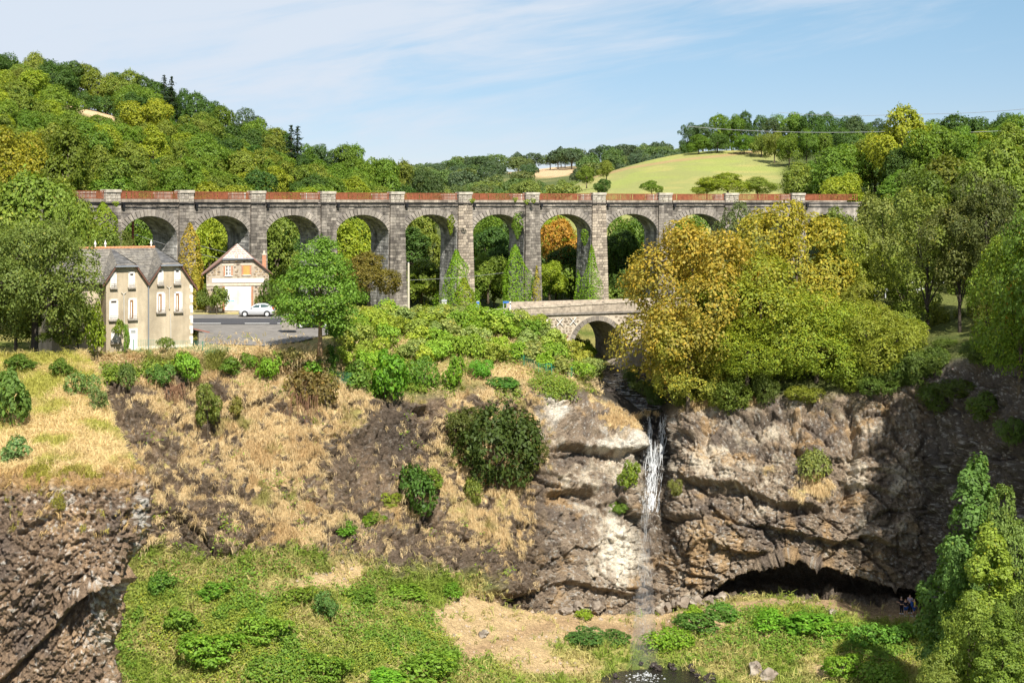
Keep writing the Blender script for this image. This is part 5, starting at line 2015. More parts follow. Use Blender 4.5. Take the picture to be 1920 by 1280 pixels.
gx_ = lambda px, Y: ((px - HX) * Y / F, Y)
ground_patch('forecourt', [gx_(330, 139), gx_(452, 137.5), gx_(500, 136.5), gx_(560, 140), gx_(630, 148), gx_(650, 156), gx_(320, 156)], LOT, .05, 'worn grey asphalt forecourt in front of the road')
ground_patch('lay_by', [gx_(320, 161.8), gx_(740, 161.8), gx_(740, 165.8), gx_(320, 166.3)], LOT, .05, 'grey asphalt strip in front of the garage')
ROADP = [(-120, 158), (300, 157.5), (560, 157.5), (740, 158), (860, 159.5), (960, 163)]
front = [gx_(a, b - 2.2) for a, b in ROADP]
back = [gx_(a, b + 3.9) for a, b in ROADP]
ground_patch('road', front + back[::-1], ASPH, .10, 'dark asphalt road crossing the terrace')
for a, b in ((300, 414), (459, 505), (520, 600)):
    ground_patch('road_marking', [gx_(a, 155.5), gx_(b, 155.5), gx_(b, 155.95), gx_(a, 155.95)], PAINT, .135, 'white edge line of the road')
ground_patch('verge', [gx_(360, 166.2), gx_(520, 165.6), gx_(520, 171), gx_(360, 171)], VERGE, .07, 'strip of dry grass in front of the garage')
# ------------------------------------------------------------------ the rendered house with two half-hipped gables
ROUGH = mat('ochre_render', (.50, .42, .30), .95, var=.16, scale=.8, col2=(.41, .335, .235), bump=.3, bscale=14, stain=.22)
PLINTH = mat('pale_plinth', (.62, .56, .46), .95, var=.18, scale=2)
WHITE = mat('white_trim', (.74, .70, .64), .8, var=.12, scale=3)
WHITEP = mat('white_shutter', (.80, .77, .72), .6, var=.06, scale=6)
SILL = mat('grey_sill', (.30, .265, .22), .9, var=.3, scale=5)
WOODB = mat('brown_wood', (.30, .15, .06), .7, var=.3, scale=6)
GLASS = mat('dark_glass', (.05, .042, .035), .15, spec=.6)
SLATE = mat('slate', (.095, .095, .10), .75, var=.30, scale=2.5, attr='tint', col2=(.20, .19, .175), bump=.4, bscale=8)
LICH = mat('lichen_slate', (.14, .13, .115), .85, var=.45, scale=3, attr='tint', col2=(.25, .225, .185), bump=.4, bscale=8)
RIDGE = mat('ridge_tile', (.46, .22, .11), .85, var=.25, scale=6)
ZINC = mat('zinc_gutter', (.26, .28, .31), .5, metal=.4)
FASCIA = mat('brown_fascia', (.14, .07, .05), .8)
ha = math.radians(31)
hd_ = Vector((math.cos(ha), math.sin(ha), 0))
hn_ = Vector((-hd_.y, hd_.x, 0))
HR = P(361, 642, 136.2)                     # foot of the right corner
HO = Vector((HR.x, HR.y, -13.9))
HM = Matrix(((hd_.x, hn_.x, 0, 0), (hd_.y, hn_.y, 0, 0), (0, 0, 1, -HO.z), (0, 0, 0, 1)))
house = empty('rendered_house', HO, 'tall ochre rendered house with two half hipped gables and slate roof', 'house')


def hu(px, py, off=0.0):
    """photo point -> (u, z) on the front of the house"""
    r = Vector(((px - HX) / F, 1, (HY - py) / F))
    o = HO + hn_ * off
    t = (o.x * hn_.x + o.y * hn_.y) / (r.x * hn_.x + r.y * hn_.y)
    p = r * t
    return (p - HO).dot(hd_), p.z


Zx, Zy = lambda x: 160 + x / 5.3333, lambda y: 440 + y / 5.3333
uL, uV = hu(199, 600)[0], hu(277.8, 600)[0]
zlow = hu(277.8, 531)[1]
zhip = hu(300, 494)[1]
eR = hu(361, 531)[0]


def gable(u0, u1, hl, hr):
    """gable wall outline: eaves, rakes up to the clipped top"""
    return [(u0, HO.z - 1), (u1, HO.z - 1), (u1, gz1(u1)), (hr, zhip), (hl, zhip), (u0, gz1(u0))]


hlL, hrL = hu(Zx(305), 494)[0], hu(Zx(497), 494)[0]
hlR, hrR = hu(Zx(758), 494)[0], hu(Zx(943), 494)[0]
zr = -(464.4 - HY) * 138.5 / F
slope = (zhip - zlow) / (uV - hrL)
gz1 = lambda u: zlow
uLL = hlL - (zhip - zlow) / slope
m = MB()
zl_l = zhip - (hlL - uL) * slope
zl_r = zhip - (0 - hrR) * slope
m.prism([(uL, HO.z - 1), (uV, HO.z - 1), (uV, zlow), (hrL, zhip), (hlL, zhip), (uL, zl_l)], 0, 9.0, HM)
m.prism([(uV, HO.z - 1), (0, HO.z - 1), (0, zl_r), (hrR, zhip), (hlR, zhip), (uV, zlow)], 0.001, 9.0, HM)
m.box((uL - 4.5, 1.6, HO.z - 1), (uL, 8.8, zl_l), HM)
m.build('wall', ROUGH, house)
m = MB()
m.box((uV - 1.9, -.05, HO.z - .3), (0.02, .1, HO.z + .75), HM)
m.build('plinth', PLINTH, house)
m = MB()
z = HO.z + .8
i = 0
while z < zl_r - .4:
    w = .30 if i % 2 else .2
    m.box((-w, -.035, z), (.03, .2, z + .34), HM)
    z += .36 + .25 * (i % 2)
    i += 1
m.build('quoin_stones', WHITE, house)


def slate_plane(quad, n_rows, mat_tints, rng, mb):
    """courses of slates on a roof plane: quad = eaves-left, eaves-right, ridge-right, ridge-left"""
    a, b, c, d = [Vector(q) for q in quad]
    nrm = (b - a).cross(d - a).normalized()
    if nrm.z < 0:
        nrm = -nrm
    for r in range(n_rows):
        t0, t1 = r / n_rows, (r + 1.25) / n_rows
        t1 = min(1, t1)
        L0, R0, L1, R1 = a.lerp(d, t0), b.lerp(c, t0), a.lerp(d, t1), b.lerp(c, t1)
        k = max(1, int((R0 - L0).length / .42))
        for j in range(k):
            s0, s1 = j / k, (j + .97) / k
            lift = nrm * rng.uniform(.03, .06)
            A, B, C_, D_ = L0.lerp(R0, s0) + lift, L0.lerp(R0, s1) + lift, L1.lerp(R1, s1) + nrm * .008, L1.lerp(R1, s0) + nrm * .008
            mb.add([A, B, C_, D_], [(0, 1, 2, 3)], min(1, max(0, rng.gauss(.4, .25))))
    return nrm


rr_ = random.Random(5)
back = 8.6
RB = 4.8                                     # setback of the hip apex and main ridge
ov = .38                                     # eaves overhang
T = lambda u, y, z: HM @ Vector((u, y, z))
zg = zhip + .05
roof = MB()
facets = []
for hl, hr, ul, ur in ((hlL, hrL, uL - .35, uV), (hlR, hrR, uV, .42)):
    ap = (hl + hr) / 2
    zl_ = zhip - (hl - ul) * slope
    zr_ = zhip - (ur - hr) * slope
    facets.append((T(hl - .12, -ov, zhip - .16), T(hr + .12, -ov, zhip - .16), T(ap, RB, zr), T(ap, RB, zr)))                      # hip
    facets.append((T(ul, -.30, zl_ + .02), T(ul, back, zl_ + .02), T(ap, RB, zr), T(hl, -.30, zhip + .02)))                        # left slope
    facets.append((T(ur, back, zr_ + .02), T(ur, -.30, zr_ + .02), T(hr, -.30, zhip + .02), T(ap, RB, zr)))                        # right slope
apL, apR = (hlL + hrL) / 2, (hlR + hrR) / 2
facets.append((T(apL - .2, .75, zlow + .2), T(apR + .2, .75, zlow + .2), T(apR, RB, zr), T(apL, RB, zr)))
facets.append((T(uL - 4.7, .9, zlow + .1), T(apL - .2, .9, zlow + .1), T(apL, RB, zr), T(uL - 1.2, RB, zr)))
facets.append((T(.42, back + .3, zlow), T(uL - 4.7, back + .3, zlow), T(uL - 1.2, RB, zr), T(apR, RB, zr)))
facets.append((T(uL - 4.7, back + .3, zlow), T(uL - 4.7, .9, zlow + .1), T(uL - 1.2, RB, zr), T(uL - 1.2, RB, zr)))
under = MB()
for i, f_ in enumerate(facets):
    fs = [Vector(v) for v in f_]
    under.add(fs, [(0, 1, 2, 3)] if (fs[2] - fs[3]).length > .01 else [(0, 1, 2)], .2)
under.build('roof', SLATE, house)
rf = [o for o in COL.objects if o.name.startswith('roof') and o.parent == house][0]
for nm, ids, mt in (('hip_slates', (0, 3, 2, 5), SLATE), ('lichen_slates', (1, 4, 6, 7, 8, 9), LICH)):
    mb = MB()
    for i in ids:
        slate_plane(facets[i], 13, None, rr_, mb)
    so = mb.build(nm, mt, rf)
    so['kind'] = 'stuff'
m = MB()
for i in range(22):
    a, b = uL - 1.2 + (apR - uL + 1.2) * i / 22, uL - 1.2 + (apR - uL + 1.2) * (i + .95) / 22
    m.tube([T(a, RB, zr + .02), T(b, RB, zr + .05)], .13, 6)
m.build('ridge_tiles', RIDGE, rf)
for px in (178.5, 197.5, 283.5):
    u = hu(px, 460, RB)[0]
    q = MB()
    q.tube([T(u, RB, zr + .05), T(u, RB, zr + .3), T(u, RB, zr + .35), T(u, RB, zr + .5), T(u, RB, zr + .6), T(u, RB, zr + .8)], [.07, .06, .12, .10, .05, .01], 6)
    q.build('finial', WHITE, house)
for hl, hr, ul, ur in ((hlL, hrL, uL - .35, uV), (hlR, hrR, uV, .42)):
    q = MB()
    q.tube([T(hl - .15, -ov - .05, zhip - .2), T(hr + .15, -ov - .05, zhip - .2)], .075, 6)
    q.build('gutter', ZINC, house)
    for (a, za), (b, zb) in (((hl, zhip), (ul, zhip - (hl - ul) * slope)), ((hr, zhip), (ur, zhip - (ur - hr) * slope))):
        q = MB()
        q.hexa([T(a, -.34, za - .22), T(b, -.34, zb - .22), T(b, -.01, zb - .22), T(a, -.01, za - .22), T(a, -.34, za - .01), T(b, -.34, zb - .01), T(b, -.01, zb - .01), T(a, -.01, za - .01)])
        q.build('bargeboard', FASCIA, house)


def house_window(x0, y0, x1, y1, kind):
    (u0, z1), (u1, z0) = hu(Zx(x0), Zy(y0)), hu(Zx(x1), Zy(y1))
    zs = z0 + .12
    w = MB()
    f = .16
    w.box((u0, -.05, zs), (u0 + f, .02, z1), HM)
    w.box((u1 - f, -.05, zs), (u1, .02, z1), HM)
    w.box((u0, -.05, z1 - f), (u1, .018, z1 + .002), HM)
    wo = w.build('window', WHITE, house)
    g = MB()
    g.box((u0 + f, -.012, zs), (u1 - f, .01, z1 - f), HM)
    g.build('pane', GLASS, wo)
    q = MB()
    q.box((u0 - .06, -.26, z0 - .03), (u1 + .06, .05, zs), HM)
    q.build('sill', SILL, wo)
    W = u1 - u0 - 2 * f
    a, b = u0 + f, u1 - f
    if kind == 'open':      # brown casement ajar, pale curtain, white shutter on the right
        q = MB()
        for s in (.10, .42, .58):
            q.box((a + W * s - .03, -.045, zs + .02), (a + W * s + .035, -.013, z1 - f - .05), HM)
        q.box((a, -.044, z1 - f - .1), (a + W * .6, -.014, z1 - f - .03), HM)
        q.build('casement', WOODB, wo)
        q = MB()
        q.box((a + W * .66, -.05, zs), (b, -.014, z1 - f), HM)
        q.box((a + W * .16, -.03, zs + .1), (a + W * .36, -.0145, z1 - f - .2), HM)
        q.build('shutter', WHITEP, wo)
    elif kind == 'casement':
        q = MB()
        for s in (.02, .45, .9):
            q.box((a + W * s, -.05, zs), (a + W * s + .08, -.013, z1 - f), HM)
        q.box((a, -.048, zs + (z1 - zs) * .55), (b, -.014, zs + (z1 - zs) * .55 + .06), HM)
        q.build('casement', WHITEP, wo)
    else:                   # closed shutters, dark pane strip above stands for the lintel's shade
        q = MB()
        q.box((a, -.05, zs), (a + W * .49, -.014, z1 - f - .20), HM)
        q.box((a + W * .51, -.05, zs), (b, -.014, z1 - f - .20), HM)
        q.build('shutter', WHITEP, wo)
    q = MB()
    hb = .46 if z1 - z0 > 2.0 else .38
    for s in (0, 1):
        q.tube([HM @ Vector((u0 + .02, -.22, zs + .1 + hb * s * .7)), HM @ Vector((u1 - .02, -.22, zs + .1 + hb * s * .7))], .018, 4)
    for s in range(7):
        uu = u0 + .05 + (u1 - u0 - .1) * s / 6
        q.tube([HM @ Vector((uu, -.22, zs)), HM @ Vector((uu, -.22, zs + .1 + hb * .7))], .014, 4)
    q.build('guard_rail', SILL, wo)


for a in [(250, 378, 312, 540, 'casement'), (430, 372, 496, 535, 'shut'), (722, 340, 780, 506, 'shut'), (888, 338, 950, 498, 'shut'),
          (238, 645, 328, 858, 'shut'), (428, 635, 515, 850, 'open'), (712, 575, 798, 782, 'open'), (887, 570, 970, 775, 'open'), (258, 945, 342, 1085, 'shut')]:
    house_window(*a)
(u0, z1), (u1, z0) = hu(Zx(435), Zy(937)), hu(Zx(520), Zy(1178))
m = MB()
m.box((u0, -.06, z0), (u1, .02, z1), HM)
d_ = m.build('door', WHITE, house)
m = MB()
m.box((u0 + .14, -.08, z0 + .02), (u1 - .14, -.05, z1 - .5), HM)
m.build('door_leaf', WHITEP, d_)
m = MB()
m.box((u0 + .18, -.075, z1 - .44), (u1 - .18, -.055, z1 - .16), HM)
m.build('pane', mat('grey_pane', (.30, .31, .30), .2), d_)


def tube_run(pts, r=.05):
    q = MB()
    q.tube([HM @ Vector((hu(Zx(x), Zy(y))[0], -.1, hu(Zx(x), Zy(y))[1])) for x, y in pts], r, 6)
    q.build('drainpipe', mat('pale_pipe', (.50, .47, .41), .7), house)


q = MB()
q.tube([HM @ Vector((uV, -.12, z)) for z in (zlow - .1, HO.z)], .06, 6)
q.build('drainpipe', ZINC, house)
for x, ya, yb in ((382, 596, 905), (836, 536, 742), (848, 790, 1050)):
    tube_run([(x, ya), (x + (yb - ya) * .015, yb)])
    if ya < 700:
        tube_run([(x, ya), (x - 26, ya - 22)], .03)
        tube_run([(x, ya), (x + 24, ya - 22)], .03)
# lean-to beside the house
lean = empty('wooden_shed', HM @ Vector((0.5, .3, 0)) + Vector((HO.x * 0, 0, 0)), None, None)
lean.location = HO + hd_ * .55
tag(lean, 'narrow weathered wood shed leaning on the right wall of the house', 'shed')
GREYW = mat('grey_boards', (.27, .245, .21), .9, var=.3, scale=5)
m = MB()
for i in range(5):
    m.box((.0 + i * .11, -.2, -.3), (.105 + i * .11, 2.6, 1.95 - .06 * i), Matrix.Rotation(ha, 4, 'Z'))
m.build('wall', GREYW, lean)
m = MB()
m.hexa([Matrix.Rotation(ha, 4, 'Z') @ Vector(p) for p in ((-.5, -.35, 2.15), (1.0, -.35, 1.75), (1.0, 2.8, 1.75), (-.5, 2.8, 2.15), (-.5, -.35, 2.25), (1.0, -.35, 1.85), (1.0, 2.8, 1.85), (-.5, 2.8, 2.25))])
m.build('roof', mat('red_sheet', (.30, .11, .075), .8, var=.2), lean)

# ------------------------------------------------------------------ rubble garage with the clipped gable
GMO = mat('garage_mortar', (.40, .335, .255), .95, var=.25, scale=2)
GST = mat('garage_rubble', (.12, .095, .08), .92, var=.25, scale=3, attr='tint', col2=(.42, .31, .19), bump=.4)
BRICK = mat('orange_brick', (.44, .215, .125), .9, var=.25, scale=5)
TILE = mat('roof_tile', (.26, .15, .12), .85, var=.3, scale=3, attr='tint', col2=(.66, .56, .48))
CONC = mat('pale_lintel', (.55, .47, .37), .95, var=.2, scale=3)
PEEL = mat('peeling_white', (.80, .765, .70), .85, var=.12, scale=1.6, col2=(.62, .575, .51))
SIGNW = mat('white_panel', (.83, .81, .76), .8, var=.08, scale=2)
ga = math.radians(12)
gd = Vector((math.cos(ga), math.sin(ga), 0))
gnn = Vector((-gd.y, gd.x, 0))
GO = P(387, 583, 168)
GM = Matrix(((gd.x, gnn.x, 0, 0), (gd.y, gnn.y, 0, 0), (0, 0, 1, -GO.z), (0, 0, 0, 1)))
gar = empty('stone_garage', GO, 'small rubble stone garage with white double doors and blank white sign band', 'garage')


def gu(px, py):
    r = Vector(((px - HX) / F, 1, (HY - py) / F))
    t = (GO.x * gnn.x + GO.y * gnn.y) / (r.x * gnn.x + r.y * gnn.y)
    p = r * t
    return (p - GO).dot(gd), p.z


Qx, Qy = lambda x: 370 + x / 8.5312, lambda y: 450 + y / 8.5312
W_ = gu(Qx(1145), 583)[0]
gze = gu(400, Qy(518))[1]
gzh = gu(440, Qy(292))[1]
ghl, ghr = gu(Qx(418), 484)[0], gu(Qx(880), 484)[0]
gzr = gu(444, Qy(105))[1] + .25
m = MB()
m.prism([(0, GO.z - 1.2), (W_, GO.z - 1.2), (W_, gze), (ghr, gzh), (ghl, gzh), (0, gze)], 0, 5, GM)
m.build('wall', GMO, gar)
holes = [(435, 560), (400, 580)]
rects = [[gu(Qx(a), Qy(b)) for a, b in ((x0, y1), (x1, y0))] for x0, y0, x1, y1 in
         ((400, 370, 580, 580), (690, 365, 880, 580), (225, 600, 1075, 690), (140, 685, 1155, 742), (400, 735, 895, 1140))]
s = MB()
z = GO.z + .05
while z < gzh:
    u = rr_.uniform(0, .2)
    while u < W_ - .1:
        w, h = rr_.uniform(.22, .5), rr_.uniform(.17, .30)
        cu, cz_ = u + w / 2, z + h / 2 + rr_.uniform(-.04, .04)
        u += w + rr_.uniform(.03, .09)
        top = gze + (gzh - gze) * min(1, max(0, cu / ghl if cu < ghl else (W_ - cu) / (W_ - ghr) if cu > ghr else 1))
        if cz_ + h / 2 > top - .05 or cu + w / 2 > W_:
            continue
        if any(a[0] - w / 2 < cu < b[0] + w / 2 and a[1] - h / 2 < cz_ < b[1] + h / 2 for a, b in rects):
            continue
        na = rr_.choice([5, 6, 7])
        a0 = rr_.random() * 6
        ol = [(cu + math.cos(a0 + 6.283 * i / na) * w / 2 * rr_.uniform(.8, 1.1), cz_ + math.sin(a0 + 6.283 * i / na) * h / 2 * rr_.uniform(.8, 1.1)) for i in range(na)]
        p = rr_.uniform(.02, .06)
        s.add([GM @ Vector((a, -.001, b)) for a, b in ol] + [GM @ Vector((cu + (a - cu) * .85, -p, cz_ + (b - cz_) * .85)) for a, b in ol],
              [tuple(range(na, 2 * na))] + [(i, (i + 1) % na, na + (i + 1) % na, na + i) for i in range(na)], rr_.random())
    z += .29
so = s.build('rubble_stones', GST, gar)
so['kind'] = 'stuff'


def gbox(name, m_, x0, y0, x1, y1, ya, yb, parent=None):
    (a, zb), (b, zt) = gu(Qx(x0), Qy(y1)), gu(Qx(x1), Qy(y0))
    q = MB()
    q.box((a, ya, zb), (b, yb, zt), GM)
    return q.build(name, m_, parent or gar)


gbox('sign_band', SIGNW, 235, 610, 1065, 682, -.07, 0.02)
gbox('lintel_band', CONC, 147, 692, 1146, 736, -.09, .02)
for x0, x1 in ((400, 438), (862, 893)):
    y = 742
    while y < 1130:
        gbox('brick', BRICK, x0 + rr_.uniform(-6, 4), y, x1, min(1132, y + 22), -.06, .05)
        y += 25
for x0, x1, y0, y1 in ((420, 450, 412, 575), (538, 566, 412, 575), (708, 734, 400, 570), (838, 864, 400, 570)):
    gbox('brick_jamb', BRICK, x0, y0, x1, y1, -.05, .05)
for x0, x1, y in ((395, 580, 378), (690, 875, 368)):
    gbox('lintel', CONC, x0, y, x1, y + 34, -.055, .05)
w1 = gbox('window', GLASS, 450, 412, 538, 570, -.02, .02)
for x0, x1 in ((450, 460), (485, 512), (530, 538)):
    gbox('frame', WHITEP, x0, 418, x1, 572, -.045, -.02, w1)
for y in (448, 500, 560):
    gbox('glazing_bar', WHITEP, 460, y, 530, y + 9, -.04, -.02, w1)
gbox('sill', WHITE, 435, 570, 565, 582, -.12, .02, w1)
w2 = gbox('boarded_window', mat('orange_board', (.52, .30, .09), .8, var=.15, scale=4), 735, 410, 838, 556, -.03, .02)
gbox('sill', WHITE, 722, 556, 856, 570, -.12, .02, w2)
for i, (x0, x1) in enumerate(((440, 648), (652, 862))):
    dr_ = gbox('garage_door', PEEL, x0, 742, x1, 1130, -.05, .02)
    n_ = 6
    for j in range(n_):
        a, b = x0 + (x1 - x0) * j / n_ + 1.5, x0 + (x1 - x0) * (j + 1) / n_ - 1.5
        gbox('door_board', PEEL, a, 746, b, 1126, -.075, -.051, dr_)
    if i == 0:
        # faded blue scrawl on the left leaf
        q = MB()
        xx = 470
        strokes = [[(0, 0), (-10, 14), (0, 28), (12, 14), (2, 2)], [(8, 30), (8, 44), (-6, 46)], [(18, 26), (22, 2), (34, 8), (30, 26), (20, 26)], [(40, 26), (44, -6), (48, 26)], [(54, 2), (54, 26), (66, 24)], [(72, 6), (84, 4), (84, 24), (72, 26), (72, 6)],
                   [(92, 26), (94, 2), (106, 10), (96, 16), (108, 26)], [(114, -4), (116, 26), (128, 22)]]
        for st_ in strokes:
            pts = []
            for x, y in st_:
                u, z_ = gu(Qx(xx + x), Qy(957 + y))
                pts.append(GM @ Vector((u, -.079, z_)))
            q.tube(pts, .035, 4)
        q.build('blue_scrawl', mat('faded_blue_paint', (.28, .58, .72), .9), dr_)
# roof: tiles laid on the two slopes and the hip
fac = [(GM @ Vector((ghl - .1, -.3, gzh - .05)), GM @ Vector((ghr + .1, -.3, gzh - .05)), GM @ Vector(((ghl + ghr) / 2, 1.6, gzr)), GM @ Vector(((ghl + ghr) / 2, 1.6, gzr))),
       (GM @ Vector((-.55, 5.2, gze - .3)), GM @ Vector((-.55, -.3, gze - .3)), GM @ Vector((ghl, -.3, gzh + .02)), GM @ Vector(((ghl + ghr) / 2, 5.2, gzr))),
       (GM @ Vector((W_ + .4, -.3, gze - .2)), GM @ Vector((W_ + .4, 5.2, gze - .2)), GM @ Vector(((ghl + ghr) / 2, 5.2, gzr)), GM @ Vector((ghr, -.3, gzh + .02)))]
m = MB()
for f_ in fac:
    m.add(f_, [(0, 1, 2, 3)] if (f_[2] - f_[3]).length > .01 else [(0, 1, 2)], .1)
m.add([fac[1][2], fac[0][2], fac[1][3]], [(0, 1, 2)], .1)
m.add([fac[2][3], fac[0][2], fac[1][3]], [(0, 1, 2)], .1)
groof = m.build('roof', TILE, gar)
a, b, c_ = fac[0][0], fac[0][1], fac[0][2]
rows = 7
nrm = (b - a).cross(c_ - a).normalized()
for r in range(rows):
    t0, t1 = r / rows, min(1, (r + 1.2) / rows)
    L0, R0, L1, R1 = a.lerp(c_, t0), b.lerp(c_, t0), a.lerp(c_, t1), b.lerp(c_, t1)
    k = max(1, round((R0 - L0).length / .36))
    for j in range(k):
        q = MB()
        s0, s1 = (j + .04) / k, (j + .90) / k
        A = [L0.lerp(R0, s0) + nrm * .10, L0.lerp(R0, s1) + nrm * .10, L1.lerp(R1, s1) + nrm * .02, L1.lerp(R1, s0) + nrm * .02]
        q.hexa([p - nrm * .05 for p in A] + A, .55 + .45 * rr_.random())
        q.build('tile', TILE, groof)
q = MB()
q.tube([GM @ Vector((ghl - .15, -.38, gzh - .12)), GM @ Vector((ghr + .15, -.38, gzh - .06))], .07, 6)
q.build('gutter', ZINC, gar)
for (A, B) in (((-.6, gze - .42), (ghl, gzh - .08)), ((W_ + .45, gze - .35), (ghr, gzh - .08))):
    q = MB()
    q.hexa([GM @ Vector(p) for p in ((A[0], -.34, A[1]), (B[0], -.34, B[1]), (B[0], -.02, B[1]), (A[0], -.02, A[1]), (A[0], -.34, A[1] + .13), (B[0], -.34, B[1] + .13), (B[0], -.02, B[1] + .13), (A[0], -.02, A[1] + .13))])
    q.build('bargeboard', FASCIA, gar)
(ua, zb), (ub, zt) = gu(Qx(1045), Qy(470)), gu(Qx(1108), Qy(245))
ch = MB()
ch.box((ua, 1.2, zb - 1), (ub, 1.75, zt), GM)
cho = ch.build('chimney', BRICK, gar)
ch = MB()
ch.box((ua - .05, 1.15, zt), (ub + .05, 1.8, zt + .12), GM)
ch.box((ua + .12, 1.3, zt + .12), (ub - .12, 1.6, zt + .5), GM)
ch.build('chimney_cap', CONC, cho)
pot = empty('planter', P(413, 583.5, 167.3), 'small white box planter on the ground left of the garage doors', 'planter')
q = MB()
q.hexa([Vector(p) for p in ((-.14, -.1, 0), (.14, -.1, 0), (.14, .1, 0), (-.14, .1, 0), (-.2, -.14, .3), (.2, -.14, .3), (.2, .14, .3), (-.2, .14, .3))])
q.build('pot', WHITEP, pot)
q = MB()
q.box((-.17, -.11, .29), (.17, .11, .31))
q.build('soil', DARK_BARK, pot)

# ------------------------------------------------------------------ cars
SILVER = mat('silver_paint', (.62, .63, .65), .28, metal=.35, spec=.6)
DKBLUE = mat('dark_blue_paint', (.012, .02, .05), .25, metal=.3, spec=.6)
TYRE = mat('tyre', (.018, .018, .018), .85)
RIM = mat('wheel_trim', (.68, .68, .68), .4, metal=.3)
CGLASS = mat('car_glass', (.05, .085, .085), .08, spec=.7)
LAMPR = mat('tail_lamp', (.55, .03, .02), .3)
LAMPW = mat('head_lamp', (.70, .72, .72), .15)
BUMP = mat('dark_plastic', (.03, .03, .032), .7)


def make_car(loc, rz, paint, label, L=4.0, Hc=1.48, estate=False):
    """front towards -x; lofted body, glazed cabin, wheels with tyre and rim"""
    e = empty('parked_car', loc, label, 'car', rz=rz)
    W = .84
    # lower body: stations along x with sill, belt heights and half widths
    st = [(-2.0, .38, .55, .55), (-1.95, .26, .68, .70), (-1.75, .2, .78, .80), (-1.2, .18, .90, .84), (-.75, .18, .96, .85), (.5, .18, .98, .86), (1.4, .18, 1.0, .85), (1.8, .22, 1.0, .82), (1.96, .30, .95, .74), (2.0, .42, .75, .66)]
    bm = bmesh.new()
    rings = []
    for x, z0, z1, w in st:
        zm = z0 + (z1 - z0) * .55
        ring = [bm.verts.new((x, y, z)) for y, z in ((-w * .86, z0), (-w * .99, z0 + .12), (-w, zm), (-w * .93, z1), (w * .93, z1), (w, zm), (w * .99, z0 + .12), (w * .86, z0))]
        rings.append(ring)
    for a, b in zip(rings[:-1], rings[1:]):
        for i in range(8):
            bm.faces.new((a[i], b[i], b[(i + 1) % 8], a[(i + 1) % 8]))
    bm.faces.new(rings[0]); bm.faces.new(rings[-1][::-1])
    # cabin with roof
    cab = [(-.85, .95, .95, .78), (-.20, .96, 1.36, .66), (.15, .97, 1.46, .64), (.95, .98, 1.46, .63), (1.45, .99, 1.30, .62), (1.88, .98, .99, .72)]
    rg = []
    for x, z0, z1, w in cab:
        rg.append([bm.verts.new((x, y, z)) for y, z in ((-.79, z0 - .02), (-w - .02, max(z0, z1 - .05)), (-w + .1, z1), (w - .1, z1), (w + .02, max(z0, z1 - .05)), (.79, z0 - .02))])
    for a, b in zip(rg[:-1], rg[1:]):
        for i in range(5):
            bm.faces.new((a[i], b[i], b[i + 1], a[i + 1]))
    bmesh.ops.recalc_face_normals(bm, faces=bm.faces)
    me = bpy.data.meshes.new('body')
    bm.to_mesh(me); bm.free()
    me.materials.append(paint)
    me.polygons.foreach_set('use_smooth', np.ones(len(me.polygons), bool))
    link('body', me, e)
    for sg in (-1, 1):
        for nm, pts in (('front_side_window', [(-.50, 1.02), (.38, 1.03), (.38, 1.36), (-.02, 1.33)]), ('rear_side_window', [(.47, 1.03), (1.42, 1.05), (1.25, 1.28), (.95, 1.36), (.47, 1.37)])):
            q = MB()
            n = len(pts)
            yb = lambda z: sg * (.80 - (z - .97) * .33)
            q.add([Vector((x, yb(z), z)) for x, z in pts] + [Vector((x, yb(z) - sg * .05, z)) for x, z in pts], [tuple(range(n)), tuple(range(2 * n - 1, n - 1, -1))] + [(i, (i + 1) % n, (i + 1) % n + n, i + n) for i in range(n)])
            q.build(nm, CGLASS, e)
        q = MB()
        q.box((-.62, sg * .84 - .09, .98), (-.45, sg * .84 + .09, 1.10))
        q.build('wing_mirror', BUMP if paint is DKBLUE else paint, e)
        q = MB()
        q.hexa([Vector(p) for p in ((-1.93, sg * .52, .62), (-1.6, sg * .80, .66), (-1.6, sg * .6, .66), (-1.93, sg * .45, .62), (-1.9, sg * .52, .74), (-1.5, sg * .80, .84), (-1.5, sg * .6, .86), (-1.9, sg * .45, .75))])
        q.build('headlight', LAMPW, e)
        q = MB()
        q.box((1.80, sg * .70 - .1, .82), (1.985, sg * .70 + .1, 1.08))
        q.build('tail_lamp', LAMPR, e)
        for x in (-1.28, 1.22):
            w = MB()
            w.tube([(x, sg * .70, .30), (x, sg * .87, .30)], .305, 18)
            wo = w.build('wheel', TYRE, e)
            w = MB()
            w.tube([(x, sg * .868, .30), (x, sg * .885, .30)], .205, 16)
            w.build('rim', RIM, wo)
            w = MB()
            w.tube([(x, sg * .60, .33), (x, sg * .862, .33)], .365, 18)
            w.build('wheel_arch', BUMP, e)
    q = MB()
    q.add([Vector((-.80, -.66, .99)), Vector((-.80, .66, .99)), Vector((-.22, .55, 1.375)), Vector((-.22, -.55, 1.375))], [(0, 1, 2, 3)])
    q.v = [(x - .02, y, z + .015) for x, y, z in q.v]
    q.build('windscreen', CGLASS, e)
    q = MB()
    q.add([Vector((1.87, -.6, 1.03)), Vector((1.87, .6, 1.03)), Vector((1.49, .52, 1.30)), Vector((1.49, -.52, 1.30))], [(0, 1, 2, 3)])
    q.v = [(x + .02, y, z + .015) for x, y, z in q.v]
    q.build('rear_window', CGLASS, e)
    q = MB()
    q.box((-2.03, -.5, .32), (-1.9, .5, .48))
    q.build('grille', BUMP, e)
    return e


cz0 = terrace_z(482, 166.4)
make_car(Vector((*gx_(482, 164.2), max(gz(164.2), cz0) + .06)), math.radians(3), SILVER, 'silver hatchback parked in front of the garage doors')
make_car(Vector((*gx_(588, 152.5), gz(152.5) + .06)), math.radians(8), DKBLUE, 'dark blue car parked in the shade behind the green tree')
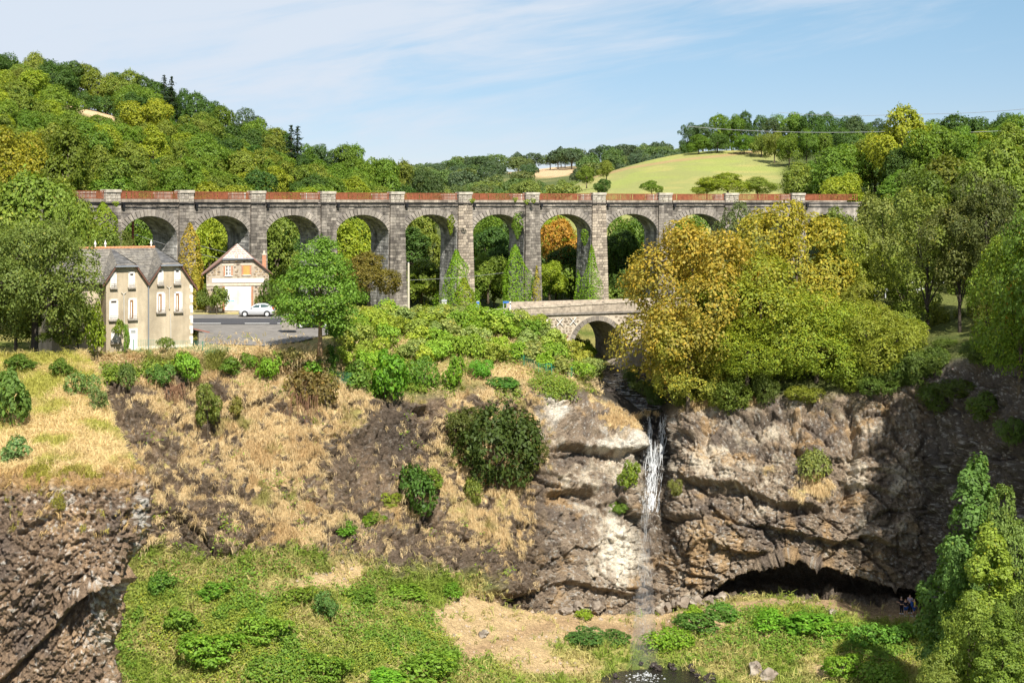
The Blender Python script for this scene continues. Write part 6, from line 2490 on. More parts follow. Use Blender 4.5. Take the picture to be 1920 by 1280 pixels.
# roadside container
box = empty('timber_bin_shelter', P(543, 616, 148), 'weathered wooden bin shelter standing at the edge of the forecourt', 'shelter')
m = MB()
for i in range(6):
    m.box((-.75 + i * .25, -.5, -.1), (-.51 + i * .25, .5, 1.25), None, .5)
m.build('wall', GREYW, box)
m = MB()
m.hexa([Vector(p) for p in ((-.9, -.6, 1.25), (.85, -.6, 1.25), (.85, .6, 1.25), (-.9, .6, 1.25), (-.1, -.6, 1.62), (.05, -.6, 1.62), (.05, .6, 1.62), (-.1, .6, 1.62))])
m.build('roof', SLATE, box)

# ------------------------------------------------------------------ poles, signs, wires, fences
POLEW = mat('pale_pole', (.52, .475, .37), .9, var=.15)
POLER = mat('rusty_pole', (.33, .11, .06), .8, var=.25)
CERAM = mat('white_insulator', (.75, .74, .72), .4)
WIRE = mat('grey_wire', (.30, .30, .31), .6)
STEEL = mat('galvanised_steel', (.55, .56, .58), .5, metal=.5)
REDP = mat('signal_blue', (.03, .14, .45), .5)
pl = empty('utility_pole', P(766, 585, 185), 'slim pale wooden utility pole standing in front of the fifth arch', 'pole')
q = MB(); q.tube([(0, 0, -.5), (0, 0, 6.3)], [.16, .12], 8); q.build('pole', POLEW, pl)
q = MB(); q.tube([(0, 0, 6.3), (0, 0, 6.38)], [.13, .03], 8); q.build('pole_cap', STEEL, pl)
pr = empty('power_pole', P(249, 500, 178), 'rusty red power pole with white insulators inside the first arch', 'pole')
q = MB(); q.tube([(0, 0, -4), (0, 0, 5.6)], [.22, .15], 8); q.build('pole', POLER, pr)
for z in (5.2, 3.9):
    q = MB(); q.tube([(-.05, -.1, z), (.6, -.25, z + .05)], .05, 5); q.build('bracket', STEEL, pr)
    q = MB(); q.tube([(.6, -.25, z - .12), (.6, -.25, z + .12)], .10, 6); q.build('insulator', CERAM, pr)


def cable(pts, label, sag=.3, r=.028):
    q = MB()
    L_ = []
    for a, b in zip(pts[:-1], pts[1:]):
        a, b = Vector(a), Vector(b)
        for i in range(13):
            t = i / 12
            L_.append(a.lerp(b, t) - Vector((0, 0, sag * 4 * t * (1 - t))))
    q.tube(L_, r, 4)
    o = q.build('overhead_wire', WIRE)
    tag(o, label, 'wire', 'overhead wires')


pp = P(249, 500, 178)
cable([pp + Vector((.6, -.25, 5.2)), P(450, 478, 190)], 'upper overhead wire running right from the rusty power pole', .35)
cable([pp + Vector((.6, -.25, 3.9)), P(450, 492, 190)], 'lower overhead wire running right from the rusty power pole', .3)
cable([P(766, 525, 185), P(1010, 500, 222)], 'wire crossing the lower sixth arch from the pale pole', .4, .022)
cable([P(1288, 237, 300), P(1660, 247, 270), P(2000, 236, 250)], 'pale power line crossing in front of the skyline wood, lower strand', .6, .05)
cable([P(1460, 211, 300), P(1700, 214, 280), P(2000, 196, 250)], 'thin power line grazing the skyline treetops, upper strand', .5, .035)


def sign(px, py, Y, h, parts, label, cat='sign'):
    e = empty('road_sign' if cat == 'sign' else 'marker_post', P(px, py, Y), label, cat)
    q = MB(); q.tube([(0, 0, -.4), (0, 0, h)], .045, 6); q.build('post', STEEL, e)
    for nm, lo, hi, mt in parts:
        q = MB(); q.box(lo, hi); q.build(nm, mt, e)
    return e


sign(833, 581, 166, 1.35, [('plate', (-.3, -.06, .95), (.3, -.045, 1.2), STEEL), ('plate_rear', (-.26, -.04, .7), (.26, -.03, .85), WHITEP)], 'small grey road sign seen from behind above the bank')
sign(896, 582, 163, 1.0, [('panel', (-.16, -.07, .0), (.16, -.05, 1.05), WHITEP), ('blue_band', (-.165, -.08, .75), (.165, -.071, 1.0), REDP), ('blue_band', (-.165, -.08, .4), (.165, -.071, .6), REDP), ('blue_band', (-.165, -.08, .08), (.165, -.071, .26), REDP)],
     'blue and white striped marker post beside the road left of the bridge', 'marker')
e = sign(950, 585, 161, 1.25, [('panel', (-.42, -.06, 1.0), (.25, -.04, 1.22), REDP)], 'low two legged road sign with blue edge at the bridge end')
q = MB(); q.tube([(-.36, 0, -.4), (-.36, 0, 1.2)], .045, 6); q.build('post', STEEL, e)
e = empty('marker_post', P(957, 585, 160.5), 'white plastic marker post right of the two legged sign', 'marker')
q = MB(); q.box((-.07, -.05, -.3), (.07, .05, 1.2)); q.build('post', WHITEP, e)
q = MB(); q.box((-.075, -.056, .85), (.075, .056, 1.0)); q.build('reflector_band', BUMP, e)

GREENM = mat('green_mesh', (.03, .20, .12), .6)


def fence(pts, step, h, label, post_r=.04):
    e = empty('wire_fence', pts[0], label, 'fence')
    base = Vector(pts[0])
    for a, b in zip(pts[:-1], pts[1:]):
        a, b = Vector(a), Vector(b)
        n = max(1, int((b - a).length / step))
        for i in range(n):
            p = a.lerp(b, i / n) - base
            q = MB(); q.tube([p - Vector((0, 0, .3)), p + Vector((0, 0, h))], post_r, 5); q.build('post', GREENM, e)
        q = MB()
        for k in range(9):
            z = .08 + (h - .1) * k / 8
            q.tube([a - base + Vector((0, 0, z)), b - base + Vector((0, 0, z))], .009, 3, cap=False)
        m_ = int((b - a).length / .22)
        for k in range(m_):
            p = a.lerp(b, k / m_) - base
            q.tube([p, p + Vector((0, 0, h - .02))], .007, 3, cap=False)
        q.build('mesh_wire', GREENM, e)


def tz(px, Y):
    return PZ(px, terrace_z(px, Y), Y)


fence([tz(250, 132), tz(380, 132.5), tz(520, 134), tz(665, 137.5)], 2.2, 1.15, 'green wire mesh fence along the front of the house terrace')
fence([tz(955, 150), tz(1010, 148), tz(1064, 150), tz(1080, 155)], 1.9, 1.1, 'green wire fence round the top of the waterfall outcrop')
gt = empty('wire_gate', tz(1029, 147.6), 'narrow dark green metal gate frame on the outcrop beside the stream', 'gate')
q = MB()
for x in (-.28, .28):
    q.tube([(x, 0, -.2), (x, 0, 1.35)], .05, 6)
q.build('posts', GREENM, gt)
q = MB(); q.tube([(-.28, 0, 1.3), (.28, 0, 1.3)], .04, 5); q.tube([(-.28, 0, .3), (.28, 0, .3)], .03, 5); q.tube([(-.28, 0, .3), (.28, 0, 1.3)], .025, 5); q.build('leaf', GREENM, gt)

for (a, b, Y0, Y1, py0, py1, lab) in ((1600, 1742, 166, 170, 549, 542, 'short lower white steel guard rail seen between the tree trunks'), (1650, 2000, 178, 172, 533, 530, 'long upper pale guard rail curving behind the tree trunks')):
    e = empty('guard_rail', P(a, py0, Y0), lab, 'guard rail')
    o0 = P(a, py0, Y0)
    pts = []
    for i in range(15):
        t = i / 14
        px, Y = a + (b - a) * t, Y0 + (Y1 - Y0) * t
        pts.append(P(px, py0 + (py1 - py0) * t - 3.0 * math.sin(math.pi * t), Y) - o0)
    q = MB()
    for p0, p1 in zip(pts[:-1], pts[1:]):
        dz = Vector((0, 0, .16))
        f_ = Vector((0, -.09, 0))
        q.hexa([p0 - dz, p1 - dz, p1 - dz - f_, p0 - dz - f_, p0 + dz, p1 + dz, p1 + dz - f_, p0 + dz - f_])
    q.build('rail', mat('white_rail', (.72, .73, .74), .4, metal=.2), e)
    for p0 in pts[::2]:
        q = MB(); q.box((p0.x - .06, p0.y + .1, p0.z - 1.0), (p0.x + .06, p0.y + .25, p0.z + .1)); q.build('post', STEEL, e)
# ------------------------------------------------------------------ trees that stand out one by one
proto('chestnut_a', 31, 16.0, 7.0, 27000, .30, shape='round', nl=26, clump=1.15, gap=-.05, trunk_h=.04, turn=.45, turn_top=1.0, r0=.4, jit=.42)
proto('chestnut_b', 32, 16.0, 7.0, 27000, .30, shape='oval', nl=24, clump=1.2, gap=-.05, trunk_h=.04, turn=.45, turn_top=1.0, r0=.4, jit=.42)
proto('chestnut_c', 45, 16.0, 7.0, 27000, .28, shape='round', nl=28, clump=1.1, gap=-.05, trunk_h=.04, turn=.28, turn_top=.8, r0=.4, jit=.42)
proto('oak_big', 33, 12.0, 6.2, 20000, .25, shape='loose', nl=38, clump=.9, gap=.0, trunk_h=.07, r0=.5, bark=DARK_BARK, nlimb=12)
proto('ash_big', 34, 14.0, 5.0, 12000, .28, shape='loose', nl=24, clump=.9, gap=.06, trunk_h=.20, r0=.28, bark=DARK_BARK, nlimb=10)
proto('ash_tall', 35, 16.0, 4.6, 10000, .28, shape='loose', nl=26, clump=.9, gap=.08, trunk_h=.24, r0=.26, bark=DARK_BARK, nlimb=10)
proto('willow_a', 36, 18.0, 4.2, 24000, .25, shape='pointed', nl=54, clump=.7, gap=-.02, trunk_h=.03, r0=.3)
proto('willow_b', 37, 16.0, 4.6, 22000, .25, shape='oval', nl=36, clump=.7, gap=.02, trunk_h=.03, r0=.3)
proto('shrub_big', 38, 6.0, 4.0, 6500, .30, shape='bush', nl=16, clump=.7, gap=.0, trunk_h=.02, r0=.14)
proto('shrub_b', 39, 3.2, 2.2, 2600, .25, shape='bush', nl=13, clump=.45, gap=.0, trunk_h=.0, r0=.07)


def tiered(name, seed, H, R, n, leaf):
    """spreading crown in drooping tiers of feathery sprays"""
    rng = np.random.default_rng(seed)
    Pn, Nn, lobes = [], [], []
    plates = []
    for z, r, k in ((.30, .62, 7), (.40, .92, 10), (.52, 1.0, 11), (.64, .90, 10), (.75, .72, 8), (.86, .5, 6), (.95, .26, 3)):
        for i in range(k):
            a = 6.283 * (i + rng.random() * .8) / k
            rad = R * r * rng.uniform(.55, .8)
            plates.append((math.cos(a) * rad, math.sin(a) * rad, H * (z + rng.uniform(-.03, .03)), R * rng.uniform(.26, .36)))
        plates.append((rng.normal() * .3, rng.normal() * .3, H * z, R * r * .45))
    per = n // len(plates)
    for x, y, z, r in plates:
        a = rng.random(per) * 6.283
        q = np.sqrt(rng.random(per)) * r
        p = np.stack([x + np.cos(a) * q, y + np.sin(a) * q, z - .42 * (q / r) ** 2 * r - np.hypot(x, y) * .10 + rng.normal(size=per) * .24], 1)
        out = np.stack([np.cos(a) * q / r * .6 + x / R * .5, np.sin(a) * q / r * .6 + y / R * .5, np.full(per, .8)], 1)
        Pn.append(p); Nn.append(out)
        lobes.append((x, y, z - .2, r))
    Pn, Nn = np.concatenate(Pn), np.concatenate(Nn)
    me = foliage_mesh(name + '_crown', [leaf_quads(Pn, Nn, leaf, rng, jit=.5, turn=.05)])
    PROTO[name] = (me, make_trunk(name + '_trunk', seed, H, lobes, .26, mat('brown_bark', (.26, .17, .10), .9, var=.3), 0, 14), H, R)


tiered('locust', 41, 11.0, 4.8, 17000, .27)


def hero(name, key, px, base, top, Y, wpx, tone, label, cat='tree', group=None, zb=None):
    b = P(px, base, Y) if zb is None else PZ(px, zb, Y)
    h = (HY - top) * Y / F - b.z
    return plant(name, key, b, h, wpx * Y / F, tone, label, cat, group, rng=rs, jitter=.05)


HERO = [
    ('broadleaf_tree', 'loose_a', 118, 668, 556, 128, 110, (.17, .22, .04), 'leafy low tree between the oak trunk and the house'),
    ('broadleaf_tree', 'round_b', 70, 640, 545, 136, 130, (.15, .20, .04), 'shaded tree behind the trunk of the large oak'),
    ('broadleaf_tree', 'round_c', 1748, 640, 566, 164, 70, (.22, .28, .04), 'low yellow green tree behind the straight dark trunk'),
    ('broadleaf_tree', 'round_b', 1800, 640, 560, 166, 60, (.19, .26, .035), 'low green tree right behind the leaning dark trunk'),
    ('broadleaf_tree', 'loose_a', 1866, 640, 556, 163, 70, (.20, .26, .04), 'low green tree behind the twin thin stems'),
    ('broadleaf_tree', 'chestnut_c', 1400, 730, 590, 146, 180, (.21, .29, .03), 'yellow green chestnut bough low over the cliff edge, left of the middle'),
    ('broadleaf_tree', 'chestnut_c', 1610, 735, 560, 149, 140, (.20, .275, .03), 'yellow green chestnut at the right end of the golden group'),
    ('broadleaf_tree', 'loose_b', 1700, 640, 470, 162, 110, (.20, .25, .035), 'green tree hiding the left part of the upper guard rail'),
    ('broadleaf_tree', 'round_a', 1815, 620, 470, 168, 110, (.17, .22, .03), 'green tree behind the leaning dark trunk'),
    ('broadleaf_tree', 'round_c', 1632, 640, 366, 188, 120, (.19, .22, .045), 'olive tree in front of the far end of the railing'),
    ('broadleaf_tree', 'loose_a', 1575, 640, 380, 186, 110, (.18, .23, .04), 'grey green tree just right of the golden chestnut, before the viaduct'),
    ('broadleaf_tree', 'loose_b', 146, 662, 520, 129.5, 66, (.20, .25, .04), 'leafy olive shrub tree against the left wall of the house'),
    ('broadleaf_tree', 'round_c', 30, 664, 540, 129, 150, (.17, .22, .04), 'low dark leaved tree under the oaks at the left edge'),
    ('broadleaf_tree', 'ash_big', 1612, 700, 520, 152, 120, (.24, .26, .035), 'yellowish tree on the bank left of the dark trunks'),
    ('broadleaf_tree', 'loose_a', 1690, 690, 560, 152, 110, (.20, .25, .035), 'leafy green tree at the left of the dark trunks'),
    ('broadleaf_tree', 'loose_b', 1765, 660, 560, 156, 70, (.24, .27, .04), 'low yellow green tree between the two dark trunks'),
    ('broadleaf_tree', 'loose_a', 1832, 660, 545, 155, 80, (.20, .24, .04), 'low olive tree right of the leaning dark trunk'),
    ('broadleaf_tree', 'oak_big', 1890, 690, 510, 148, 110, (.24, .25, .04), 'olive tree before the right end of the guard rail'),
    ('broadleaf_tree', 'round_b', 1645, 560, 440, 176, 90, (.17, .21, .035), 'green tree behind the left end of the guard rail'),
    ('broadleaf_tree', 'loose_b', 1775, 540, 400, 178, 120, (.15, .19, .03), 'green tree above the middle of the guard rail'),
    ('broadleaf_tree', 'loose_a', 1860, 540, 410, 176, 110, (.14, .18, .03), 'green tree above the right half of the guard rail'),
    ('locust_tree', 'locust', 600, 656, 442, 134, 200, (.15, .265, .032), 'bright green tree with drooping tiers, on a bare trunk before the road'),
    ('broadleaf_tree', 'round_c', 692, 575, 474, 166, 118, (.19, .165, .03), 'rounded olive brown tree right behind the bright green tiered tree'),
    ('oak_tree', 'oak_big', 66, 674, 390, 126, 225, (.16, .215, .045), 'large grey green oak with dark forked trunk left of the house'),
    ('oak_tree', 'oak_big', -20, 672, 395, 123, 230, (.15, .21, .045), 'grey green oak cut by the left edge, beside the larger oak'),
    ('broadleaf_tree', 'loose_a', 138, 640, 350, 141, 110, (.19, .255, .035), 'tall olive tree rising behind the oak to the viaduct railing'),
    ('broadleaf_tree', 'round_b', 60, 610, 320, 147, 180, (.185, .25, .035), 'broad olive green tree behind the big oak'),
    ('broadleaf_tree', 'round_a', 5, 600, 318, 146, 170, (.20, .265, .04), 'olive tree at the left edge behind the oaks'),
    ('broadleaf_tree', 'round_c', 112, 600, 336, 151, 120, (.18, .235, .03), 'mid green tree between the oak and the left end of the railing'),
    ('broadleaf_tree', 'round_b', 190, 560, 428, 155, 90, (.175, .24, .035), 'olive tree just above the left end of the house roof'),
    ('broadleaf_tree', 'loose_a', 228, 560, 428, 160, 70, (.14, .16, .03), 'ragged olive tree under the left of the first arch'),
    ('broadleaf_tree', 'round_a', 22, 420, 226, 196, 120, (.27, .25, .022), 'yellow tree at the left edge of the wooded hill'),
    ('broadleaf_tree', 'round_c', 128, 420, 236, 200, 140, (.15, .19, .02), 'large round tree with shaded clumps on the lower left hill'),
    ('broadleaf_tree', 'round_b', 215, 420, 296, 205, 100, (.175, .24, .035), 'olive tree above the left end of the railing'),
    ('chestnut_tree', 'chestnut_a', 1298, 770, 398, 151, 280, (.31, .275, .05), 'orange leaved chestnut covering the right end of the road bridge'),
    ('chestnut_tree', 'chestnut_b', 1492, 745, 354, 158, 250, (.30, .30, .04), 'tall golden chestnut with the highest rounded crown before the viaduct'),
    ('chestnut_tree', 'chestnut_c', 1425, 750, 470, 149, 250, (.23, .29, .035), 'yellow green chestnut between the orange and the golden one'),
    ('chestnut_tree', 'chestnut_a', 1290, 775, 570, 147, 150, (.25, .28, .04), 'yellow green lower chestnut leaning over the head of the waterfall'),
    ('chestnut_tree', 'chestnut_c', 1530, 745, 540, 147, 200, (.20, .28, .03), 'yellow green chestnut overhanging the cliff edge right of the waterfall'),
    ('broadleaf_tree', 'oak_big', 1640, 740, 570, 147, 190, (.26, .28, .035), 'low olive tree on the cliff edge below the guard rail'),
    ('broadleaf_tree', 'loose_b', 1372, 600, 362, 172, 110, (.12, .15, .045), 'grey green tree hiding the railing at the tenth pier'),
    ('broadleaf_tree', 'ash_big', 1655, 650, 362, 168, 150, (.21, .24, .055), 'pale grey green tree in front of the right end of the railing'),
    ('broadleaf_tree', 'ash_big', 1600, 680, 420, 160, 150, (.25, .275, .035), 'yellowish ash right of the golden chestnut'),
    ('ash_tree', 'ash_tall', 1738, 645, 330, 152, 160, (.19, .225, .04), 'ash with a straight dark trunk before the guard rail'),
    ('ash_tree', 'ash_tall', 1800, 642, 350, 149, 140, (.12, .14, .035), 'ash with a leaning dark trunk before the guard rail'),
    ('ash_tree', 'ash_tall', 1850, 642, 300, 147, 130, (.10, .12, .03), 'ash with twin thin stems near the right edge'),
    ('broadleaf_tree', 'round_a', 1720, 500, 300, 182, 150, (.12, .17, .022), 'mid green tree on the slope above the guard rail'),
    ('broadleaf_tree', 'round_b', 1790, 500, 290, 186, 160, (.15, .18, .025), 'yellowish tree on the slope above the long guard rail'),
    ('broadleaf_tree', 'round_c', 1880, 500, 262, 180, 150, (.19, .255, .035), 'olive tree on the slope at the right edge'),
    ('broadleaf_tree', 'ash_big', 1880, 560, 340, 150, 120, (.07, .09, .025), 'dark shaded tree at the right edge above the gorge'),
    ('broadleaf_tree', 'chestnut_b', 1925, 720, 410, 140, 110, (.40, .26, .04), 'orange leaved tree cut by the right edge above the shaded cliff'),
    ('willow_tree', 'willow_a', 1832, 1420, 832, 109, 250, (.115, .20, .042), 'tall blue green willow with the pointed top below the shaded cliff'),
    ('willow_tree', 'willow_b', 1895, 1420, 880, 108, 150, (.18, .25, .05), 'green willow right of the pointed one, its top against the dark cliff'),
    ('willow_tree', 'willow_a', 1855, 1420, 965, 102, 240, (.22, .30, .04), 'yellow green willow in front of the pointed one'),
    ('willow_tree', 'willow_b', 1925, 1420, 1050, 98, 130, (.15, .22, .04), 'deep green willow in the lower right corner'),
    ('willow_tree', 'willow_b', 1815, 1420, 1085, 99, 150, (.22, .285, .045), 'pale olive willow nearest the walkers'),
    ('willow_tree', 'willow_a', 1880, 1420, 1110, 94, 160, (.17, .24, .035), 'low green willow in the bottom right corner'),
    ('willow_tree', 'willow_a', 1796, 1420, 1000, 105, 140, (.115, .20, .042), 'slim blue green willow at the left flank of the pointed one'),
    ('willow_tree', 'willow_b', 1768, 1440, 1215, 97, 120, (.21, .27, .05), 'low pale willow at the bottom edge, left of the others'),
]
for h_ in HERO:
    hero(*h_)
# trees on the right rim, beyond the frame, that put the far right cliff in shade
for i, (x, y, h, w) in enumerate([(44.5, 126, 15, 9), (50, 128, 20, 11), (46.5, 115, 18, 10), (45.5, 106, 18, 10), (55, 102, 22, 12), (47, 121, 19, 11), (53, 116, 22, 12), (49, 110, 20, 11), (57, 122, 24, 12), (59, 108, 22, 12), (64, 116, 24, 13)]):
    plant('broadleaf_tree', ['chestnut_a', 'chestnut_b', 'oak_big'][i % 3], (x, y, -16.5), h, w, 'mid green', 'tall rim tree shading the right cliff', 'tree', 'rim trees beyond the right edge', rng=rs)


# ------------------------------------------------------------------ bushes
def bush(px, py, wpx, hpx, tone, label, group=None, crag_=False, key=None, vmin=0, vmax=13, sink=.25):
    p, n = on_crag(px, py) if crag_ else on_gorge(px, py, vmin, vmax)
    s = p.y / F
    if py > 1095 and not crag_:
        tone, hpx, wpx = tuple(a * 1.45 for a in tone), hpx * .85, wpx * 1.1
    elif key is None:
        tone = tuple(a * 1.2 for a in tone)
    key = key or rs.choice(['bush_a', 'bush_b', 'bush_c', 'shrub_b'])
    plant('bush', key, p - Vector((0, 0, sink)), hpx * s + sink, wpx * s, tone, label, 'bush', group, rng=rs)


BR = (.15, .28, .026)
for a in [(500, 712, 66, 58, BR, 'bright green bush on the cliff edge, largest below the forecourt'), (585, 700, 66, 46, BR, 'bright green bush on the cliff edge under the tiered tree'), (618, 696, 40, 50, (.09, .17, .02), 'green bush right of the tree trunk on the cliff edge'),
          (350, 715, 66, 54, BR, 'bright green bush on the cliff edge below the house'), (300, 722, 50, 42, (.10, .17, .03), 'bush on the cliff edge at the left of the house front'), (240, 728, 44, 48, (.12, .18, .04), 'pale green bush at the top of the straw slope left'),
          (430, 705, 50, 38, (.11, .20, .025), 'low green bush between the two bright ones on the cliff edge'), (462, 690, 36, 30, (.12, .21, .025), 'small green bush left of the largest bright bush'), (545, 690, 50, 40, (.10, .18, .02), 'green bush left of the tree trunk on the cliff edge'),
          (722, 752, 90, 98, (.11, .235, .02), 'tall bright green bush hanging over the dark rock face'), (672, 735, 60, 60, (.13, .20, .03), 'olive bush left of the tall bright one on the cliff edge'), (796, 728, 50, 62, (.12, .21, .025), 'upright green bush right of the tall bright one'),
          (850, 730, 48, 66, (.13, .23, .02), 'upright bright bush above the straw ledge'), (902, 708, 44, 36, (.11, .25, .025), 'small vivid round bush left of the stream outcrop'), (950, 722, 76, 16, (.09, .20, .03), 'low green mat of plants by the outcrop fence'),
          (388, 800, 62, 86, (.14, .165, .03), 'olive bush hanging among dead twigs on the straw cliff'), (440, 790, 44, 50, (.17, .17, .035), 'dull bush beside the dead twigs on the straw cliff'), (572, 772, 84, 80, (.15, .12, .04), 'half dead brown green bush below the cliff edge'),
          (782, 968, 96, 96, (.07, .135, .022), 'dark green bush in the middle of the rock face'), (812, 915, 40, 40, (.15, .20, .02), 'yellow green bush above the dark one on the rock face'), (735, 950, 46, 30, (.19, .22, .02), 'yellow green trailing bush left of the dark one'),
          (650, 1002, 66, 26, (.10, .21, .02), 'low bright plants on the slanting ledge'), (700, 985, 50, 26, (.12, .22, .02), 'trailing bright plants on the slanting ledge, right end'), (885, 945, 44, 52, (.13, .17, .03), 'small olive bush left of the hanging thicket'),
          (1178, 918, 48, 56, (.14, .21, .025), 'green bush on the ledge left of the waterfall'), (1160, 960, 40, 20, (.13, .22, .03), 'ferns below the bush beside the waterfall'),
          (1530, 900, 66, 58, (.15, .18, .05), 'sparse grey green bush on the grassy ledge of the right wall'), (1265, 930, 30, 34, (.15, .17, .04), 'small bush right of the waterfall'),
          (610, 1160, 50, 62, (.075, .13, .03), 'dark rounded bush alone on the lower meadow'), (302, 1115, 48, 56, (.09, .17, .025), 'green bush at the foot of the straw slope by the crag'), (395, 1125, 62, 40, (.11, .21, .022), 'bright bush at the top of the lower meadow'),
          (800, 1275, 120, 58, (.12, .21, .022), 'broad bright bush at the bottom edge of the meadow'), (728, 1290, 80, 46, (.11, .22, .02), 'bright bush left of the broad one at the bottom edge'), (620, 1270, 90, 56, (.12, .20, .022), 'bright bush at the bottom edge left of the path fork'),
          (400, 1240, 110, 70, (.11, .21, .02), 'bright bush near the bottom edge right of the crag'), (500, 1200, 90, 60, (.12, .21, .022), 'bright bush in the thick of the lower meadow'), (330, 1180, 80, 50, (.12, .20, .025), 'green bush beside the crag foot'),
          (560, 1130, 70, 36, (.13, .20, .025), 'low bush on the slope above the dark rounded one'), (770, 1120, 76, 30, (.12, .21, .022), 'low green bush under the slanting slabs'), (680, 1125, 70, 34, (.12, .20, .025), 'low green bush at the foot of the dark slabs'), (840, 1115, 60, 26, (.11, .21, .02), 'flat green bush at the right end of the slabs'),
          (1100, 1202, 84, 28, (.08, .15, .03), 'dark bramble beside the path left of the pool'), (1160, 1205, 70, 24, (.08, .15, .03), 'dark bramble in front of the falling spray'), (1310, 1180, 96, 44, (.07, .15, .025), 'dark bramble on the bank right of the spray'), (1360, 1160, 60, 36, (.08, .16, .025), 'dark bramble at the upper end of the green bank'),
          (1260, 1215, 70, 44, (.12, .22, .02), 'bright plants above the pool'), (1300, 1158, 46, 30, (.19, .27, .02), 'yellow green ferns at the boulders under the cave'), (1095, 1158, 40, 18, (.17, .24, .02), 'yellow green ferns at the foot of the pale wall'),
          (1500, 1185, 110, 44, (.11, .235, .02), 'thick bright plants on the mound before the cave'), (1440, 1175, 70, 36, (.11, .23, .02), 'bright plants on the left of the mound'), (1560, 1195, 70, 40, (.10, .21, .02), 'bright plants on the right of the mound'),
          (1640, 1210, 80, 50, (.10, .19, .025), 'green plants on the shaded slope below the walkers'), (1580, 1272, 80, 60, (.13, .24, .02), 'vivid bush at the bottom edge right of the pool'), (1700, 1200, 60, 40, (.11, .19, .025), 'green bush on the slope under the walkers'), (1660, 1290, 90, 50, (.13, .21, .03), 'bright bush at the bottom edge before the willows')]:
    bush(*a)
bush(932, 925, 172, 178, (.085, .118, .022), 'large dark green thicket hanging on the cliff left of the waterfall', key='shrub_big', sink=.8)
bush(880, 830, 90, 70, (.10, .12, .025), 'smaller dark thicket at the upper left of the large one', key='shrub_big', sink=.5)
bush(985, 880, 70, 60, (.105, .135, .022), 'smaller dark thicket at the right of the large one', key='shrub_big', sink=.5)
for a in [(20, 800, 90, 110, (.12, .185, .035), 'green bush at the left edge of the yellow slope'), (28, 870, 64, 54, (.16, .235, .075), 'pale glaucous bush at the left edge of the yellow slope'), (150, 740, 60, 44, (.15, .21, .06), 'pale green bush on the top of the yellow slope'),
          (185, 770, 40, 50, (.16, .23, .07), 'pale glaucous shrub at the edge of the yellow slope'), (115, 705, 60, 34, (.13, .20, .03), 'green bush under the oak at the top of the slope'), (40, 692, 80, 30, (.12, .19, .03), 'bush by the oak trunk at the left edge'), (5, 750, 50, 60, (.10, .17, .03), 'dark bush cut by the left edge'), (110, 950, 30, 20, (.24, .21, .04), 'tuft of yellow plants on the crag face')]:
    bush(*a, crag_=True)
# foot of the house, garage and forecourt
for px, base, Y, w, h, tone, lab in [(183, 672, 129.5, 46, 110, (.19, .27, .02), 'yellow green creeper climbing the left edge of the house'), (222, 632, 131.3, 26, 34, (.19, .26, .025), 'round plant in the lower left window of the house'), (237, 664, 131, 14, 60, (.15, .27, .02), 'narrow green climber between the window and the door of the house'),
                                     (312, 654, 131.5, 34, 22, (.14, .20, .03), 'small shrub at the foot of the house wall'), (406, 582, 166.3, 44, 46, (.15, .21, .03), 'green bush at the left of the garage'), (385, 580, 168, 34, 40, (.14, .19, .03), 'bush between the house and the garage'), (492, 582, 166.5, 36, 28, (.16, .19, .04), 'bush at the right of the garage doors'),
                                     (505, 584, 165, 40, 60, (.09, .16, .02), 'green bush at the right corner of the garage'), (365, 640, 137, 30, 22, (.30, .28, .06), 'straw coloured weeds at the right corner of the house'), (628, 640, 138.5, 40, 46, (.11, .22, .02), 'bright bush right of the bare tree trunk')]:
    plant('bush', rs.choice(['bush_a', 'bush_b', 'shrub_b']), P(px, base, Y), h * Y / F, w * Y / F, tone, lab, 'bush', rng=rs)
# the bank below the road: thick bushes, each its own
bank = []
for _ in range(4000):
    px, py = rs.uniform(640, 1108), rs.uniform(596, 712)
    lo = np.interp(px, [640, 720, 860, 1000, 1060, 1108], [625, 600, 602, 612, 640, 672])
    hi = np.interp(px, [640, 700, 740, 790, 860, 940, 1040, 1108], [690, 700, 640, 690, 682, 680, 698, 722])
    if not lo < py < hi or (abs(px - 752) < 22 and 640 < py < 690):
        continue
    if any(abs(px - a) < 26 and abs(py - b) < 15 for a, b in bank):
        continue
    bank.append((px, py))
for px, py in bank:
    tone, nm = rs.choice([((.22, .33, .035), 'green'), ((.30, .36, .045), 'yellow green'), ((.19, .30, .035), 'green'), ((.29, .33, .06), 'olive'), ((.26, .31, .085), 'greyish green')])
    pos = 'at the top of' if py < np.interp(px, [640, 1108], [630, 650]) else ('at the foot of' if py > 672 else 'halfway down')
    bush(px, py, rs.uniform(46, 66), rs.uniform(28, 44), tone, '%s bush %s the bank, below the %s arch' % (nm, pos, ordinal(int(np.clip(np.searchsorted(PIER_PX, px) - 2, 0, 8)))), 'bushes covering the bank below the road', vmax=3.0)
for i, px in enumerate(range(655, 905, 13)):
    tone, nm = rs.choice([((.22, .33, .035), 'green'), ((.30, .36, .045), 'yellow green'), ((.19, .30, .035), 'green'), ((.29, .33, .06), 'olive'), ((.26, .31, .085), 'greyish green')])
    bush(px + rs.uniform(-5, 5), 607, rs.uniform(40, 60), rs.uniform(26, 40), tone, '%s bush along the road edge above the bank' % nm, 'bushes covering the bank below the road', vmax=2.4)
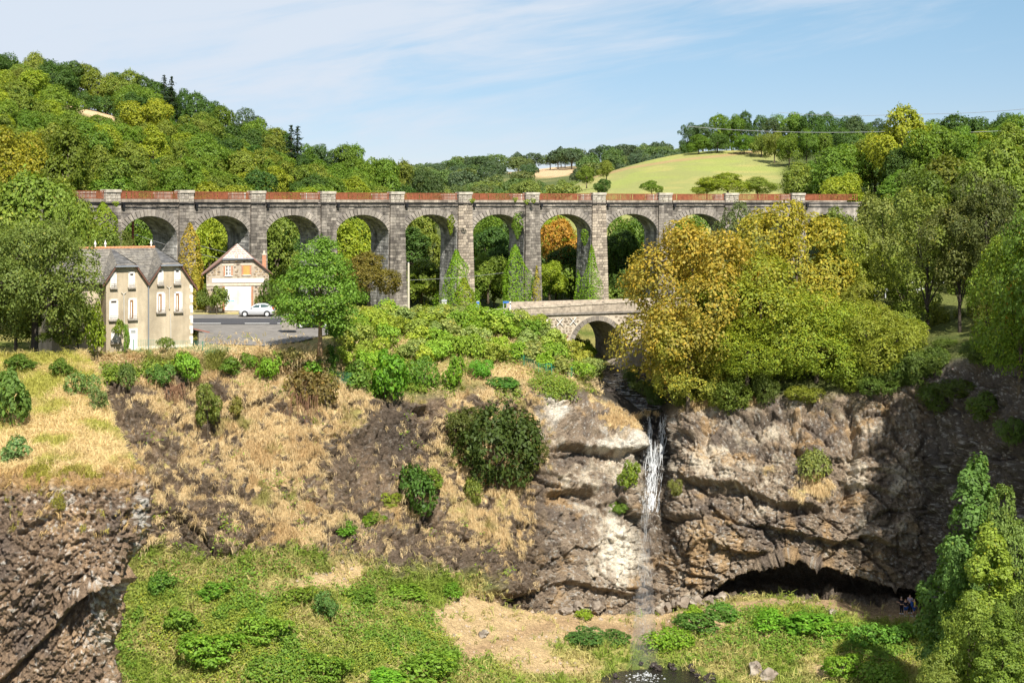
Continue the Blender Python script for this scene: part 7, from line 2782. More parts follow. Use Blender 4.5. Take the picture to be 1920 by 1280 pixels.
# dark growth under the chestnuts and along the shaded rim
for px, py, w, h in [(1235, 750, 60, 60), (1275, 775, 80, 70), (1330, 770, 90, 80), (1390, 765, 90, 70), (1450, 755, 80, 60), (1290, 700, 90, 70), (1350, 700, 90, 70), (1180, 712, 40, 26), (1205, 735, 46, 40), (1515, 750, 80, 50), (1590, 745, 80, 50), (1650, 735, 90, 60), (1710, 715, 90, 60), (1765, 690, 90, 60), (1830, 685, 100, 60), (1890, 695, 100, 70), (1740, 760, 80, 60), (1800, 740, 90, 60), (1860, 780, 90, 70), (1900, 830, 80, 70), (1650, 735, 80, 50), (1672, 722, 80, 50), (1695, 712, 80, 56), (1718, 700, 80, 56), (1740, 690, 80, 50), (1700, 660, 60, 30), (1760, 650, 60, 26), (1840, 652, 70, 30)]:
    px, py, w, h = px + rs.uniform(-14, 14), py + rs.uniform(-14, 12), w * rs.uniform(.6, 1.15), h * rs.uniform(.55, 1.15)
    bush(px, py, w, h, rs.choice([(.10, .15, .026), (.16, .20, .03), (.20, .24, .03), (.12, .16, .03)]) if px < 1640 else (.10, .15, .026), '%s bush %s' % ('dark green', 'at the head of the waterfall' if px < 1250 else ('under the chestnuts on the cliff edge' if px < 1620 else 'on the shaded rim at the right')), 'dark bushes along the right cliff edge', key='shrub_big', vmax=4.2, sink=.5)


# ------------------------------------------------------------------ ivy and creepers on the viaduct
def ivy(px, base, top, Y, wpx, tone, label, depth=.5, n=1500, leaf=.27, seed=1, spike=1.6, blob=False):
    rng = np.random.default_rng(seed)
    s = Y / F
    w, h = wpx * s, (base - top) * s
    m = int(n * 1.3)
    t = rng.random(m) ** 1.25
    a = rng.random(m) * 6.283
    prof = np.clip(1 - t ** spike, 0, 1) * (1 + .25 * np.sin(t * 9 + seed) * .4) + .05
    if blob:                        # a ragged hanging clump
        prof = np.sin(np.pi * np.clip(t, .02, .98)) ** .5 * (.35 + .8 * t)
    nz = (1.7 if blob else 1.0) * fbm(np.stack([np.cos(a) * 1.2, np.sin(a) * 1.2, t * 4.0], 1) + seed, 3, seed)
    r = w / 2 * prof * (1 + .45 * nz) * (1 - .2 * rng.random(m) ** 2)
    p = np.stack([np.cos(a) * r, np.sin(a) * r * depth, t * h * (1 + .06 * nz)], 1)
    nr = np.stack([np.cos(a), np.sin(a), np.full(m, .5)], 1)
    me = foliage_mesh('ivy', [leaf_quads(p[:n], nr[:n], leaf, rng, jit=.45, turn=.12)])
    o = link('ivy', me, None, PZ(px, (HY - base) * Y / F, Y))
    o.color = (*tone, 1)
    tag(o, label, 'ivy', 'ivy on the viaduct')
    return o


IV = (.19, .33, .022)
ivy(856, 584, 470, 203.5, 74, IV, 'bright ivy cone at the foot of the sixth pier', seed=1, n=4600, leaf=.22)
ivy(870, 586, 520, 202.8, 50, (.24, .30, .02), 'yellower ivy at the right of the sixth pier foot', seed=2)
ivy(966, 584, 462, 208.8, 58, IV, 'bright ivy column at the foot of the seventh pier', seed=3, n=4600, leaf=.22, spike=3.0)
ivy(1110, 578, 462, 214.6, 32, IV, 'narrow bright ivy on the eighth pier', seed=4, spike=2.5, n=2600, leaf=.22)
ivy(1084, 578, 508, 216.5, 16, IV, 'thin ivy strip left of the eighth pier', seed=5, n=600, spike=3)
ivy(358, 590, 418, 175.5, 46, (.42, .33, .045), 'yellow creeper covering the second pier beside the house', seed=6, n=3000, spike=4.0, depth=.6)
ivy(366, 596, 500, 173, 44, (.36, .32, .04), 'yellow green creeper at the foot of the second pier', seed=7, n=1600)
ivy(192, 470, 380, 168, 52, (.22, .30, .02), 'bright ivy covering the left abutment under the railing', seed=8, n=2400, spike=4.0)
ivy(1006, 580, 500, 211, 16, (.33, .30, .03), 'thin yellow creeper streak on the seventh pier', seed=9, n=500, spike=2)
ivy(325, 480, 440, 184, 34, (.20, .27, .02), 'small ivy clump on the right side of the first arch', seed=10, n=600, blob=True)
ivy(452, 470, 420, 192, 34, (.22, .27, .02), 'ivy clump on the right side of the second arch', seed=11, n=600, blob=True)
ivy(845, 440, 405, 205, 16, (.20, .26, .02), 'ivy tuft hanging in the fifth arch', seed=12, n=300, blob=True)
ivy(970, 448, 400, 209, 26, (.13, .22, .02), 'ivy hanging on the right of the sixth arch', seed=13, n=700, blob=True)
ivy(1096, 460, 430, 214, 18, (.13, .22, .02), 'ivy tuft on the right of the seventh arch', seed=14, n=400, blob=True)
for i, (px, py) in enumerate([(885, 378), (966, 376), (988, 380), (1000, 378), (218, 384)]):
    ivy(px, py + 3, py - 6, [204, 209, 211, 212, 171][i], 13, (.22, .30, .02), 'tuft of weeds growing out of the coping %s' % ['right of the sixth pier', 'over the sixth arch', 'left of the seventh pier', 'right of the seventh pier', 'at the left abutment'][i], seed=20 + i, n=120, leaf=.2, blob=True)
for i, (px, y0, y1) in enumerate([(1005, 632, 592), (1016, 638, 600), (1030, 640, 603), (1042, 645, 612)]):
    ivy(px, y0, y1, 161.5 + i * .6, 9, (.20, .26, .03), ['leftmost', 'second', 'third', 'rightmost'][i] + ' green weed streak on the bridge wall', seed=30 + i, n=160, leaf=.18, spike=2)

# ------------------------------------------------------------------ grass
def blade_mat():
    m = bpy.data.materials.new('grass_blades')
    m.use_nodes = True
    nt = m.node_tree
    b = nt.nodes['Principled BSDF']
    b.inputs['Roughness'].default_value = .8
    b.inputs['Specular IOR Level'].default_value = .15
    at = nt.nodes.new('ShaderNodeAttribute')
    at.attribute_name = 'Col'
    nt.links.new(at.outputs['Color'], b.inputs['Base Color'])
    tr = nt.nodes.new('ShaderNodeBsdfTranslucent')
    nt.links.new(at.outputs['Color'], tr.inputs['Color'])
    ms = nt.nodes.new('ShaderNodeMixShader')
    ms.inputs['Fac'].default_value = .3
    nt.links.new(b.outputs[0], ms.inputs[1])
    nt.links.new(tr.outputs[0], ms.inputs[2])
    nt.links.new(ms.outputs[0], nt.nodes['Material Output'].inputs['Surface'])
    return m


BLADE = blade_mat()


def tufts(name, pts, nrm, col, blades, length, width, lean, rng, label):
    """many small tufts: each blade rises with the surface normal and bends over downhill"""
    n = len(pts)
    p = np.repeat(pts, blades, 0) + rng.normal(size=(n * blades, 3)) * .10
    nn = np.repeat(nrm, blades, 0)
    m = len(p)
    L = (length * (.5 + .8 * rng.random(m)))[:, None] * np.repeat(.7 + .6 * rng.random(n), blades)[:, None]
    flow = np.repeat(rng.normal(size=(n, 3)), blades, 0) * .30
    up = np.array([0, 0, 1.0])
    d1 = unit(nn * .75 + up * .55 + rng.normal(size=(m, 3)) * .35 + flow)
    d2 = unit(nn * .35 + np.array([0, -.25, -1.0]) * lean + rng.normal(size=(m, 3)) * .35 + flow * 1.2)
    side = unit(np.cross(d1 + d2, rng.normal(size=(m, 3)))) * (width * (.6 + .8 * rng.random(m)))[:, None]
    a = p - nn * .04
    b = a + d1 * L * .5
    c_ = b + d2 * L * .6
    V = np.stack([a - side * .6, a + side * .6, b + side, b - side, c_], 1).reshape(-1, 3)
    k = np.arange(m) * 5
    q = np.stack([k, k + 1, k + 2, k + 3], 1)
    t = np.stack([k + 3, k + 2, k + 4], 1)
    cc_ = np.repeat(col, blades, 0) * (.75 + .5 * rng.random(m))[:, None]
    o = link(name, mesh_np(name, V, [q, t], BLADE, col=np.repeat(np.clip(cc_, .01, .85), 5, 0)))
    o['kind'] = 'stuff'
    o['label'] = label
    return o


rg = np.random.default_rng(77)
vis = (GXX > -30) & (GXX < 1950) & (GYY > 560) & (GYY < 1330)


def pick(weight, n):
    w = (weight * vis).ravel()
    # even out the sampling: surface area of a cell seen from the front
    w = w / w.sum()
    k = rg.choice(w.size, n, p=w)
    return GP3.reshape(-1, 3)[k], GNN.reshape(-1, 3)[k], k


def straw_cols(p, green):
    nz = fbm(p.astype(np.float32) * .45, 3, 401)
    c_ = np.tile(np.array([.74, .57, .32]), (len(p), 1))
    c_ = mixc(c_, (.56, .39, .19), sstep(.0, .5, nz) * .8)
    c_ = mixc(c_, (.24, .25, .05), np.clip(green, 0, 1))
    return c_


clumpy = sstep(-.15, .35, fbm(GP3.reshape(-1, 3).astype(np.float32) * np.array([1.1, 1.1, .6], np.float32), 3, 408)).reshape(G_STRAW.shape)
rockstraw = G_STRAW * (G_ROCK > .05) * (.06 + clumpy)
p_, n_, k_ = pick(rockstraw, 6500)
gg_ = sstep(.25, .6, fbm(p_.astype(np.float32) * .5, 3, 402))
tufts('dry_grass', p_, n_, straw_cols(p_, gg_ * .8), 22, .80, .0165, 1.4, rg, 'bleached dry grass hanging over the rock of the gorge')
bare = G_ROCK * (1 - G_STRAW) * (np.arange(NCc)[None, :] < np.searchsorted(gpx, 1010))
p_, n_, k_ = pick(bare * clumpy, 900)
tufts('dry_grass', p_, n_, straw_cols(p_, np.zeros(len(p_))), 18, .70, .0165, 1.5, rg, 'single tufts of dry grass on the dark basalt')
top_w = G_TOP * sstep(2.0, 2.3, np.broadcast_to(GV[:, None], G_TOP.shape)) * (GXX < 1130) * 1.0
near_house = np.exp(-(((GXX - 420) / 240) ** 2 + ((GYY - 655) / 22) ** 2))
p_, n_, k_ = pick(np.clip(top_w + near_house * (GYY > 625), 0, 1), 6500)
gr_ = sstep(-.1, .3, fbm(p_.astype(np.float32) * .4, 3, 403) - .55 * EL(GXX.ravel()[k_], GYY.ravel()[k_], 960, 705, 130, 24) - .4 * EL(GXX.ravel()[k_], GYY.ravel()[k_], 470, 650, 90, 14))
tufts('terrace_grass', p_, n_, straw_cols(p_, gr_), 6, .5, .028, .35, rg, 'half dry grass along the edge of the terrace')
p_, n_, k_ = pick(G_LOW * (1 - G_DRY * .93) * (1 - np.clip(G_POOL * 2, 0, 1)), 13000)
gr_ = sstep(-.3, .35, fbm(p_.astype(np.float32) * .35, 3, 404))
cg = np.tile(np.array([.50, .43, .17]), (len(p_), 1))
cg = mixc(cg, (.23, .31, .045), gr_)
tufts('meadow_grass', p_, n_, cg, 6, .75, .034, .4, rg, 'long green and yellow grass of the lower meadow')

# leafy undergrowth of the lower meadow
w_ = G_LOW * (1 - G_DRY) * (1 - np.clip(G_POOL * 2, 0, 1))
lush = np.exp(-(((GXX - 420) / 260) ** 2 + ((GYY - 1200) / 110) ** 2)) + np.exp(-(((GXX - 780) / 170) ** 2 + ((GYY - 1230) / 80) ** 2)) + np.exp(-(((GXX - 1490) / 110) ** 2 + ((GYY - 1180) / 45) ** 2)) + np.exp(-(((GXX - 1320) / 80) ** 2 + ((GYY - 1190) / 45) ** 2)) + .8 * np.exp(-(((GXX - 1650) / 90) ** 2 + ((GYY - 1215) / 55) ** 2))
p_, n_, k_ = pick(w_ * np.clip(lush, 0, 1) ** 1.6 * (.25 + sstep(-.2, .3, fbm(GP3.reshape(-1, 3).astype(np.float32) * .3, 3, 409))).reshape(w_.shape), 7500)
m_ = 7
q_ = np.repeat(p_, m_, 0) + rg.normal(size=(len(p_) * m_, 3)) * np.array([.28, .28, .12]) + np.array([0, 0, .28])
nn_ = np.repeat(n_, m_, 0) * .5 + np.array([0, -.25, .7])
sel = fbm(q_.astype(np.float32) * .32, 3, 441) > .05
for m2, tone, lab in ((sel, (.15, .255, .034), 'bright leafy undergrowth of the lower meadow'), (~sel, (.25, .31, .05), 'yellower leafy undergrowth of the lower meadow')):
    o = link('undergrowth', foliage_mesh('undergrowth', [leaf_quads(q_[m2] + np.array([0, 0, .18]) * rg.random((m2.sum(), 1)) * (1.6 if tone[0] < .2 else .3), nn_[m2], .23 if tone[0] < .2 else .18, rg, jit=.40, turn=.25)]))
    o.color = (*tone, 1)
    o['kind'] = 'stuff'
    o['label'] = lab
# leafy fringe along the cliff edge, on the bank and among the straw
gp_flat = GP3.reshape(-1, 3).astype(np.float32)
nzl = sstep(.0, .3, fbm(gp_flat * .28, 3, 431)).reshape(GXX.shape)
VV = np.broadcast_to(GV[:, None], GXX.shape)
fr_w = np.exp(-((VV - 2.98) / .22) ** 2) * (GXX > 190) * (GXX < 1080) * nzl + .8 * (VV > 2.05) * (VV < 3) * (GXX > 640) * (GXX < 1110) * (1 - np.exp(-(((GXX - 960) / 130) ** 2 + ((GYY - 705) / 24) ** 2))) * nzl
fr_w = fr_w + .05 * (VV > 3.1) * (VV < 5.8) * (GXX < 990) * sstep(.25, .5, fbm(gp_flat * .5, 3, 433)).reshape(GXX.shape)
p_, n_, k_ = pick(fr_w, 3600)
q_ = np.repeat(p_, 7, 0) + rg.normal(size=(len(p_) * 7, 3)) * np.array([.30, .25, .15]) + np.array([0, 0, .22])
nn_ = np.repeat(n_, 7, 0) * .5 + np.array([0, -.3, .7])
o = link('undergrowth', foliage_mesh('undergrowth', [leaf_quads(q_, nn_, .22, rg, jit=.4, turn=.3)]))
o.color = (.18, .26, .035, 1)
o['kind'] = 'stuff'
o['label'] = 'low leafy growth along the cliff edge and the road bank'
# crag grass
wc = (C_GR * (CXX > -20) * (CYY < 915)).ravel()
k_ = rg.choice(wc.size, 8000, p=wc / wc.sum())
p_, n_ = CP3.reshape(-1, 3)[k_], CNN.reshape(-1, 3)[k_]
gr_ = np.clip(sstep(.0, .45, fbm(p_.astype(np.float32) * .4, 3, 405) + .5 * EL(CXX.ravel()[k_], CYY.ravel()[k_], 70, 715, 90, 40)), 0, 1)
# and a fringe that hangs over the lip
cg = np.tile(np.array([.76, .58, .29]), (len(p_), 1))
cg = mixc(cg, (.46, .44, .10), gr_)
tufts('tall_grass', p_, n_, cg, 9, .55, .016, .5, rg, 'tall wind combed yellow grass on the near crag')

# grass and moss hanging over the lip of the crag
bw = (np.exp(-((C_GR - .5) / .16) ** 2) * (CXX > -20) * (CYY > 850) * (CYY < 940)).ravel() + .0006 * ((CYY > 900) * (CYY < 1010) * (CXX > -20)).ravel()
k_ = rg.choice(bw.size, 1500, p=bw / bw.sum())
p_, n_ = CP3.reshape(-1, 3)[k_], CNN.reshape(-1, 3)[k_]
cg = np.tile(np.array([.62, .43, .19]), (len(p_), 1))
cg = mixc(cg, (.36, .33, .06), sstep(0, .3, fbm(p_.astype(np.float32) * .6, 3, 407)))
tufts('hanging_grass', p_, n_, cg, 16, .62, .017, 1.5, rg, 'dry grass hanging over the lip of the near crag')
# small stones strewn over the path
q = MB()
pp_, nn2, kk_ = pick(G_LOW * G_DRY, 420)
for p in pp_:
    r = abs(rg.normal()) * .09 + .03
    a0 = rg.random() * 6
    ring_ = [Vector((p[0] + math.cos(a0 + i * 1.257) * r, p[1] + math.sin(a0 + i * 1.257) * r, p[2] - .03)) for i in range(5)]
    top_ = Vector((p[0], p[1], p[2] + r * .8))
    q.add(ring_ + [top_], [(i, (i + 1) % 5, 5) for i in range(5)], .5)
so = q.build('path_stones', mat('path_stone', (.34, .27, .20), .95, var=.3, scale=3))
so['kind'] = 'stuff'
so['label'] = 'small stones strewn along the dry path'
# dead twigs hanging over the left cliff
TWIG = mat('dead_twigs', (.30, .17, .10), .9, var=.3)
for px, py, w, h, lab in [(395, 760, 60, 90, 'tangle of dead brown twigs hanging beside the olive bush on the cliff'), (560, 745, 70, 80, 'tangle of dead brown twigs over the half dead bush'), (330, 730, 34, 50, 'small clump of dead twigs on the cliff below the house')]:
    p, n = on_gorge(px, py)
    q = MB()
    s = p.y / F
    for i in range(70):
        a = Vector((rs.uniform(-w, w) * .5 * s, rs.uniform(-.3, .1), rs.uniform(-.1, .3)))
        b = a + Vector((rs.uniform(-.5, .5), rs.uniform(-.9, -.2), rs.uniform(.0, .5)))
        c2 = b + Vector((rs.uniform(-.5, .5), rs.uniform(-.6, .1), -h * s * rs.uniform(.3, .9)))
        q.tube([a, b, c2], [.03, .022, .01], 3, cap=False)
    o = q.build('dead_twigs', TWIG)
    o.location = p
    tag(o, lab, 'shrub')

# ------------------------------------------------------------------ boulders
def rock_mesh(seed, mt):
    bm = bmesh.new()
    bmesh.ops.create_icosphere(bm, subdivisions=3, radius=.5)
    co = np.array([v.co[:] for v in bm.verts], np.float32)
    f1, f2, rid, til = voro(co * 2.1 + seed * 3.7, seed)
    d = .80 + .45 * (rid - .5) + .85 * til + .12 * fbm(co * 3 + seed, 3, seed)
    for v, k in zip(bm.verts, d):
        v.co *= float(k)
    me = bpy.data.meshes.new('boulder')
    bm.to_mesh(me)
    bm.free()
    me.materials.append(mt)
    return me


ROCKM = mat('boulder_rock', (.20, .16, .125), .95, var=.45, scale=1.6, col2=(.31, .27, .215), bump=.6, bscale=5)
WETR = mat('wet_rock', (.045, .035, .030), .45, var=.4, scale=3, bump=.5)
rocks = [rock_mesh(i, ROCKM) for i in range(5)]
wets = [rock_mesh(10 + i, WETR) for i in range(4)]
for i, (px, py, w, h, lab) in enumerate([(905, 1192, 24, 15, 'single brown boulder lying on the path in the meadow'), (1085, 1146, 34, 26, 'slab of rock at the foot of the pale wall'), (1120, 1148, 30, 22, 'boulder at the foot of the pale wall, next to the slab'), (1060, 1150, 26, 18, 'small boulder left of the slab under the pale wall'),
                                         (1248, 1146, 36, 26, 'pale boulder right of the spray, nearest the fall'), (1278, 1140, 34, 30, 'pale boulder second from the fall on the right'), (1306, 1136, 30, 24, 'pale boulder beside the ferns under the cliff'), (1330, 1130, 26, 22, 'grey boulder near the left end of the cave'), (1352, 1124, 24, 22, 'grey boulder at the left corner of the cave mouth'), (1228, 1150, 22, 16, 'small pale stone by the spray'),
                                         (1415, 1260, 36, 26, 'brown rock at the bottom edge right of the pool'), (1440, 1275, 40, 28, 'larger brown rock at the bottom edge'), (1545, 1170, 18, 12, 'small rock on the dry patch of the mound'), (1560, 1150, 20, 14, 'stone at the shaded edge of the cave path')]):
    p, n = on_gorge(px, py, 8.0)
    s = p.y / F
    o = link('boulder', rocks[i % 5], None, p + Vector((0, 0, h * s * .25)))
    o.scale = (w * s * 1.1, w * s * .9, h * s * 1.1)
    o.rotation_euler = (rs.uniform(-.3, .3), rs.uniform(-.3, .3), rs.uniform(0, 6))
    tag(o, lab, 'boulder', 'boulders at the foot of the cliff')

# ------------------------------------------------------------------ stream, waterfall and pool
WATER = bpy.data.materials.new('dark_water')
WATER.use_nodes = True
b_ = WATER.node_tree.nodes['Principled BSDF']
b_.inputs['Base Color'].default_value = (.018, .016, .013, 1)
b_.inputs['Roughness'].default_value = .08
nzw = WATER.node_tree.nodes.new('ShaderNodeTexNoise')
nzw.inputs['Scale'].default_value = 3.5
nzw.inputs['Detail'].default_value = 6
tcw = WATER.node_tree.nodes.new('ShaderNodeTexCoord')
WATER.node_tree.links.new(tcw.outputs['Object'], nzw.inputs['Vector'])
bpw = WATER.node_tree.nodes.new('ShaderNodeBump')
bpw.inputs['Strength'].default_value = .7
bpw.inputs['Distance'].default_value = .12
WATER.node_tree.links.new(nzw.outputs['Fac'], bpw.inputs['Height'])
WATER.node_tree.links.new(bpw.outputs[0], b_.inputs['Normal'])


def foam_mat(name, alpha, col):
    m = bpy.data.materials.new(name)
    m.use_nodes = True
    nt = m.node_tree
    b = nt.nodes['Principled BSDF']
    b.inputs['Base Color'].default_value = (*col, 1)
    b.inputs['Roughness'].default_value = .5
    b.inputs['Alpha'].default_value = alpha
    return m


FOAM = foam_mat('white_water', .5, (.86, .88, .90))
VEIL = foam_mat('water_veil', .34, (.86, .88, .90))
MIST = foam_mat('water_spray', .16, (.90, .91, .92))


def water_sheet(name, outline, z, label):
    q = MB()
    c0 = Vector((sum(a for a, b in outline) / len(outline), sum(b for a, b in outline) / len(outline), z))
    q.add([c0] + [Vector((a, b, z)) for a, b in outline], [(0, i + 1, (i + 1) % len(outline) + 1) for i in range(len(outline))])
    o = q.build(name, WATER)
    o['kind'] = 'structure'
    o['label'] = label
    return o


pc = P(1238, 1278, 119.5)
water_sheet('pool_water', [(pc.x + 4.6 * math.cos(t) * (1 + .12 * math.sin(3 * t)), pc.y + 4.4 * math.sin(t) * (1 + .1 * math.cos(2 * t))) for t in np.linspace(0, 6.28, 40)[:-1]], -39.75, 'dark pool under the waterfall')
for i in range(26):
    t = rs.uniform(0, 6.28)
    rr = rs.uniform(3.6, 5.0)
    x, y = pc.x + rr * math.cos(t), pc.y + rr * math.sin(t)
    s = rs.uniform(.5, 1.1)
    o = link('wet_rock', wets[i % 4], None, (x, y, -39.7 + rs.uniform(-.1, .25)))
    o.scale = (s, s * .9, s * rs.uniform(.5, .9))
    o.rotation_euler = (0, 0, rs.uniform(0, 6))
    tag(o, 'dark wet rock on the rim of the pool', 'rock', 'wet rocks round the pool')
for i in range(22):
    px, py = rs.uniform(1100, 1240), rs.uniform(700, 765)
    if py < 700 + (1230 - px) * .02 or py > 700 + (px - 1085) * .55:
        continue
    p, n = on_gorge(px, py, 1.6, 3.2)
    s = rs.uniform(.4, 1.0)
    o = link('wet_rock', wets[i % 4], None, p)
    o.scale = (s * 1.2, s, s * .6)
    o.rotation_euler = (0, 0, rs.uniform(0, 6))
    tag(o, 'dark stone in the shaded stream bed below the bridge', 'rock', 'stones in the stream bed')
# stream: a thin dark sheet with broken white riffles
q = MB()
L_ = []
for py in np.linspace(690, 774, 16):
    t = (py - 690) / 84
    xa, xb = 1098 + 108 * t, 1168 + 76 * t
    row = []
    for px in (xa, (xa + xb) / 2, xb):
        p, n = on_gorge(px, py, 1.6, 3.15)
        row.append(p + Vector((0, 0, .10)))
    L_.append(row)
vs = [p for r in L_ for p in r]
q.add(vs, [(i * 3 + j, i * 3 + j + 1, i * 3 + j + 4, i * 3 + j + 3) for i in range(15) for j in range(2)])
o = q.build('stream_water', WATER)
o['kind'] = 'structure'
o['label'] = 'shaded stream running from the bridge to the head of the fall'
q = MB()
for i in range(60):
    py = rs.uniform(700, 772)
    t = (py - 690) / 84
    px = 1100 + 108 * t + rs.uniform(.05, .95) * (70 - 32 * t)
    p, n = on_gorge(px, py, 1.6, 3.15)
    p = p + Vector((0, -.05, .16))
    l = rs.uniform(.15, .6)
    q.add([p + Vector((-l, 0, 0)), p + Vector((l * .2, -.12, .02)), p + Vector((l, .05, .03)), p + Vector((.1, .14, .03))], [(0, 1, 2, 3)])
o = q.build('riffle_water', FOAM)
o['kind'] = 'stuff'
o['label'] = 'white riffles of the stream'

fall = empty('waterfall', P(1222, 860, 146.5), 'narrow white waterfall dropping down the dark wet chute into the pool', 'waterfall')
f0 = Vector(fall.location)


def ribbon(mb, pts, w):
    pts = [Vector(p) for p in pts]
    vs = []
    for i, p in enumerate(pts):
        k = w[i] if isinstance(w, list) else w
        vs += [p - Vector((k / 2, 0, 0)), p + Vector((0, -.05, 0)), p + Vector((k / 2, 0, 0))]
    n = len(pts)
    mb.add(vs, [(3 * i + j, 3 * i + j + 1, 3 * i + j + 4, 3 * i + j + 3) for i in range(n - 1) for j in range(2)])


rw = random.Random(8)
q = MB()
cache = {}


def face(px, py):
    k = (round(px / 2), round(py / 3))
    if k not in cache:
        cache[k] = on_gorge(px, py, 2.9, 9)[0]
    return cache[k]


for i in range(190):                              # netted strands over the rock
    if rw.random() < .30:
        y0, cx, sp = rw.uniform(774, 830), rw.choice([1216, 1243]), 6
    else:
        y0, cx, sp = rw.uniform(824, 935), None, None
    px = cx + rw.gauss(0, 3) if cx else 1223 + rw.gauss(0, 9) - (y0 - 860) * .06
    ln = rw.uniform(18, 60)
    pts, ww = [], []
    for j in range(7):
        t = j / 6
        py = min(958, y0 + ln * t)
        x = px + math.sin(t * 4 + i) * 1.0 + (1222 - px) * t * .25 - (py - 860) * .03 * t
        f_ = face(x, py)
        pts.append(f_ + Vector((0, -.22, 0)) - f0)
        ww.append(rw.uniform(.03, .12) * (1 - 1.2 * abs(t - .5)))
    ribbon(q, pts, ww)
o = q.build('cascade', FOAM, fall)
o['kind'] = 'stuff'
q = MB()
q2 = MB()
for i in range(420):                              # the free fall breaks up on its way to the pool
    u = rw.random()
    y0 = 935 + 320 * u
    spread = 8 + 12 * (u ** .8)
    px = 1212 - 6 * u + rw.gauss(0, spread * .62)
    Y = 142.5 - 18 * u ** 1.3
    ln = rw.uniform(5, 26) * (1 - .55 * u)
    a, b = P(px, y0, Y + rw.gauss(0, .3)), P(px + rw.gauss(0, 1), y0 + ln, Y - .4)
    wd = rw.uniform(.018, .05) * (1 - .3 * u)
    ribbon(q, [a - f0, a.lerp(b, .5) - f0, b - f0], [wd * .4, wd, wd * .3])
so = q.build('falling_strands', VEIL, fall)
so['kind'] = 'stuff'
q = MB()
for i in range(1100):                             # drops
    u = rw.random() ** .8
    y0 = 950 + 320 * u
    px = 1212 - 4 * u + rw.gauss(0, 6 + 13 * u)
    p = P(px, y0, 142 - 18 * u ** 1.3 + rw.gauss(0, .5)) - f0
    r = rw.uniform(.010, .024)
    q.add([p + Vector((-r, 0, 0)), p + Vector((0, 0, -r * 1.6)), p + Vector((r, 0, 0)), p + Vector((0, 0, r * 1.6)), p + Vector((0, -r, 0))], [(0, 1, 4), (1, 2, 4), (2, 3, 4), (3, 0, 4)])
so = q.build('water_drops', VEIL, fall)
so['kind'] = 'stuff'
q = MB()
for i in range(90):                               # splash on the pool
    t, r = rw.uniform(0, 6.28), abs(rw.gauss(0, 1.1))
    p = P(1212, 1276, 120.3) + Vector((r * math.cos(t), r * math.sin(t) * .8, 0))
    p.z = -39.7 + rw.uniform(.02, .8) * math.exp(-r)
    s = rw.uniform(.04, .13)
    q.add([p - f0 + Vector((-s, 0, 0)), p - f0 + Vector((0, -s, .02)), p - f0 + Vector((s, 0, 0)), p - f0 + Vector((0, 0, s))], [(0, 1, 3), (1, 2, 3)])
so = q.build('splash', VEIL, fall)
so['kind'] = 'stuff'
# fine spray as a loose volume of mist round the lower fall
mistm = bpy.data.materials.new('mist')
mistm.use_nodes = True
nt = mistm.node_tree
nt.nodes.clear()
mo = nt.nodes.new('ShaderNodeOutputMaterial')
vs_ = nt.nodes.new('ShaderNodeVolumePrincipled')
vs_.inputs['Color'].default_value = (.95, .96, .97, 1)
vs_.inputs['Density'].default_value = .10
vs_.inputs['Anisotropy'].default_value = .2
nt.links.new(vs_.outputs[0], mo.inputs['Volume'])
q = MB()
pts = [P(1212 - 5 * u, 985 + 275 * u, 141.5 - 18 * u ** 1.3) - f0 for u in np.linspace(0, 1, 9)]
q.tube(pts, [.25, .45, .6, .75, .9, 1.0, 1.15, 1.3, 1.4], 14)
mi = q.build('mist', mistm, fall)
mi['kind'] = 'stuff'

# ------------------------------------------------------------------ the walkers under the cliff
SKIN = mat('skin', (.52, .30, .20), .6)


def skin_mesh(name, joints, edges, radii, mt, root=0):
    me = bpy.data.meshes.new(name)
    me.from_pydata([tuple(j) for j in joints], edges, [])
    o = bpy.data.objects.new(name, me)
    COL.objects.link(o)
    md = o.modifiers.new('skin', 'SKIN')
    md.use_smooth_shade = True
    for i, r in enumerate(radii):
        sv = me.skin_vertices[0].data[i]
        sv.radius = (r, r) if not isinstance(r, tuple) else r
        sv.use_root = (i == root)
    sb = o.modifiers.new('sub', 'SUBSURF')
    sb.levels = sb.render_levels = 1
    dg_ = bpy.context.evaluated_depsgraph_get()
    out = bpy.data.meshes.new_from_object(o.evaluated_get(dg_))
    bpy.data.objects.remove(o)
    bpy.data.meshes.remove(me)
    out.name = name
    out.materials.clear()
    out.materials.append(mt)
    return out


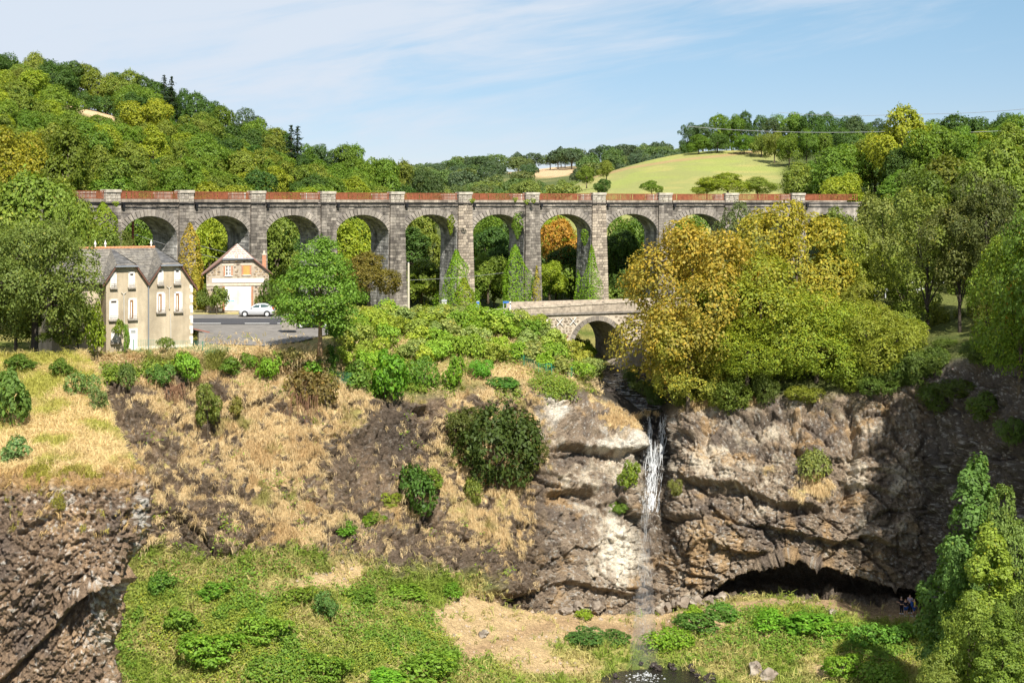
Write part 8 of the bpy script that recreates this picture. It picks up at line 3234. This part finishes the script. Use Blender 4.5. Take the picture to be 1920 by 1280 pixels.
def person(loc, rz, H, label, shirt, shorts, hair, stride=.0, armbend=.3, back=None, trousers=False):
    e = empty('person', loc, label, 'person', 'walkers under the cliff', rz)
    k = H / 1.75
    V = lambda x, y, z: Vector((x, y, z)) * k
    s = stride
    J = [V(0, 0, .95), V(0, 0, 1.12), V(0, 0, 1.30), V(0, 0, 1.43), V(0, -.01, 1.51), V(0, -.02, 1.62), V(0, -.02, 1.72)]
    E = [(0, 1), (1, 2), (2, 3), (3, 4), (4, 5), (5, 6)]
    R_ = [(.155, .115), (.14, .10), (.165, .115), (.12, .09), .055, (.082, .095), .065]
    for sg in (-1, 1):
        b = len(J)
        J += [V(sg * .17, 0, 1.40), V(sg * .23, .03, 1.14), V(sg * .25, -.10 - armbend * .35, .96 + armbend * .25), V(sg * .24, -.13 - armbend * .5, .88 + armbend * .3)]
        E += [(3, b), (b, b + 1), (b + 1, b + 2), (b + 2, b + 3)]
        R_ += [.062, .046, .036, .038]
        b = len(J)
        f_ = sg * s
        J += [V(sg * .09, 0, .88), V(sg * .10, -.22 * f_ - .02, .49), V(sg * .10, -.42 * f_ + (.10 if f_ < 0 else 0), .08 + (.10 if f_ < -.1 else 0)), V(sg * .11, -.42 * f_ - .15 + (.10 if f_ < 0 else 0), .035 + (.04 if f_ < -.1 else 0))]
        E += [(0, b), (b, b + 1), (b + 1, b + 2), (b + 2, b + 3)]
        R_ += [.088, .058, .042, .040]
    link('body', skin_mesh('body', [j for j in J], E, [tuple(x * k for x in r) if isinstance(r, tuple) else r * k for r in R_], SKIN), e)
    # shirt and shorts follow the body a little outside it
    sj, se, sr = [V(0, 0, .97), V(0, 0, 1.12), V(0, 0, 1.30), V(0, 0, 1.42)], [(0, 1), (1, 2), (2, 3)], [(.172, .132), (.158, .12), (.182, .133), (.13, .10)]
    for sg in (-1, 1):
        b = len(sj)
        sj += [V(sg * .17, 0, 1.40), V(sg * .22, .025, 1.18)]
        se += [(3, b), (b, b + 1)]
        sr += [.075, .064]
    link('shirt', skin_mesh('shirt', sj, se, [tuple(x * k for x in r) if isinstance(r, tuple) else r * k for r in sr], shirt), e)
    sj, se, sr = [V(0, 0, .95)], [], [(.172, .135)]
    for sg in (-1, 1):
        b = len(sj)
        f_ = sg * s
        sj += [V(sg * .09, 0, .87), V(sg * .10, -.19 * f_ - .015, .54)]
        se += [(0, b), (b, b + 1)]
        sr += [.105, .088]
        if trousers:
            sj += [V(sg * .10, -.40 * f_ + (.08 if f_ < 0 else 0), .10)]
            se += [(b + 1, b + 2)]
            sr += [.060]
    link('trousers' if trousers else 'shorts', skin_mesh('shorts', sj, se, [tuple(x * k for x in r) if isinstance(r, tuple) else r * k for r in sr], shorts), e)
    link('hair', skin_mesh('hair', [V(0, .015, 1.66), V(0, .01, 1.75)], [(0, 1)], [.095 * k, .075 * k], hair), e)
    if back:
        q = MB()
        q.box(tuple(V(-.14, .12, 1.02)), tuple(V(.14, .30, 1.42)))
        q.build('backpack', back, e)
    SHOE = mat('white_shoe', (.70, .70, .70), .6)
    for sg in (-1, 1):
        f_ = sg * s
        y = -.42 * f_ + (.10 if f_ < 0 else 0)
        z = (.10 if f_ < -.1 else 0)
        q = MB()
        q.hexa([V(*p) for p in ((sg * .10 - .05, y - .19, z), (sg * .10 + .05, y - .19, z), (sg * .10 + .05, y + .08, z), (sg * .10 - .05, y + .08, z), (sg * .10 - .04, y - .17, z + .06), (sg * .10 + .04, y - .17, z + .06), (sg * .10 + .045, y + .07, z + .10), (sg * .10 - .045, y + .07, z + .10))])
        q.build('shoe', SHOE, e)
    return e


DARKC = mat('navy_cloth', (.012, .014, .03), .9)
BLUEC = mat('blue_cloth', (.03, .09, .32), .9)
YELC = mat('yellow_cloth', (.62, .50, .05), .9)
LILAC = mat('lilac_cloth', (.42, .36, .46), .9)
HAIRD = mat('dark_hair', (.02, .014, .01), .8)
HAIRG = mat('grey_hair', (.45, .43, .42), .8)


def foot(px, py):
    p, n = on_gorge(px, py, 8.0)
    return p


person(foot(1691, 1150) + Vector((0, 0, .02)), math.radians(200), 1.62, 'person with grey hair in dark shirt and dark trousers, leftmost of the group', DARKC, DARKC, HAIRG, .05, .8, trousers=True)
person(foot(1699, 1154) + Vector((0, 0, .02)), math.radians(190), 1.65, 'person in navy top and blue shorts standing second from left', DARKC, BLUEC, HAIRD, .03, .6)
person(foot(1705.5, 1149) + Vector((0, 0, .02)), math.radians(170), 1.80, 'tall person in a lilac shirt standing behind the others', LILAC, DARKC, HAIRD, .0, .2, trousers=True)
person(foot(1714, 1156) + Vector((0, 0, .02)), math.radians(100), 1.75, 'person walking in yellow shirt and blue shorts, rightmost of the group', YELC, BLUEC, HAIRD, .55, .4, back=BLUEC)

# ------------------------------------------------------------------ labels that several things share get their place in the row
by_label = {}
for o in COL.objects:
    if o.parent is None and o.get('label') and o.get('category') and o.get('group') not in ('rim trees beyond the right edge', 'wet rocks round the pool', 'stones in the stream bed'):
        by_label.setdefault(o['label'], []).append(o)
for lab, os_ in by_label.items():
    n = len(os_)
    if n < 2 or n > 26:
        continue
    os_.sort(key=lambda o: o.location.x / max(1, o.location.y))
    for i, o in enumerate(os_):
        if n == 2:
            w = ['left of two', 'right of two'][i]
        elif i == 0:
            w = 'leftmost'
        elif i == n - 1:
            w = 'rightmost'
        elif i < 12:
            w = ordinal(i) + ' from left'
        else:
            w = ordinal(n - 1 - i) + ' from right'
        o['label'] = lab.replace('tree in the right hand wood', 'tree of the right hand wood') + ', ' + w
        if len(o['label'].replace(',', '').split()) > 16:
            o['label'] = lab
        if not o.get('group'):
            o['group'] = lab
